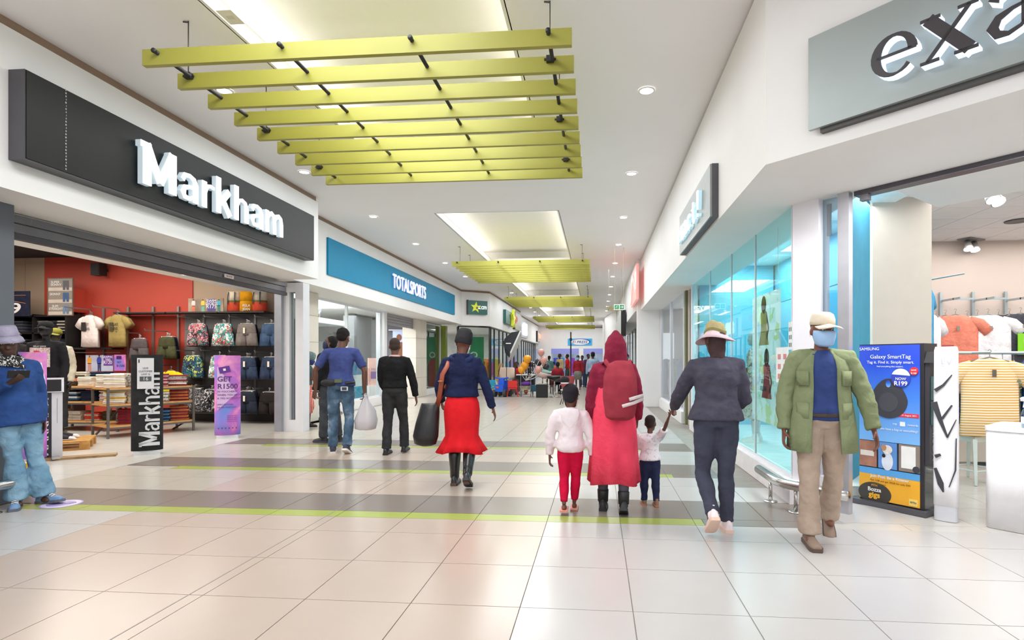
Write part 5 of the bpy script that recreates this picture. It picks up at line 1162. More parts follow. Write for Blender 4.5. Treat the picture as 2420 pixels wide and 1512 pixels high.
# yellow box and steel rail by the pillar, floor sticker
p = fl(33, 1121); t = thing('yellow_box', 'yellow box standing at the foot of the dark pillar', 'box', (-5.93, 5.12, 0)); box('carton', mat('#f0b02a', .5), t, -.12, .16, -.08, .1, .14, .34, bev=.005); box('stand', mat('#8a7a70', .6), t, -.1, .14, -.07, .09, .0, .139); text('R 50', .06, mat('#a0522d'), t, (.02, -.083, .29))
def rail(label, pts, posts, z=.25, r_=.045):
    t = thing('trolley_rail', label, 'rail', (0, 0, 0)); B().tube(pts, r_, 14).obj('bar', STEEL, t, True)
    for x, y in posts:
        o = B().tube([(0, 0, .01), (0, 0, z - r_ * .8)], .018, 10).lathe([(.065, .0), (.065, .008), (.02, .014)], 18).obj('post', STEEL, t, True); o.location = (x, y, 0)
rail('low steel trolley rail before the dark pillar', [(-5.42, 2.6, .24), (-5.42, 4.7, .24), (-5.46, 4.86, .24), (-5.6, 5.0, .24)], [(-5.43, 4.55), (-5.43, 3.4)])
rail('low bent steel trolley rail at the foot of the long shop window', [(1.69, 6.0, .24), (1.69, 5.42, .24), (1.73, 5.3, .24), (2.0, 4.98, .24), (2.1, 4.86, .24)], [(1.69, 5.6), (1.80, 5.22)])
rail('low steel rail end beside the white pier', [(-5.55, 10.75, .24), (-5.55, 11.6, .24)], [(-5.55, 10.9)])
t = thing('floor_sticker', 'round lilac sticker on the floor by the leaning man', 'sticker', (*fl(145, 1191).xy, .0005)); B().lathe([(.165, .0), (.165, .002)], 28).obj('disc', mat('#a594c4', .5), t); B().lathe([(.15, .0022), (.15, .003), (.11, .003), (.11, .0022)], 28, cap=False).obj('ring', mat('#cfc4e0', .5), t); text('STAND HERE', .04, mat('#4a3f60'), t, (0, 0, .0032), R(30), .0003, rx=0)
# ---------------------------------------------------------------- the people in the mall
def person(label, x, y, rz, **k):
    t = thing('person', label, 'person', (x, y, 0), R(rz)); return t, Rig(**k)
def local(t, p):
    return Matrix.Rotation(-t.rotation_euler.z, 3, 'Z') @ (V(p) - t.location)
def skirt(t, name, m, S, n=40, rip=8, cx=0, cy=0, sol=.005):
    """rings (z, rx, ry, ripple) from waist to hem"""
    b = B(); b.rings([[V((cx + dx + (rx + a * sin(rip * q)) * cos(q), cy + dy + (ry + a * sin(rip * q + 1)) * sin(q), z + a * .8 * sin(3 * q))) for q in [2 * pi * j / n for j in range(n)]] for z, rx, ry, a, dx, dy in S], False)
    o = b.obj(name, m, t, True); md = o.modifiers.new('t', 'SOLIDIFY'); md.thickness = sol; return o
def worldpt(t, p): return t.location + Matrix.Rotation(t.rotation_euler.z, 3, 'Z') @ V(p)
def phone(label, t, r, i, up=.05, tilt=.7, case=BLACK, out=.02):
    """phone lying in a hand: a thing of its own"""
    p = r.wri[i] + (r.wri[i] - r.elb[i]).normalized() * .09 * r.k; q = worldpt(t, p + V((0, out, up)))
    ph = thing('mobile_phone', label, 'phone', q, t.rotation_euler.z)
    o = box('casing', case, ph, -.075, .075, -.005, .005, -.038, .038, bev=.004); o.rotation_euler = (-tilt, 0, 0)
    o2 = box('screen', mat('#2a2c33', .15), ph, -.07, .07, -.0062, -.005, -.033, .033); o2.rotation_euler = (-tilt, 0, 0); return ph
# leaning man with bucket hat
t, r = person('man in lavender bucket hat and blue sweater leaning on the dark pillar', -5.47, 4.80, -118, h=1.64, lean=(5, -6),
    legs=(((-.10, .08, -1), (-.16, .02, -1)), ((-.10, .16, -1), (-.06, -.04, -1))), arms=(((-.2, -.12, -1), (-.02, .38, -1)), ((.16, .12, -1), (-.62, .75, .5))), headrot=(-9, 5, -14), sh=.9)
body(r, t, '#4a2e22', .009, (.3, .95), (None, (-.3, -.35, .9))); eyes(r, t)
top(r, t, 'sweater', cloth('#31508c', '#284478'), .022, 1.0, -.3, .011, .007, .02, cuff=.036)
trousers(r, t, 'jeans', cloth('#8fb0c4', '#6d93ad', .6, 4), .010, hem=.085, wr=.010, rise=-.04)
for i, (yw, pt) in enumerate(((25, 6), (-20, 0))): shoe('shoe', r, i, mat('#6f8fb5', .7, 0, .12, 20), t, yw, pt, .29, mat('#60646e', .6), laces=mat('#e9ddd0', .8))
bucket_hat(r, t, cloth('#a9a3b8', '#9891a8', .5), .128, .018)
c = r.neck
b = B(); b.rings([[c + V(((rr + .006 * sin(5 * q)) * cos(q), rr * .95 * sin(q) + .02 + yo, z + .012 * sin(2 * q))) for q in [2 * pi * j / 24 for j in range(24)]] for rr, z, yo in ((.07, .035, .012), (.085, .02, .01), (.09, .0, .005), (.1, -.025, 0), (.125, -.05, .0), (.13, -.075, .01))], False)
o = b.obj('neck_scarf', print_cloth([(0, '#1d1b1c'), (.72, '#1d1b1c'), (.8, '#d8d4cf')], 38), t, True); o.modifiers.new('t', 'SOLIDIFY').thickness = .006
for i, m_ in ((0, WHITE), (1, WHITE)):
    s_, e, w_ = r.sho[i], r.elb[i], r.wri[i]; sx = -1 if i == 0 else 1; off = V((sx * .5, -.1, .25)).normalized()
    b = B(); b.tube([s_ + off * .064, s_.lerp(e, .5) + V((sx * .058, 0, 0)), e + V((sx * .053, -.01, 0)), e.lerp(w_, .6) + V((sx * .045, -.025, -.02 * i))], .009, 6, flat=.6).obj('sleeve_stripe', m_, t, True)
p = r.pel + r.up * .36 + V((-.02, .145, 0)); o = text('GAP', .06, WHITE, t, p, pi, .0015); o.name = 'print'
phone('black phone held up by the leaning man', t, r, 1, .045, .5)
# man with navy mask, looking up to the left
t, r = person('man in navy face mask and black jacket behind the man in blue', -4.54, 9.05, 72, h=1.76, lean=(0, -3), legs=(((-.02, .05, -1), (0, .0, -1)), ((.05, -.12, -1), (0, -.12, -1))), arms=(((-.1, .1, -1), (0, .3, -1)), ((.08, .05, -1), (0, .2, -1))), headrot=(14, 0, 12))
body(r, t, '#5a392b', .012); top(r, t, 'jacket', cloth('#232326'), .03, 1, -.04, .013, .007, .05); trousers(r, t, 'jeans', cloth('#4c4e55', '#3c3e45'), .014, hem=.062)
for i in (0, 1): shoe('shoe', r, i, mat('#2e2f34', .6), t, 0, 0, .29, mat('#49494d', .6))
mask(r, t, mat('#2b3a5e', .8)); hair(r, t, mat('#1c1614', .95, bump=.8, bs=150), .97)
# man in blue tee with carrier bag
t, r = person('tall man in blue tee and faded jeans, seen from behind, hands at his hips', -3.84, 8.02, 12, h=1.83, lean=(1, 3), legs=(((-.05, .03, -1), (0, -.02, -1)), ((.07, .04, -1), (.0, -.36, -1))), arms=(((-.62, -.12, -1), (.0, .1, -1)), ((.46, -.1, -1), (-.03, .02, -1))), headrot=(-14, 0, -12), sh=1.08)
body(r, t, '#6b4433', .009, (.9, .9)); top(r, t, 'tshirt', cloth('#48538c', '#3f4a80'), .02, .36, -.04, .011, .006, .05, seed=9)
m_, nt, pb = nodes('faded_denim'); pb.inputs['Roughness'].default_value = .9
tx = tex(nt, 'Noise', 4.5, Detail=4); nt.links.new(ramp(nt, tx.outputs['Fac'], [(.42, '#3a5068'), (.58, '#5a7590'), (.72, '#a9bccb')]), pb.inputs['Base Color']); DENIM = m_
trousers(r, t, 'jeans', DENIM, .012, hem=.056, wr=.008)
for i, pt in ((0, 0), (1, -26)): shoe('shoe', r, i, mat('#353b4c', .7), t, 12 if i == 0 else -8, pt, .29, mat('#e5ddd2', .6))
hair(r, t, mat('#171211', .95, bump=1, bs=160), 1.06)
p = r.pel + V((-.13, -.15, .03)); o = remesh(B().ball(p, .12, .05, .055), 'waist_pack', mat('#1f2023', .6), t, .01, 1)
B().box(p.x + .09, p.x + .19, p.y - .045, p.y + .01, p.z - .0, p.z + .05).obj('pack_strap', mat('#5f6b4e', .7), o)
B().tube([r.pel + V((.1, -.145, .02)), r.pel + V((.17, -.11, .03)), r.pel + V((.2, -.02, .03))], .022, 8, flat=1).obj('belt', BLACK, t)
o = box('pocket_phone', mat('#e9e8ea', .3), t, -.045, .055, -.006, .006, -.03, .03, bev=.004); o.location = r.pel + V((.085, -.155, -.06))
B().box(-.03, .04, -.008, -.0065, -.022, .022).obj('screen', mat('#3a3d47', .2), o)
bp = worldpt(t, r.wri[1] + V((.0, -.03, -.1)))
cb = thing('carrier_bag', 'thin white plastic carrier bag hanging from the hand of the man in blue', 'bag', bp, R(12))
b = B(); b.rings([[V(((w_ + .01 * sin(3 * q + z * 20)) * cos(q) + .05 * (1 - abs(z + .25) * 2), (d_ + .012 * sin(4 * q)) * sin(q), z)) for q in [2 * pi * j / 20 for j in range(20)]] for z, w_, d_ in ((-.50, .09, .06), (-.48, .15, .09), (-.36, .17, .105), (-.2, .125, .08), (-.08, .06, .045), (-.0, .022, .02), (.03, .03, .02))]); 
mb, nt, pb = nodes('plastic_film'); pb.inputs['Base Color'].default_value = lin('#f0eaf0'); pb.inputs['Roughness'].default_value = .3; pb.inputs['Transmission Weight'].default_value = .25; pb.inputs['Alpha'].default_value = .92
b.obj('sack', mb, cb, True); B().tube([(.0, 0, .0), (.02, 0, .045), (.05, 0, .05), (.06, 0, -.03)], .007, 6).obj('handle', mb, cb, True)
# man in black sweater
t, r = person('man in black sweater and black trousers walking away past the sports shop', -2.98, 7.95, 6, h=1.68, legs=(((-.06, .05, -1), (-.02, -.1, -1)), ((.05, .3, -1), (0, .12, -1))), arms=(((-.1, .12, -1), (.1, .55, -.6)), ((.3, .05, -1), (.12, .25, -1))), headrot=(-6, 0, 8), girth=1.04)
body(r, t, '#6a4130', .010, (.4, .55)); top(r, t, 'sweater', cloth('#1f1f21', '#19191b', .5), .024, 1, -.02, .011, .006, .02, seed=12)
trousers(r, t, 'trousers', cloth('#39393b', '#303032'), .014, hem=.06, wr=.007)
for i in (0, 1): shoe('shoe', r, i, mat('#222123', .35), t, 0, 0, .29, boot=.0)
hair(r, t, mat('#3a2a24', .9), .96, fuzz=.001)
B().tube([r.neck + V((.068 * cos(q), .062 * sin(q) - .002, -.0)) for q in [2 * pi * j / 14 for j in range(15)]], .017, 8, flat=1.5).obj('collar', cloth('#e4b9b6'), t, True)
# woman in red skirt
t, r = person('woman in navy hoodie and red flared skirt with a black beanie', -1.50, 6.05, 4, h=1.66, legs=(((.0, .05, -1), (0, -.02, -1)), ((.04, -.06, -1), (.02, -.8, -1))), arms=(((-.32, .1, -1), (-.05, .75, -.7)), ((.36, -.02, -1), (.28, .2, -1))), headrot=(-8, 8, 0), girth=1.12, sh=.98)
body(r, t, '#7a4a38', .010, (.4, .5)); top(r, t, 'hoodie', cloth('#232a4d', '#1b2140', .5), .022, 1, .05, .011, .008, .02, hood='down', seed=4)
k = r.pel.z
RED = cloth('#e0222a', '#d51c25', .3)
skirt(t, 'skirt', RED, [(k + .09, .15, .12, 0, 0, 0), (k - .02, .19, .155, 0, 0, 0), (k - .12, .2, .165, .001, 0, 0), (k - .3, .185, .15, .003, 0, 0), (k - .38, .18, .15, .006, 0, 0), (k - .47, .22, .18, .016, 0, -.01), (k - .55, .265, .21, .026, 0, -.015)])
for i, pt in ((0, 0), (1, -28)):
    o = shoe('boot', r, i, mat('#19191b', .3, coat=.3), t, 0, pt, .27)
    a, kn = r.ank[i], r.knee[i]
    B().tube([a.lerp(kn, .0), a.lerp(kn, .25), a.lerp(kn, .6), a.lerp(kn, .88)], [.05, .055, .068, .068], 14).obj('boot_shaft', mat('#1c1b1d', .3, 0, .1, coat=.3), o, True)
    B().box(-.03, .03, -.03, .03, -.085, -.05).obj('heel', mat('#5a4032', .5), o).location = a + V((0, -.045, 0))
c = r.neck; remesh(B().tube([c + V((.105 * cos(q), .075 * sin(q) - .02, -.005 - .05 * max(0, -sin(q)))) for q in [2 * pi * j / 16 for j in range(17)]], .036, 10), 'hood', cloth('#2c3560', '#20284c', .5), t, .01, 2, .004, 6)
beanie(r, t, cloth('#333134', '#28272a'), 'beanie', 1.12); mask(r, t, mat('#e6e2e2', .7))
hb = thing('handbag', 'black slouchy leather bag with a brown shoulder strap', 'bag', worldpt(t, V((-.36, -.06, k - .12))), R(4))
b = B(); b.rings([[V(((w_ + .012 * sin(4 * q + 9 * z)) * cos(q) + ox, d_ * sin(q), z)) for q in [2 * pi * j / 20 for j in range(20)]] for z, w_, d_, ox in ((-.37, .05, .04, -.03), (-.345, .12, .08, -.035), (-.26, .15, .095, -.03), (-.12, .13, .08, -.01), (.0, .105, .06, .01), (.08, .095, .035, .02), (.1, .09, .02, .025))])
b.obj('pouch', mat('#201f21', .4, 0, .1, bump=.4, bs=14), hb, True)
L = lambda p: Matrix.Rotation(-R(0), 3, 'Z') @ (V(p) - V((-.36, -.06, k - .12)))
s_ = r.sho[0]
B().tube([V((.1, 0, .06)), L((-.215, -.12, k + .12)), L((-.185, -.15, k + .3)), L((-.14, -.12, s_.z - .04)), L((-.13, -.0, s_.z + .055)), L((-.14, .1, s_.z - .06)), L((-.2, .13, k + .15)), V((.06, .12, .07))], .026, 8, flat=.25, up=(0, 1, 0)).obj('strap', mat('#9a4a30', .45, 0, .1), hb, True)
B().lathe([(.03, 0), (.034, .006), (.03, .012)], 12).obj('buckle', mat('#b0793f', .4, .4), hb).location = L((-.2, -.16, k + .22))
# girl in white hoodie
t, r = person('girl in pale pink hoodie and crimson trousers walking away', -.25, 5.12, 0, h=1.2, child=True, legs=(((.02, -.1, -1), (.02, -.5, -1)), ((-.04, .14, -1), (-.06, .0, -1))), arms=(((-.32, .06, -1), (-.02, .15, -1)), ((.32, .05, -1), (.06, .2, -1))), headrot=(-4, 0, -6), girth=.95)
body(r, t, '#6a4434', .009, (.6, .6)); top(r, t, 'hoodie', cloth('#eee0e4', '#e6d6dc', .4), .026, 1, -.16, .011, .006, .03, hood='down', seed=7)
trousers(r, t, 'trousers', cloth('#d0103f', '#c30c39'), .008, .9, wr=.004)
for i in (0, 1): B().box(-.035, .035, -.06, .12, -.085, -.07).obj('sandal', mat('#e28d7c', .6), t).location = r.ank[i] + V((0, .0, .028))
hair(r, t, mat('#1f1c22', .95, bump=.8, bs=120), 1.07); mask(r, t, WHITE)
c = r.neck; remesh(B().rings([[c + V((a * cos(q), -.085 - d_ + .02 * sin(q), z)) for q in [2 * pi * j / 14 for j in range(14)]] for z, a, d_ in ((.02, .085, -.01), (-.03, .095, .0), (-.09, .075, .0), (-.15, .035, -.005), (-.17, .01, -.01))]), 'hood', cloth('#f4e9ec', '#eadde2', .3), t, .009, 2)
B().ball(r.head + V((-.06, -.05, .17)) * .9, .045, .045, .035, 12, 8).obj('hair_puff', mat('#1f1c22', .95, bump=.8, bs=120), t, True)
B().tube([r.head + V((-.052 + .03 * cos(q), -.048 + .03 * sin(q), .125)) for q in [2 * pi * j / 10 for j in range(11)]], .008, 6).obj('hair_tie', mat('#d9d4d4', .6), t)
# woman with burgundy hood and backpack
t, r = person('woman in burgundy hooded top and coral long dress carrying a backpack', .14, 5.15, -3, h=1.58, lean=(2, 6), sh=.92, legs=(((-.03, .05, -1), (0, -.02, -1)), ((.06, -.1, -1), (0, -.3, -1))), arms=(((-.22, .0, -1), (.02, .12, -1)), ((.22, .15, -1), (0, .55, -.8))), headrot=(-16, 4, 0), girth=1.0)
body(r, t, '#6a4434', .011, (.5, .5))
BUR = cloth('#8e2740', '#7c2038', .4)
top(r, t, 'hooded_top', BUR, .03, 1, .1, .012, .008, .0, seed=15)
c = r.head; b = B()
b.rings([[c + V((a * cos(q), d * sin(q) + yo, z)) for q in [2 * pi * j / 20 for j in range(20)]] for z, a, d, yo in ((-.2, .15, .13, -.02), (-.13, .112, .12, -.02), (-.04, .108, .125, -.02), (.05, .1, .12, -.015), (.11, .07, .09, -.015), (.15, .036, .05, -.02), (.175, .012, .018, -.03))])
remesh(b, 'hood', BUR, t, .011, 2, .006, 21)
k = r.pel.z
skirt(t, 'dress', cloth('#ee4c66', '#e43f59', .5, 5), [(k + .26, .15, .12, 0, .01, .02), (k + .05, .185, .15, .002, .01, 0), (k - .1, .205, .17, .004, .01, 0), (k - .35, .215, .18, .012, .01, 0), (k - .62, .235, .19, .02, .01, -.01)], rip=7)
for i, pt in ((0, 0), (1, -30)):
    o = shoe('boot', r, i, mat('#222023', .5), t, 0, pt, .27); a, kn = r.ank[i], r.knee[i]
    B().tube([a, a.lerp(kn, .22), a.lerp(kn, .3)], [.048, .052, .053], 14).obj('boot_shaft', mat('#252326', .5), o, True)
    B().tube([a.lerp(kn, .2), a.lerp(kn, .8)], [.043, .055], 12).obj('legging', cloth('#5c5963'), t, True)
bkp = thing('backpack', 'burgundy backpack with pale hanging straps on the hooded woman', 'bag', worldpt(t, V((.07, -.145, k + .26))), R(-3))
b = B(); b.rings([[V((w_ * cos(q) * (1 + .0), -.06 + d_ * sin(q) - lean_, z)) for q in [2 * pi * j / 20 for j in range(20)]] for z, w_, d_, lean_ in ((-.29, .08, .05, .02), (-.26, .13, .08, .03), (-.1, .155, .10, .03), (.1, .145, .09, .01), (.2, .11, .06, -.02), (.235, .05, .03, -.03))])
remesh(b, 'sack', cloth('#a03a46', '#93323f', .3), bkp, .012, 2, .004, 8)
B().rings([[V((w_ * cos(q), -.115 + .055 * sin(q), z)) for q in [2 * pi * j / 16 for j in range(16)]] for z, w_ in ((-.27, .08), (-.24, .115), (-.08, .125), (-.05, .11))]).obj('front_pocket', cloth('#98343f'), bkp, True)
for sx in (-1, 1): B().tube([V((sx * .09, -.01, .17)), V((sx * .11 - .03, .06, .235)), V((sx * .12 - .05, .2, .2))], .022, 8, flat=.3, up=(0, 1, 0)).obj('shoulder_strap', cloth('#a03a46'), bkp, True)
for q in (0, 1): B().tube([V((.02 + .06 * q, -.185, -.16 + .06 * q)), V((.12 + .03 * q, -.17, -.13 + .05 * q)), V((.2, -.1, -.1 + .03 * q))], .017, 6, flat=.3, up=(0, 1, 0)).obj('pale_strap', cloth('#e9dada'), bkp, True)
# toddler
tod = t, r = person('toddler in white tee and navy trousers holding a hand', .50, 5.36, 6, h=.89, child=True, legs=(((-.04, .1, -1), (0, 0, -1)), ((.04, -.08, -1), (0, -.2, -1))), arms=(((-.3, .3, -1), (-.1, .5, -.8)), ((.4, -.7, .1), (.2, -.8, .5))), headrot=(-4, 0, -25))
WS = V((.74, 4.62, 1.27)); TS = worldpt(t, r.sho[1]); HP = TS.lerp(WS, .40); dd = local(t, HP) - r.sho[1]; r.elb[1] = r.sho[1] + dd * .48 + V((0, 0, -.02)); r.wri[1] = r.sho[1] + dd * .88
body(r, t, '#5f3d30', .009, (.5, .5)); top(r, t, 'tshirt', print_cloth([(0, '#e9e4e8'), (.7, '#cfc7d4'), (.85, '#e9e4e8')], 30), .018, .4, -.1, .01, .003, .03, seed=5)
trousers(r, t, 'trousers', cloth('#2b3150', '#252a46'), .012, hem=.042, wr=.005)
for i in (0, 1): shoe('shoe', r, i, mat('#8a6a58', .7), t, 0, 0, .25, mat('#c07a50', .6))
hair(r, t, mat('#2a1f1c', .95), .97, fuzz=.002)
hand = HP
# woman in grey tracksuit
t, r = person('woman in charcoal tracksuit and wide pink hat leading the toddler', .96, 4.6, 2, h=1.63, legs=(((-.04, .12, -1), (.06, -1.0, -1)), ((.0, .02, -1), (.02, -.02, -1))), arms=(((-.5, .1, -1), (-.5, .4, -.9)), ((.22, .05, -1), (-.2, .8, -.4))), headrot=(-6, 0, 4), girth=1.08, lean=(1, 4))
d = local(t, hand) - r.sho[0]; kk = min(1, (.62 * r.k) / d.length); mid = r.sho[0] + d * .5 * kk + V((-.03, -.05, -.03))
r.elb[0] = mid; r.wri[0] = r.sho[0] + d * (kk * .9)
body(r, t, '#6b4535', .010, (.9, .5)); GREY = cloth('#4d4b57', '#434150', .45)
top(r, t, 'sweatshirt', GREY, .028, 1, -.04, .011, .009, .06, seed=18, cuff=.04); trousers(r, t, 'leggings', cloth('#464857', '#3d3f4e'), .012, hem=.047, wr=.007, seed=8)
for i, pt in ((0, -38), (1, 0)): shoe('shoe', r, i, mat('#f0dfe0', .6), t, 0, pt, .27, mat('#e9c7b4', .6))
b = B(); b.rings([[r.head + V((a * cos(q), -.07 + d_ * sin(q), z)) for q in [2 * pi * j / 14 for j in range(14)]] for z, a, d_ in ((.06, .065, .05), (-.04, .072, .05), (-.15, .06, .045), (-.26, .045, .035), (-.33, .02, .02))])
remesh(b, 'long_hair', mat('#3f2a2b', .8, bump=.8, bs=40), t, .012, 2, .006, 3)
bucket_hat(r, t, cloth('#b3a67c', '#a6986d'), .17, .0, cloth('#8f8a58'), .016, 'sun_hat', cloth('#d9bfc6', '#cfb2bb'))
# man in green jacket
t, r = person('man in beige cap, blue face mask and open green jacket walking towards us', 1.70, 4.38, 170, h=1.70, lean=(0, -2), legs=(((-.05, -.22, -1), (0, -.55, -1)), ((.04, .16, -1), (0, .02, -1))), arms=(((-.42, .1, -1), (-.16, .3, -1)), ((.26, -.05, -1), (.06, .22, -1))), headrot=(-4, 0, 14), girth=1.08, sh=1.0)
body(r, t, '#7a4a38', .009, (.5, .6)); eyes(r, t)
top(r, t, 'polo_shirt', cloth('#37477c', '#2f3f70'), .02, .2, -.04, .012, .005, .0, seed=2, belly=.02)
trousers(r, t, 'trousers', cloth('#b9a493', '#ab9685', .5), .016, hem=.066, wr=.008, seed=31)
# the jacket is open: shell around the sides and back with two front edges
GRN = cloth('#8a936f', '#7d8663', .5, 5)
j = B(); S = []
for f, w_, d_ in ((-.5, .25, .19), (-.25, .245, .18), (-.05, .235, .172), (.2, .215, .165), (.5, .2, .16), (.75, .205, .155), (.88, .185, .135), (.97, .12, .095), (1.03, .085, .085)):
    cen = r.pel + r.up * f * .5 * r.k; op = .42 if f < .9 else .55
    S.append([cen + V((w_ * sin(q), -d_ * cos(q) + .0, 0)) for q in [-(pi - op) + 2 * (pi - op) * i / 26 for i in range(27)]])
j.rings(S, False, False); jo = j.obj('jacket', GRN, t, True)
jo.modifiers.new('t', 'SOLIDIFY').thickness = .012
for i in (0, 1):
    b = B(); arm_shape(b, r, i, .028, 1, .046); remesh(b, 'sleeve', GRN, jo, .012, 2, .009, 4 + i)
    sx = -1 if i == 0 else 1
    for f0, f1 in ((.5, .72), (.0, .24)):
        b = B(); b.rings([[r.pel + r.up * f * .5 * r.k + V((w_ * sin(q), -d_ * cos(q), 0)) for q in [sx * (pi - .55 - .5 * i / 6) for i in range(7)]] for f, w_, d_ in ((f0, .22, .176), (f1, .222, .17))], False, False); b.obj('pocket', GRN, jo, True).modifiers.new('t', 'SOLIDIFY').thickness = .008
    b = B(); b.rings([[r.neck + V((sx * x, y, z)) for x, y, z in row] for row in ([(.02, -.07, .02), (.075, -.03, .02), (.08, .04, .0)], [(.02, -.095, -.03), (.1, -.045, -.04), (.115, .07, -.07)])], False, False).obj('collar', GRN, jo, True).modifiers.new('t', 'SOLIDIFY').thickness = .008
B().tube([r.pel + r.up * .03 + V((.178 * cos(q), .14 * sin(q) + .01, 0)) for q in [2 * pi * i / 20 for i in range(21)]], .018, 6, flat=1.2).obj('belt', mat('#3a2c28', .5), t)
for i, pt in ((0, -30), (1, 0)): shoe('shoe', r, i, mat('#8d7666', .6), t, 6 if i else -6, pt, .29, mat('#5c4a40', .6))
cap(r, t, cloth('#e9dcc8', '#e0d2bd')); mask(r, t, mat('#9fc0e6', .7)); hair(r, t, mat('#4a3a34', .9), .95, fuzz=.001)
# woman in plaid shorts behind the white pier
t, r = person('woman in red plaid shorts and patterned knit hat half hidden by the white pier', -6.0, 10.98, -75, h=1.5, lean=(0, 4), legs=(((-.03, .1, -1), (0, 0, -1)), ((.03, .35, -1), (0, -.5, -1))), arms=(((-.15, .2, -1), (.25, .9, .4)), ((.15, .2, -1), (-.25, .9, .4))), headrot=(-22, 0, 0))
body(r, t, '#5a3a2e', .012, (.7, .7)); top(r, t, 'tshirt', cloth('#4c5a60'), .02, .4, .0, .013, .005)
m_, nt, pb = nodes('plaid'); pb.inputs['Roughness'].default_value = .9
w1 = tex(nt, 'Wave', 11, bands_direction='Z'); w2 = tex(nt, 'Wave', 11, bands_direction='Y'); mx = nt.nodes.new('ShaderNodeMath'); mx.operation = 'MAXIMUM'; nt.links.new(w1.outputs['Fac'], mx.inputs[0]); nt.links.new(w2.outputs['Fac'], mx.inputs[1])
nt.links.new(ramp(nt, mx.outputs[0], [(0, '#c7322f'), (.8, '#c7322f'), (.93, '#e8c4b0')], 'LINEAR'), pb.inputs['Base Color'])
trousers(r, t, 'shorts', m_, .03, .42, wr=.005)
for i in (0, 1): shoe('sandal', r, i, mat('#3a2f2b', .7), t, 0, 0, .26, high=.02)
beanie(r, t, print_cloth([(0, '#6f8a8c'), (.5, '#38484c'), (.8, '#a9bcbc')], 60), 'knit_hat'); mask(r, t, mat('#2d3d78', .8))
phone('phone in the hands of the woman in plaid shorts', t, r, 0, .03, .6, mat('#d9cbb4', .4))
# people far along the mall
def far(label, px, py, feet, h, rz, topc, botc, skin='#4f3428', kind='trousers', seat=0, sleeve=1, legs=None, arms=None, hat=None, depth=None, msk=False, girth=1.0):
    q = fl(px, feet) if not depth else aty(px, HY, depth)
    t, r = person(label, q.x, q.y, rz, h=h, legs=legs or (((-.03, .15, -1), (0, 0, -1)), ((.03, -.1, -1), (0, -.3, -1))), arms=arms, girth=girth)
    b = B(); head_shape(b, r); b.rings(torso_rings(r, -.01))
    for i in (0, 1): arm_shape(b, r, i); hand_shape(b, r, i, .4); leg_shape(b, r, i, -.006); b.ball(r.ank[i] + V((0, .03, -.045)), .035, .08, .036)
    remesh(b, 'body', SKIN(skin), t, .016, 2)
    top(r, t, 'shirt', cloth(topc), .022, sleeve, -.04, .018, 0, .03)
    if kind == 'trousers': trousers(r, t, 'trousers', cloth(botc), .015, hem=.06, vox=.018, wr=0)
    else: skirt(t, 'skirt', cloth(botc), [(r.pel.z + .06, .15, .12, 0, 0, 0), (r.pel.z - .1, .2, .16, 0, 0, 0), (r.pel.z - .42, .17, .15, .005, 0, 0)], 20)
    for i in (0, 1): B().rings([[r.ank[i] + V((w_ * cos(q_), y, -.085 + .0 + max(0, sin(q_)) * h_)) for q_ in [2 * pi * j / 8 for j in range(8)]] for y, w_, h_ in ((-.08, .035, .08), (0, .042, .1), (.1, .048, .06), (.18, .03, .035))]).obj('shoe', mat('#3a2f2c' if kind == 'trousers' else '#b53030', .5), t, True)
    (hair(r, t, mat('#191413', .95), 1.05, fuzz=0, vox=.018) if not hat else bucket_hat(r, t, cloth(hat), .13))
    if msk: mask(r, t, mat('#8fc0d0', .7))
    return t, r
SIT = (((-.12, 1, -.05), (0, .05, -1)), ((.12, 1, -.05), (0, -.1, -1)))
far('man in pale blue shirt and dark trousers walking away, far along the mall', 1401, 0, 934, 1.69, 5, '#9fb0cb', '#37474a', girth=1.1)
far('woman in dark red top and grey skirt walking towards us, far away', 1366, 0, 920, 1.6, 178, '#a12a35', '#8d8a82', kind='skirt', msk=True)
far('woman in purple top close behind the woman in red', 1376, 0, 914, 1.62, 170, '#7a5a9a', '#3f4a70')
far('man in bright red shirt standing before the end shop', 1341, 0, 908, 1.72, 80, '#d8232c', '#4e5a63', sleeve=.4)
far('man in tan shirt and hat standing before the end shop', 1323, 0, 908, 1.72, 150, '#c2a97c', '#7a6a55', hat='#4a3a2c')
far('woman in teal patterned dress beside the balloons', 1298, 0, 914, 1.6, 30, '#5c8686', '#5c8686', kind='skirt')
far('child in salmon top among the far shoppers', 1309, 0, 912, 1.3, 10, '#dd8a72', '#8a5a60')
far('woman in dark top with a hair bun and pale mask by the far right shop', 1482, 0, 930, 1.62, 175, '#2c2a2c', '#c9a48a', msk=True, sleeve=.3)
far('shopper in plum jacket partly hidden by the man in pale blue', 1390, 0, 916, 1.68, 200, '#6a3a4a', '#3a4460')
ts, rs = far('seated person in maroon shirt at the dark table, back turned', 1318, 0, 931, 1.68, 8, '#9a2734', '#2f3038', legs=SIT)
far('person with black afro in red top seated behind the balloons', 1221, 0, 928, 1.68, 175, '#c42a34', '#2f3038', legs=SIT)
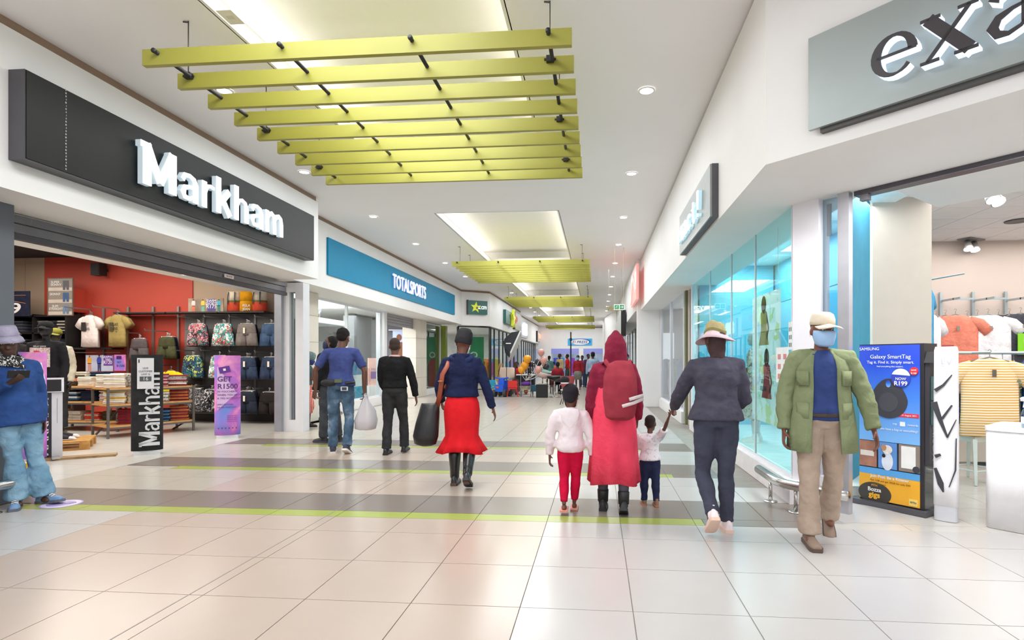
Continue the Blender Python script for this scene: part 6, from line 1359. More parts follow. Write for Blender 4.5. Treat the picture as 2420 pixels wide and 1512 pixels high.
# ---------------------------------------------------------------- pop-up stalls in the middle distance
MY = 21.2
D_ = lambda px, py=937: fl(px, py)
def at_(px, py, Y=MY): return aty(px, py, Y)
def tt(name, label, cat, px, py=937, rz=0, group=None): q = fl(px, py); return thing(name, label, cat, (q.x, q.y, 0), rz, group)
t = tt('child_chair', 'small red plastic child chair', 'chair', 1211, 937, R(10)); RP = mat('#d9281f', .4)
B().tube([(-.16, .0, .36), (.16, 0, .36)], .02, 8).box(-.17, .17, -.16, .16, .30, .34).obj('seat', RP, t); B().prism([(-.19, .36), (.19, .36), (.17, .46), (.19, .56), (.16, .62), (-.16, .62), (-.19, .56), (-.17, .46)], -.17, -.14, 'y').obj('backrest', RP, t)
for x in (-.17, .17):
    for y in (-.16, .16): B().tube([(x * .9, y, .32), (x * 1.25, y * 1.2, 0)], [.022, .018], 8).obj('leg', RP, t)
t = tt('ride_on_tractor', 'blue plastic ride-on tractor toy', 'toy', 1187, 937, R(-15)); BP = mat('#1757cf', .35)
B().box(-.13, .13, -.25, .3, .16, .42).box(-.1, .1, .05, .3, .42, .58).prism([(-.14, .42), (.14, .42), (.11, .62), (-.11, .62)], -.28, -.2, 'y').obj('body', BP, t, bev=.02) if 0 else None
b = B().box(-.16, .16, -.28, .32, .2, .46).box(-.12, .12, -.1, .3, .46, .62).box(-.09, .09, -.06, .02, .62, .70); b.obj('body', BP, t, bev=.03, seg=2); B().tube([(-.28, -.08, .73), (-.1, -.02, .70), (.1, -.02, .70), (.28, -.08, .73)], .028, 8).obj('handlebar', BP, t, True); box('grille_plate', mat('#e0563a', .4), t, -.12, -.02, -.29, -.281, .34, .4, bev=.01)
for x, y, r_ in ((-.22, -.18, .14), (.2, -.18, .14), (-.2, .25, .11), (.2, .25, .11)): B().tube([(x - .05, y, r_), (x + .05, y, r_)], r_, 18).obj('wheel', mat('#3a3a3c', .7), t)
t = tt('folding_chair', 'turquoise folding chair beside the blue toy tractor', 'chair', 1166, 936, R(40)); TQ = mat('#3bb0c9', .6)
B().prism([(-.22, 0), (.22, 0), (.22, .05), (-.22, .05)], .0, .38, 'y').obj('seat', TQ, t).location = (0, -.15, .3); B().prism([(-.22, .38), (.22, .38), (.2, .62), (-.2, .62)], .2, .23, 'y').obj('backrest', TQ, t)
for x in (-.22, .22): B().tube([(x, -.2, 0), (x, .22, .6)], .012, 6).obj('leg', ALU, t); B().tube([(x, .22, 0), (x, -.18, .34)], .012, 6).obj('leg', ALU, t)
t = tt('frame_chair', 'grey metal chair with a purple seat under the balloons', 'chair', 1244, 937, 0)
for x in (-.2, .2):
    B().tube([(x, -.2, 0), (x * .95, -.2, .82)], .014, 6).obj('leg', GREYM, t); B().tube([(x * 1.1, .2, 0), (x * .95, .15, .45)], .014, 6).obj('leg', GREYM, t)
B().tube([(-.19, -.2, .82), (.19, -.2, .82)], .014, 6).tube([(-.19, -.2, .2), (.19, -.2, .2)], .01, 6).obj('cross_bar', GREYM, t); B().ball((0, -.02, .5), .22, .2, .08, 16, 8).obj('cushion', mat('#6a2f9a', .7), t, True); box('patterned_panel', print_cloth([(0, '#9a9a9a'), (.5, '#3a3a3a'), (.8, '#d5c24a')], 40), t, -.18, .18, -.21, -.19, .26, .42)
t = tt('toy_ball', 'orange ball lying under the metal chair', 'ball', 1243, 930); B().ball((0, 0, .1), .1, n=16, m=10).obj('skin', mat('#e8692a', .5), t, True)
t = tt('loudspeaker', 'black square loudspeaker box under the pink tub chair', 'speaker', 1281, 939, R(4)); box('cabinet', mat('#232325', .6), t, -.22, .22, -.16, .2, 0, .49, bev=.012); box('grille', mat('#2f2f32', .9), t, -.19, .19, -.172, -.161, .03, .46, bev=.008)
t = thing('tub_chair', 'pale pink tub chair with a mint cushion on a chrome stem', 'chair', (D_(1281).x + .02, D_(1281).y, .492)); CR2 = mat('#e3c3bd', .6)
B().tube([(0, 0, .02), (0, 0, .25)], .025, 10).lathe([(.15, 0), (.14, .015), (.03, .025)], 18).obj('stem', STEEL, t, True)
b = B(); b.rings([[V((.34 * cos(q) * s_, .26 * sin(q) * s_, z + .10 * cos(q) * -1 * s_)) for q in [2 * pi * j / 18 for j in range(18)]] for s_, z in ((.3, .22), (.7, .25), (.95, .36), (1.0, .45), (.9, .44), (.6, .33))]); b.obj('shell', CR2, t, True)
B().ball((.06, -.02, .47), .3, .2, .09, 16, 8, Matrix.Rotation(.25, 3, 'Y')).obj('cushion', mat('#9cc4b8', .8), t, True)
t = tt('bar_stool', 'black bar stool on a chrome pedestal beside the loudspeaker', 'stool', 1310, 938)
B().lathe([(.2, 0), (.19, .02), (.04, .04), (.03, .05), (.03, .62), (.05, .64)], 20).obj('pedestal', STEEL, t, True); B().lathe([(.06, .6), (.16, .66), (.28, .72), (.29, .78), (.25, .8), (.01, .79)], 20).obj('seat', mat('#1a1a1c', .4), t, True)
for s_ in (-1, 1): B().tube([(s_ * .27, 0, .76), (s_ * .33, 0, .6), (s_ * .2, 0, .45), (s_ * .18, -.05, .3)], .014, 6).obj('foot_bar', STEEL, t, True)
q = at_(1341, 890, 17.5); t = thing('shell_chair', 'maroon shell chair back behind the girl in the pink hoodie', 'chair', (q.x, 17.5, 0)); B().rings([[V((w_ * sin(a), -.1 - .1 * cos(a), z)) for a in [-1.3 + 2.6 * j / 10 for j in range(11)]] for z, w_ in ((.46, .12), (.6, .2), (.78, .24), (.9, .22))], False, False).obj('backrest', mat('#9a3a40', .5), t, True)
B().lathe([(.22, .44), (.22, .47), (.01, .48)], 16).obj('seat', mat('#d8d0c8', .6), t)
for a in (.6, 2.2, 3.8, 5.4): B().tube([(.1 * cos(a), .1 * sin(a), .44), (.28 * cos(a), .28 * sin(a), 0)], .014, 6).obj('leg', BLACK, t)
for i, (px0, px1, py, yy, lb) in enumerate(((1217, 1262, 885, 22.4, 'long black covered table behind the balloons'), (1298, 1322, 878, 23.2, 'black covered table before the seated person in maroon'))):
    a, b_ = aty(px0, py, yy), aty(px1, py, yy); t = thing('stall_table', lb, 'table', (0, 0, 0)); box('table_top', mat('#e9e6e2', .5), t, a.x, b_.x, yy - .05, yy + .6, a.z - .03, a.z, bev=.005); box('cloth', mat('#242427', .9, bump=.4), t, a.x + .01, b_.x - .01, yy - .04, yy + .58, .35, a.z - .031)
    for x in (a.x + .05, b_.x - .05): B().tube([(x, yy + .05, 0), (x, yy + .05, .4)], .02, 8).obj('leg', BLACK, t)
t = tt('teal_crate', 'teal crate on splayed wooden legs', 'crate', 1262, 937); box('bin', mat('#20607a', .6), t, -.14, .14, -.12, .12, .2, .44, bev=.01)
for x in (-.1, .1): B().tube([(x, 0, .2), (x * 1.5, 0, 0)], .014, 6).obj('leg', mat('#c99a5a', .5), t)
# guitar
t = tt('guitar', 'dark red guitar upright on a stand behind the red chair', 'guitar', 1218, 934, R(8)); GW = mat('#5c1f24', .25, 0, .1, coat=.5)
b = B(); b.rings([[V((w_ * s2, y_, z)) for s2, y_ in ((-1, -.04), (1, -.04), (1, .04), (-1, .04))] for z, w_ in ((.12, .1), (.16, .17), (.28, .2), (.4, .15), (.48, .125), (.56, .15), (.62, .12), (.65, .06))]); b.obj('body', GW, t, bev=.02, seg=2)
B().box(-.028, .028, -.05, -.02, .64, 1.16).box(-.045, .045, -.05, -.02, 1.16, 1.32).obj('neck', mat('#3a2018', .4), t); B().lathe([(.001, 0), (.05, 0), (.05, .003), (.001, .003)], 16).obj('sound_hole', BLACK, t).location = (0, -.045, .46); bpy.data.objects[t.children[-1].name].rotation_euler = (pi / 2, 0, 0)
B().tube([(-.2, -.12, 0), (0, .02, .14), (.2, -.12, 0)], .012, 6).tube([(0, .02, .14), (0, .2, 0)], .012, 6).obj('stand', BLACK, t)
t = tt('covered_chair', 'cream padded chair back with a grey blue side beside the guitar', 'chair', 1200, 931, R(30)); b = B(); b.rings([[V((.34 * cos(q) * w_, .07 * sin(q) + yo, z)) for q in [2 * pi * j / 16 for j in range(16)]] for z, w_, yo in ((.62, .85, 0), (.7, 1, 0), (.9, 1.05, .03), (1.06, .95, .06), (1.1, .8, .06))]); b.obj('backrest', mat('#dfc5b2', .7), t, True); box('seat', mat('#8aa6b0', .7), t, -.3, .3, -.3, .1, .42, .6, bev=.03)
for x in (-.26, .26): B().tube([(x, -.2, .42), (x, -.2, 0)], .016, 6).obj('leg', BLACK, t); B().tube([(x, .06, .42), (x, .1, 0)], .016, 6).obj('leg', BLACK, t)
# balloons on sticks
def balloon(px, py, c, label, r_=.19, Y=21.0):
    q = aty(px, py, Y); t = thing('balloon', label, 'balloon', q)
    m_ = c if not isinstance(c, str) else mat(c, .25, 0, .05, coat=.4)
    B().lathe([(.01, -r_ * 1.22), (r_ * .25, -r_ * 1.1), (r_ * .7, -r_ * .72), (r_ * .97, -r_ * .15), (r_, r_ * .25), (r_ * .85, r_ * .7), (r_ * .5, r_ * .98), (.01, r_ * 1.08)], 18).lathe([(.001, -r_ * 1.2), (.03, -r_ * 1.3), (.001, -r_ * 1.29)], 8).obj('skin', m_, t, True)
    b_ = V((D_(1243).x - q.x, 21.05 - Y, .62 - q.z)); k = V((0, 0, -r_ * 1.28)); B().tube([k, k.lerp(b_, .5) + V((.03, 0, -.05)), b_], .009, 6).obj('stick', mat('#e6e2e0', .4), t)
POLKA = mat('#1c1a1e', .3); m_, nt, pb = nodes('polka_dots'); tx = nt.nodes.new('ShaderNodeTexVoronoi'); tx.inputs['Scale'].default_value = 11; tx.inputs['Randomness'].default_value = .15
tc = nt.nodes.new('ShaderNodeTexCoord'); nt.links.new(tc.outputs['Object'], tx.inputs['Vector']); nt.links.new(ramp(nt, tx.outputs['Distance'], [(0, '#f2eef0'), (.33, '#1c1a1e')], 'CONSTANT'), pb.inputs['Base Color']); pb.inputs['Roughness'].default_value = .3
for px, py, c, lb, r_ in ((1246, 849, '#f2a415', 'orange balloon at the top of its bunch', .155), (1240, 864, '#f0a012', 'orange balloon in the middle of its bunch', .15), (1233, 874, '#f2a415', 'orange balloon lowest of its bunch', .14),
    (1256, 862, m_, 'black polka dot balloon, higher of the two', .14), (1251, 877, m_, 'black polka dot balloon, lower of the two', .14), (1279, 833, '#d99a90', 'pink balloon floating highest, on its own', .13), (1285, 852, '#dea195', 'pink balloon above the tub chair', .14), (1273, 874, '#dfa296', 'pink balloon lowest, over the mint cushion', .14),
    (1273, 856, '#37363e', 'plain black balloon beside the pink ones', .14), (1290, 866, '#3a393f', 'plain dark grey balloon at the bunch edge', .14)): balloon(px, py, c, lb, r_, 21.0 if isinstance(c, str) and c[1] in 'fd' else 21.25)
# softbox lamp
q = fl(1197, 934); t = thing('softbox_lamp', 'black photo softbox with white diffuser on a tall thin stand', 'lamp', (q.x, q.y, 0))
for a in (.5, 2.6, 4.7): B().tube([(0, 0, .5), (.45 * cos(a), .45 * sin(a), 0)], .012, 6).obj('stand_leg', BLACK, t)
B().tube([(0, 0, .3), (0, 0, 2.0)], .014, 8).obj('stand_pole', BLACK, t)
M_ = Matrix.Rotation(R(0), 3, 'Z') @ Matrix.Rotation(R(22), 3, 'Y') @ Matrix.Rotation(R(-18), 3, 'X'); c = V((.18, 0, 2.05))
SQ = lambda h_, x: [c + M_ @ V((x, a * h_, b_ * h_)) for a, b_ in ((-1, -1), (1, -1), (1, 1), (-1, 1))]
B().rings([SQ(.08, -.3), SQ(.34, -.12), SQ(.48, .18)]).obj('softbox', mat('#26272c', .8, bump=.3), t); B().rings([SQ(.49, .181), SQ(.49, .24)]).obj('diffuser', mat('#cfcfcf', .7), t); B().rings([[c + M_ @ V((.24, -.49, -.49 + 0)), c + M_ @ V((.26, -.49, -.85)), c + M_ @ V((.26, -.2, -.75)), c + M_ @ V((.24, -.1, -.49))], [c + M_ @ V((.25, -.485, -.49)), c + M_ @ V((.27, -.485, -.85)), c + M_ @ V((.27, -.2, -.75)), c + M_ @ V((.25, -.1, -.49))]]).obj('flap', mat('#c4c4c4', .8), t); B().box(-.1, .1, -.5, -.497, -.02, .02).obj('maker_label', WHITE, t).location = c + V((-.02, -.02, 0))
t = tt('easel', 'light wooden easel leaning by the star shop window', 'easel', 1174, 926)
for x0, x1, y1 in ((-.2, .12, .05), (-.02, .18, .1), (.1, .2, .3)): B().tube([(x0, 0, 0), (x1, y1, 1.25)], .022, 6).obj('leg', wood(), t)
t = thing('tall_pole', 'tall thin black pole standing before the blue oval sign', 'pole', (aty(1349, 880, 30).x, 30, 0)); B().tube([(0, 0, .02), (0, 0, 2.93)], .035, 8).box(-.06, .06, -.04, .04, 2.45, 2.6).lathe([(.25, 0), (.25, .03), (.04, .05)], 18).obj('shaft', BLACK, t)
t = tt('tripod', 'black tripod legs beside the maroon shell chair', 'tripod', 1345, 934)
for a in (.4, 2.5, 4.6): B().tube([(0, 0, .55), (.45 * cos(a), .3 * sin(a), 0)], .014, 6).obj('leg', BLACK, t)
B().tube([(0, 0, .5), (0, 0, .95)], .016, 8).obj('column', BLACK, t)
for i, (person_, px) in enumerate(((ts, 1318), (None, 1221))):
    o = bpy.data.objects[[x for x in bpy.data.objects.keys() if x.startswith('person')][-2 + i]]; q = o.location
    t = thing('stall_chair', 'black chair under the ' + ('seated person in maroon' if i == 0 else 'person with the afro'), 'chair', (q.x, q.y, 0), o.rotation_euler.z)
    box('seat', BLACK, t, -.2, .2, -.16, .22, .38, .41); box('backrest', BLACK, t, -.19, .19, -.25, -.22, .5, .8)
    for x in (-.18, .18):
        for y in (-.2, .2): B().tube([(x, y, .4), (x * 1.1, y * 1.1, 0)], .014, 6).obj('leg', GREYM, t)
# ---------------------------------------------------------------- shop on the right: front
GX = 1.9
TEAL = glass('#e0f2f0', .1, graze=.3)
FR = mat('#eceaf0', .4, 0, .02)
w10 = window(10, -pi / 2, (GX, 0), [-11.3, -9.6, -8.1, -6.9, -5.62], .26, 3.0, FR, TEAL, .008, dep=.014)
struct(B().box(GX - .06, GX + .12, 5.5, 11.35, 0, .22).obj('baseboard_right', mat('#efe9ea', .5)))
for y in (11.33,): struct(B().box(GX - .02, GX + .1, y - .02, y + .06, .22, 3.05).obj('trim_7', FR))
o = struct(B().box(GX, GX + .12, 12.2, 12.32, 0, 3.0).obj('door_4', mat('#6e7350', .5))); box('jamb', mat('#e9e7ea', .4), o, GX, GX + .1, 11.42, 11.5, 0, 3.0)
window(11, -pi / 2, (GX - .02, 0), [-16.75, -14.6, -12.35], .3, 2.95, FR, glass('#eef3f6', .16), .06, True)
struct(B().box(2.6, 2.65, 12.4, 16.8, 0, 3.2).obj('wall_right_white_screen', mat('#eef2f6', .6)))
PA = V((1.90, 5.60)); PD_ = V((2.27, 5.17)); dv = (PD_ - PA).normalized(); L_ = (PD_ - PA).length; ra = math.atan2(dv.y, dv.x)
pier = struct(link('wall_right_pier', B().box(0, .2, 0, .22, 0, 3.1).me('pier', FR))); pier.location = (PA.x, PA.y, 0); pier.rotation_euler = (0, 0, ra)
box('post', FR, pier, .2, .26, 0, .2, .0, 3.1, bev=.006); box('silver_post', mat('#c3c3ca', .3, .6), pier, L_ - .12, L_ - .02, -.02, .05, 0, 3.1, bev=.006); box('frame_foot', FR, pier, .26, L_ - .12, .0, .2, 0, .3); box('frame_head', FR, pier, .26, L_ - .12, 0, .2, 2.95, 3.1)
box('pane', glass('#cfdfe8', .25), pier, .26, L_ - .12, .08, .09, .3, 2.95); box('lettering_strip', mat('#8a939a', .5), pier, .30, .34, .07, .079, 2.55, 2.85)
nrm = V((-dv.y, dv.x))
t = thing('roller_shutter', 'rolled-up grey shutter over the entrance on the right', 'shutter', (PD_.x, PD_.y, 0), ra)
for i, (za, zb, yo, m_) in enumerate(((2.98, 3.06, .0, SHUT), (2.9, 2.975, .02, mat('#a9a8ae', .35, .4)), (2.855, 2.895, .03, mat('#55535a', .4, .4)))): box('slat', m_, t, .0, 2.2, yo, yo + .12, za, zb, bev=.012)
box('latch', mat('#6a686e', .4, .4), t, .05, .12, .03, .09, 2.8, 2.853)
# header above the shutter and white soffit behind it
struct(B().prism([(PD_.x - dv.x * .5, PD_.y - dv.y * .5), (PD_.x + dv.x * 4, PD_.y + dv.y * 4), (PD_.x + dv.x * 4 + nrm.x * .3, PD_.y + dv.y * 4 + nrm.y * .3), (PD_.x - dv.x * .5 + nrm.x * .3, PD_.y - dv.y * .5 + nrm.y * .3)], 3.05, 4.4).obj('wall_right_header', WALLW))
so = [PD_ + nrm * .1, PD_ + dv * 4 + nrm * .1, PD_ + dv * 4 + nrm * 2.4, PD_ + dv * 1.7 + nrm * 2.4, PD_ + dv * .9 + nrm * 1.9, PD_ + nrm * 1.9]
struct(B().prism([tuple(p) for p in so], 3.06, 3.16).obj('ceiling_soffit_right', WALLW))
struct(B().box(1.95, 2.0, 5.5, 16.8, 3.0, 3.4).obj('wall_right_over_window', WALLW))
# ceiling of square panels
cr = struct(B().prism([(1.97, 5.75), (2.3, 5.35), (10.2, -3.8), (10.2, 16.8), (1.97, 16.8)], 3.36, 3.42).obj('ceiling_right', mat('#a9a6a4', .8)))
cells2 = []
for i in range(14):
    for j in range(29):
        x0, y0 = 2.0 + i * .6, -.9 + j * .6
        cells2.append((x0, y0))
CP = B().box(.004, .596, .004, .596, 3.335, 3.36).me('panel', mat('#e3e0de', .8, 0, .02), bev=.003)
near = [c for c in cells2 if c[0] + c[1] > 9.5 and c[0] > 3 and c[1] < 12.2]
for x0, y0 in near[:200]: o = link('panel', CP, cr); o.location = (x0, y0, 0)
struct(B().box(9.9, 10.1, -1, 12.2, 0, 3.4).obj('wall_right_shop_side', mat('#cbbcb2', .75))); struct(B().box(1.95, 10, 12.0, 12.2, 0, 3.4).obj('wall_right_shop', mat('#c9bbb2', .75, 0, .02, 1)))
# blue display wall behind the window and beige column
BLU_ = mat('#58b4cf', .55, 0, .05, .7)
bw = struct(B().box(3.55, 3.6, 7.61, 12, 0, 3.3).obj('wall_right_blue', mat('#2a8fb0', .7)))
for y0, y1 in ((7.61, 9.4), (9.4, 12)): box('panel', BLU_, bw, 3.53, 3.55, y0 + .006, y1 - .006, 0, 2.5, bev=.003); box('panel', BLU_, bw, 3.53, 3.55, y0 + .006, y1 - .006, 2.515, 3.3, bev=.003)
struct(B().box(2.05, 3.5, 11.4, 11.5, 0, 3.3).obj('wall_right_window_end', BLU_))
dc = struct(B().box(2.0, 3.52, 5.9, 11.4, 0, .1).obj('floor_display', mat('#dfe9e6', .2)))
dcc = struct(B().box(2.0, 3.56, 5.75, 11.5, 3.28, 3.33).obj('ceiling_display', mat('#e4efef', .7)))
pc_ = aty(2055, 500, 7.0); pe_ = aty(2190, 500, 7.0)
struct(B().box(3.30, 3.32 + (pe_.x - pc_.x), 6.98, 7.6, 0, 3.35).obj('wall_right_column', mat('#cfc6b9', .75, 0, .02)))
q0, q1 = aty(2017, 500, 6.3), aty(2054, 500, 6.9)
bp = struct(slab(B(), [(q0.x - .1, 6.2), (q1.x + .0, 6.97)], -.04, 0, 3.3).obj('wall_right_blue_end', mat('#2a8fb0', .7)))
# spotlights
def spots(label, x, y, z, rz, tilt=.8, n=2):
    t = thing('spotlight', label, 'spotlight', (x, y, z), rz)
    box('plate', mat('#8f8c8a', .4, .5), t, -.2, .2, -.1, .1, -.02, 0, bev=.004)
    for k in range(n):
        xx = (-.09, .09)[k] if n > 1 else 0
        B().tube([(xx, 0, -.02), (xx, 0, -.07)], .014, 8).obj('stem', STEEL, t)
        d = V((-.3, -sin(tilt), -cos(tilt))).normalized(); p = V((xx, 0, -.09))
        h = B().tube([p - d * .06, p + d * .05, p + d * .09], [.04, .06, .075], 16).obj('head', mat('#c9c7c4', .3, .6), t, True); B().tube([p + d * .088, p + d * .094], .066, 16).obj('lamp', glow('#fffdf6', 5), h)
for px, py, z, lb in ((1830, 545, 3.2, 'twin spotlight behind the teal glass, nearest the white pier'), (1755, 600, 3.2, 'twin spotlight behind the teal glass, second along'), (1705, 638, 3.2, 'twin spotlight behind the teal glass, farthest')):
    q = fl(px, py, z + .02); spots(lb, q.x, q.y, 3.28, R(20), .5, 2)
q = fl(2345, 450, 3.3); spots('twin spotlight on the panel ceiling above the entrance, nearer one', q.x, q.y, 3.333, R(40), .5)
q = fl(2295, 570, 3.3); spots('twin spotlight on the panel ceiling, farther back over the shirts', q.x, q.y, 3.333, R(30), .3)
q = fl(2405, 527, 3.3); t = thing('ceiling_speaker', 'round grille in the panel ceiling at the frame edge', 'speaker', (q.x, q.y, 3.332)); B().lathe([(.15, 0), (.15, -.012), (.12, -.014), (.01, -.01)], 24).obj('rim', mat('#4a4848', .5), t)
# window display
def paper(m):
    """thin print that lets light through"""
    m = m.copy(); nt = m.node_tree; p = nt.nodes['Principled BSDF']; tr = nt.nodes.new('ShaderNodeBsdfTranslucent'); mx = nt.nodes.new('ShaderNodeMixShader'); mx.inputs[0].default_value = .55
    if p.inputs['Base Color'].links: nt.links.new(p.inputs['Base Color'].links[0].from_socket, tr.inputs[0])
    else: tr.inputs[0].default_value = p.inputs['Base Color'].default_value
    nt.links.new(p.outputs[0], mx.inputs[1]); nt.links.new(tr.outputs[0], mx.inputs[2]); nt.links.new(mx.outputs[0], nt.nodes['Material Output'].inputs[0]); return m
t = thing('window_poster', 'tall floral fashion poster hanging inside the teal window', 'poster', (2.05, 0, 0), -pi / 2)
PW2 = Plane(2.05, 0, -pi / 2); a, b_, z0, z1 = PW2.rect(1778, 700, 1845, 990); z0, z1 = .62, 2.2
bb = B(); bb.face([(a, 0, z0), (b_, 0, z0), (b_, 0, z1), (a, 0, z1)]); bb.obj('sheet', paper(print_cloth([(0, '#f8f8f4'), (.4, '#eef2e4'), (.6, '#fbfaf7'), (.8, '#d9e2a4'), (.9, '#d5dcf0')], 9)), t); w_ = b_ - a
for k_ in (.1, .9): B().tube([(a + w_ * k_, .008, z1), (a + w_ * k_, .008, 3.28)], .003, 5).obj('cord', STEEL, t)
for zb, c1, c2, c3, cx_ in ((z0 + .95, '#c9a76a', '#a8684e', '#e9d9c4', .45), (z0 + .3, '#c9525a', '#a8684e', '#4a3a30', .55)):
    def f(n, poly, c):
        g_ = B(); g_.face([(a + w_ * cx_ + x, -.003 - .001 * ('head' in n), zb + z) for x, z in poly]); g_.obj(n, paper(mat(c, .6, 0, .15, 8)), t)
    
    f('printed_dress', [(-.2, 0), (.2, 0), (.12, .22), (.13, .4), (.05, .43), (-.05, .43), (-.13, .4), (-.11, .22)], c1); f('printed_arm', [(.13, .39), (.22, .2), (.14, .06), (.11, .1), (.16, .2), (.1, .34)], c2); f('printed_hair', [(.1 * cos(q), .5 + .11 * sin(q)) for q in [2 * pi * j / 12 for j in range(12)]], '#3a2a24'); f('printed_head', [(.055 * cos(q), .48 + .075 * sin(q)) for q in [2 * pi * j / 12 for j in range(12)]], '#8a5a44')
text('GET', .07, mat('#55505a'), t, (a + w_ * .42, -.008, z0 + .5)); text('R1500', .09, mat('#55505a'), t, (a + w_ * .45, -.008, z0 + .41))
for i, (pa, pb_, lb, n) in enumerate((((1873, 757), (1902, 825), 'white notice sheet with symbols on the teal window', 0), ((1835, 820), (1875, 905), 'white sheet with red lettering low on the teal window', 1))):
    PG = Plane(GX - .002, 0, -pi / 2); a, b_, z0, z1 = PG.rect(*pa, *pb_); t = thing('notice', lb, 'notice', (GX - .004, 0, 0), -pi / 2); b_ = min(b_, -5.7)
    box('sheet', mat('#eef2f2', .6), t, a, b_, -.002, 0, z0, z1)
    for k in range(3):
        for j in range(2): box('symbol', mat('#6a7a80' if n == 0 else '#d98a8a', .6), t, a + (b_ - a) * (.15 + .45 * j), a + (b_ - a) * (.4 + .45 * j), -.003, -.0021, z0 + (z1 - z0) * (.1 + .28 * k), z0 + (z1 - z0) * (.25 + .28 * k))
t = thing('mannequin', 'pale mannequin in a long patterned dress and white sneakers behind the teal glass', 'mannequin', (2.48, 8.95, .1), R(60)); r = Rig(1.72, arms=(((-.16, .0, -1), (.1, .5, -1)), ((.16, .0, -1), (-.1, .6, -.8))))
b = B(); head_shape(b, r); b.rings(torso_rings(r, -.012))
for i in (0, 1): arm_shape(b, r, i); hand_shape(b, r, i, .3); leg_shape(b, r, i, -.006); b.ball(r.ank[i] + V((0, .03, -.05)), .036, .09, .033)
remesh(b, 'body', mat('#c9cfcf', .4), t, .014, 2)
PATD = print_cloth([(0, '#cfcdc6'), (.4, '#9a9a94'), (.6, '#d9d6cf'), (.85, '#7a7a74')], 24); top(r, t, 'blouse', PATD, .025, .9, -.04, .014, .004); k = r.pel.z; skirt(t, 'skirt', PATD, [(k + .1, .15, .12, 0, 0, 0), (k - .1, .21, .17, .005, 0, 0), (k - .6, .25, .2, .015, 0, 0)])
for i in (0, 1): shoe('sneaker', r, i, WHITE, t, 0, 0, .27, WHITE)
box('waist_bag', mat('#3f5450', .6), t, -.12, .12, .13, .2, k + .08, k + .2, bev=.02)
# ---------------------------------------------------------------- advertising tower at the entrance
F0, F1 = fl(2030, 1187), fl(2177, 1218); dv2 = (F1.xy - F0.xy); W2 = dv2.length; ra2 = math.atan2(dv2.y, dv2.x)
t = thing('advertising_tower', 'tall phone accessory advert stand with blue and yellow front at the entrance', 'advertising stand', (F0.x, F0.y, 0), ra2); TP = Plane(F0.x, F0.y, ra2); ZT = 1.535
box('cabinet', mat('#2d2b30', .4), t, .0, W2 + .02, .01, .26, .05, ZT, bev=.006); box('foot', mat('#55545a', .4, .2), t, -.05, W2 + .06, -.05, .32, 0, .045, bev=.006)
def bl(a, b_, za, zb, m_, n='print_block', y=-.002, d=.008): return box(n, m_, t, W2 * a, W2 * b_, y, d, za, zb)
mb_, nt, pb = nodes('blue_print'); pb.inputs['Roughness'].default_value = .35; tx = tex(nt, 'Gradient', 1, 'Generated'); sp = nt.nodes.new('ShaderNodeSeparateXYZ'); tc = nt.nodes.new('ShaderNodeTexCoord'); nt.links.new(tc.outputs['Generated'], sp.inputs[0]); nt.links.new(ramp(nt, sp.outputs[2], [(0, '#7fb8f0'), (.45, '#4a86e4'), (.8, '#2c4fd0'), (1, '#3450c8')]), pb.inputs['Base Color'])
bl(.01, .98, .62, ZT - .01, mb_, 'blue_print'); bl(.01, .98, .30, .36, mat('#5aa4e0', .4, 0, .1, 3)); bl(.01, .98, .06, .299, mat('#f0ae2c', .4, 0, .05), 'yellow_print')
zz = lambda py: TP.at(2100, py)[1]
T_ = lambda s_, a, py, sz, m_=WHITE, al='CENTER', **k: text(s_, sz, m_, t, (W2 * a, -.004, zz(py)), align=al, **k)
T_('SAMSUNG', .18, 824, .04); T_('Galaxy SmartTag', .52, 843, .052); T_('Tag it. Find it. Simply smart.', .52, 856, .037); T_('Find everything that matters.', .52, 866, .02)
TAGM = mat('#3b3a41', .6); b = B(); c_ = V((W2 * .5, zz(945)))
out = [(c_.x + .165 * sin(q) * (1 - .25 * max(0, cos(q)) ), c_.y + (.2 if cos(q) > 0 else .17) * cos(q)) for q in [2 * pi * j / 36 for j in range(36)]]
b.prism(out, -.008, -.003, 'y').obj('printed_tag', TAGM, t); B().prism(disc(.022, .032, c_.x - .0, c_.y + .15, 0, 0, 16), -.0095, -.0082, 'y').obj('tag_hole', mb_, t); B().prism([(c_.x + .085 * cos(q), c_.y - .02 + .09 * sin(q)) for q in [2 * pi * j / 28 for j in range(28)]], -.0095, -.0082, 'y').obj('tag_button', mat('#46454c', .6), t)
c2 = (W2 * .70, zz(892)); B().prism(disc(.082, .085, *c2, 0, 0), -.013, -.0097, 'y').obj('price_bubble', mat('#3548b8', .4), t); B().prism(disc(.082, .085, *c2, 0, 0, 20, .25, pi - .25), -.014, -.0132, 'y').obj('bubble_top', mat('#e9ecf6', .5), t)
text('NOW', .035, WHITE, t, (c2[0], -.0145, c2[1] - .01)); text('R199', .055, WHITE, t, (c2[0], -.0145, c2[1] - .052), off=.001)
B().prism(disc(.035, .036, W2 * .9, zz(876), 0, 0), -.013, -.005, 'y').obj('red_bubble', mat('#e0303a', .4), t); text('SAVE', .02, WHITE, t, (W2 * .9, -.0145, zz(874))); text('R100', .022, WHITE, t, (W2 * .9, -.0145, zz(881)))
bl(.5, .97, zz(983), zz(974), mat('#e0384a', .4), 'red_pill', -.004, -.001); T_('18 June 2021 - 31 August 2021', .73, 978.5, .018, y=0) if 0 else text('June 2021 - 31 August 2021', .02, WHITE, t, (W2 * .735, -.006, zz(978.5)))
T_('my', .6, 1000, .03); bl(.68, .76, zz(1004), zz(994), WHITE, 'white_square', -.004, -.001); T_('rewards', .88, 1000, .026); T_('Do you have a bag or something?', .62, 1014, .027)
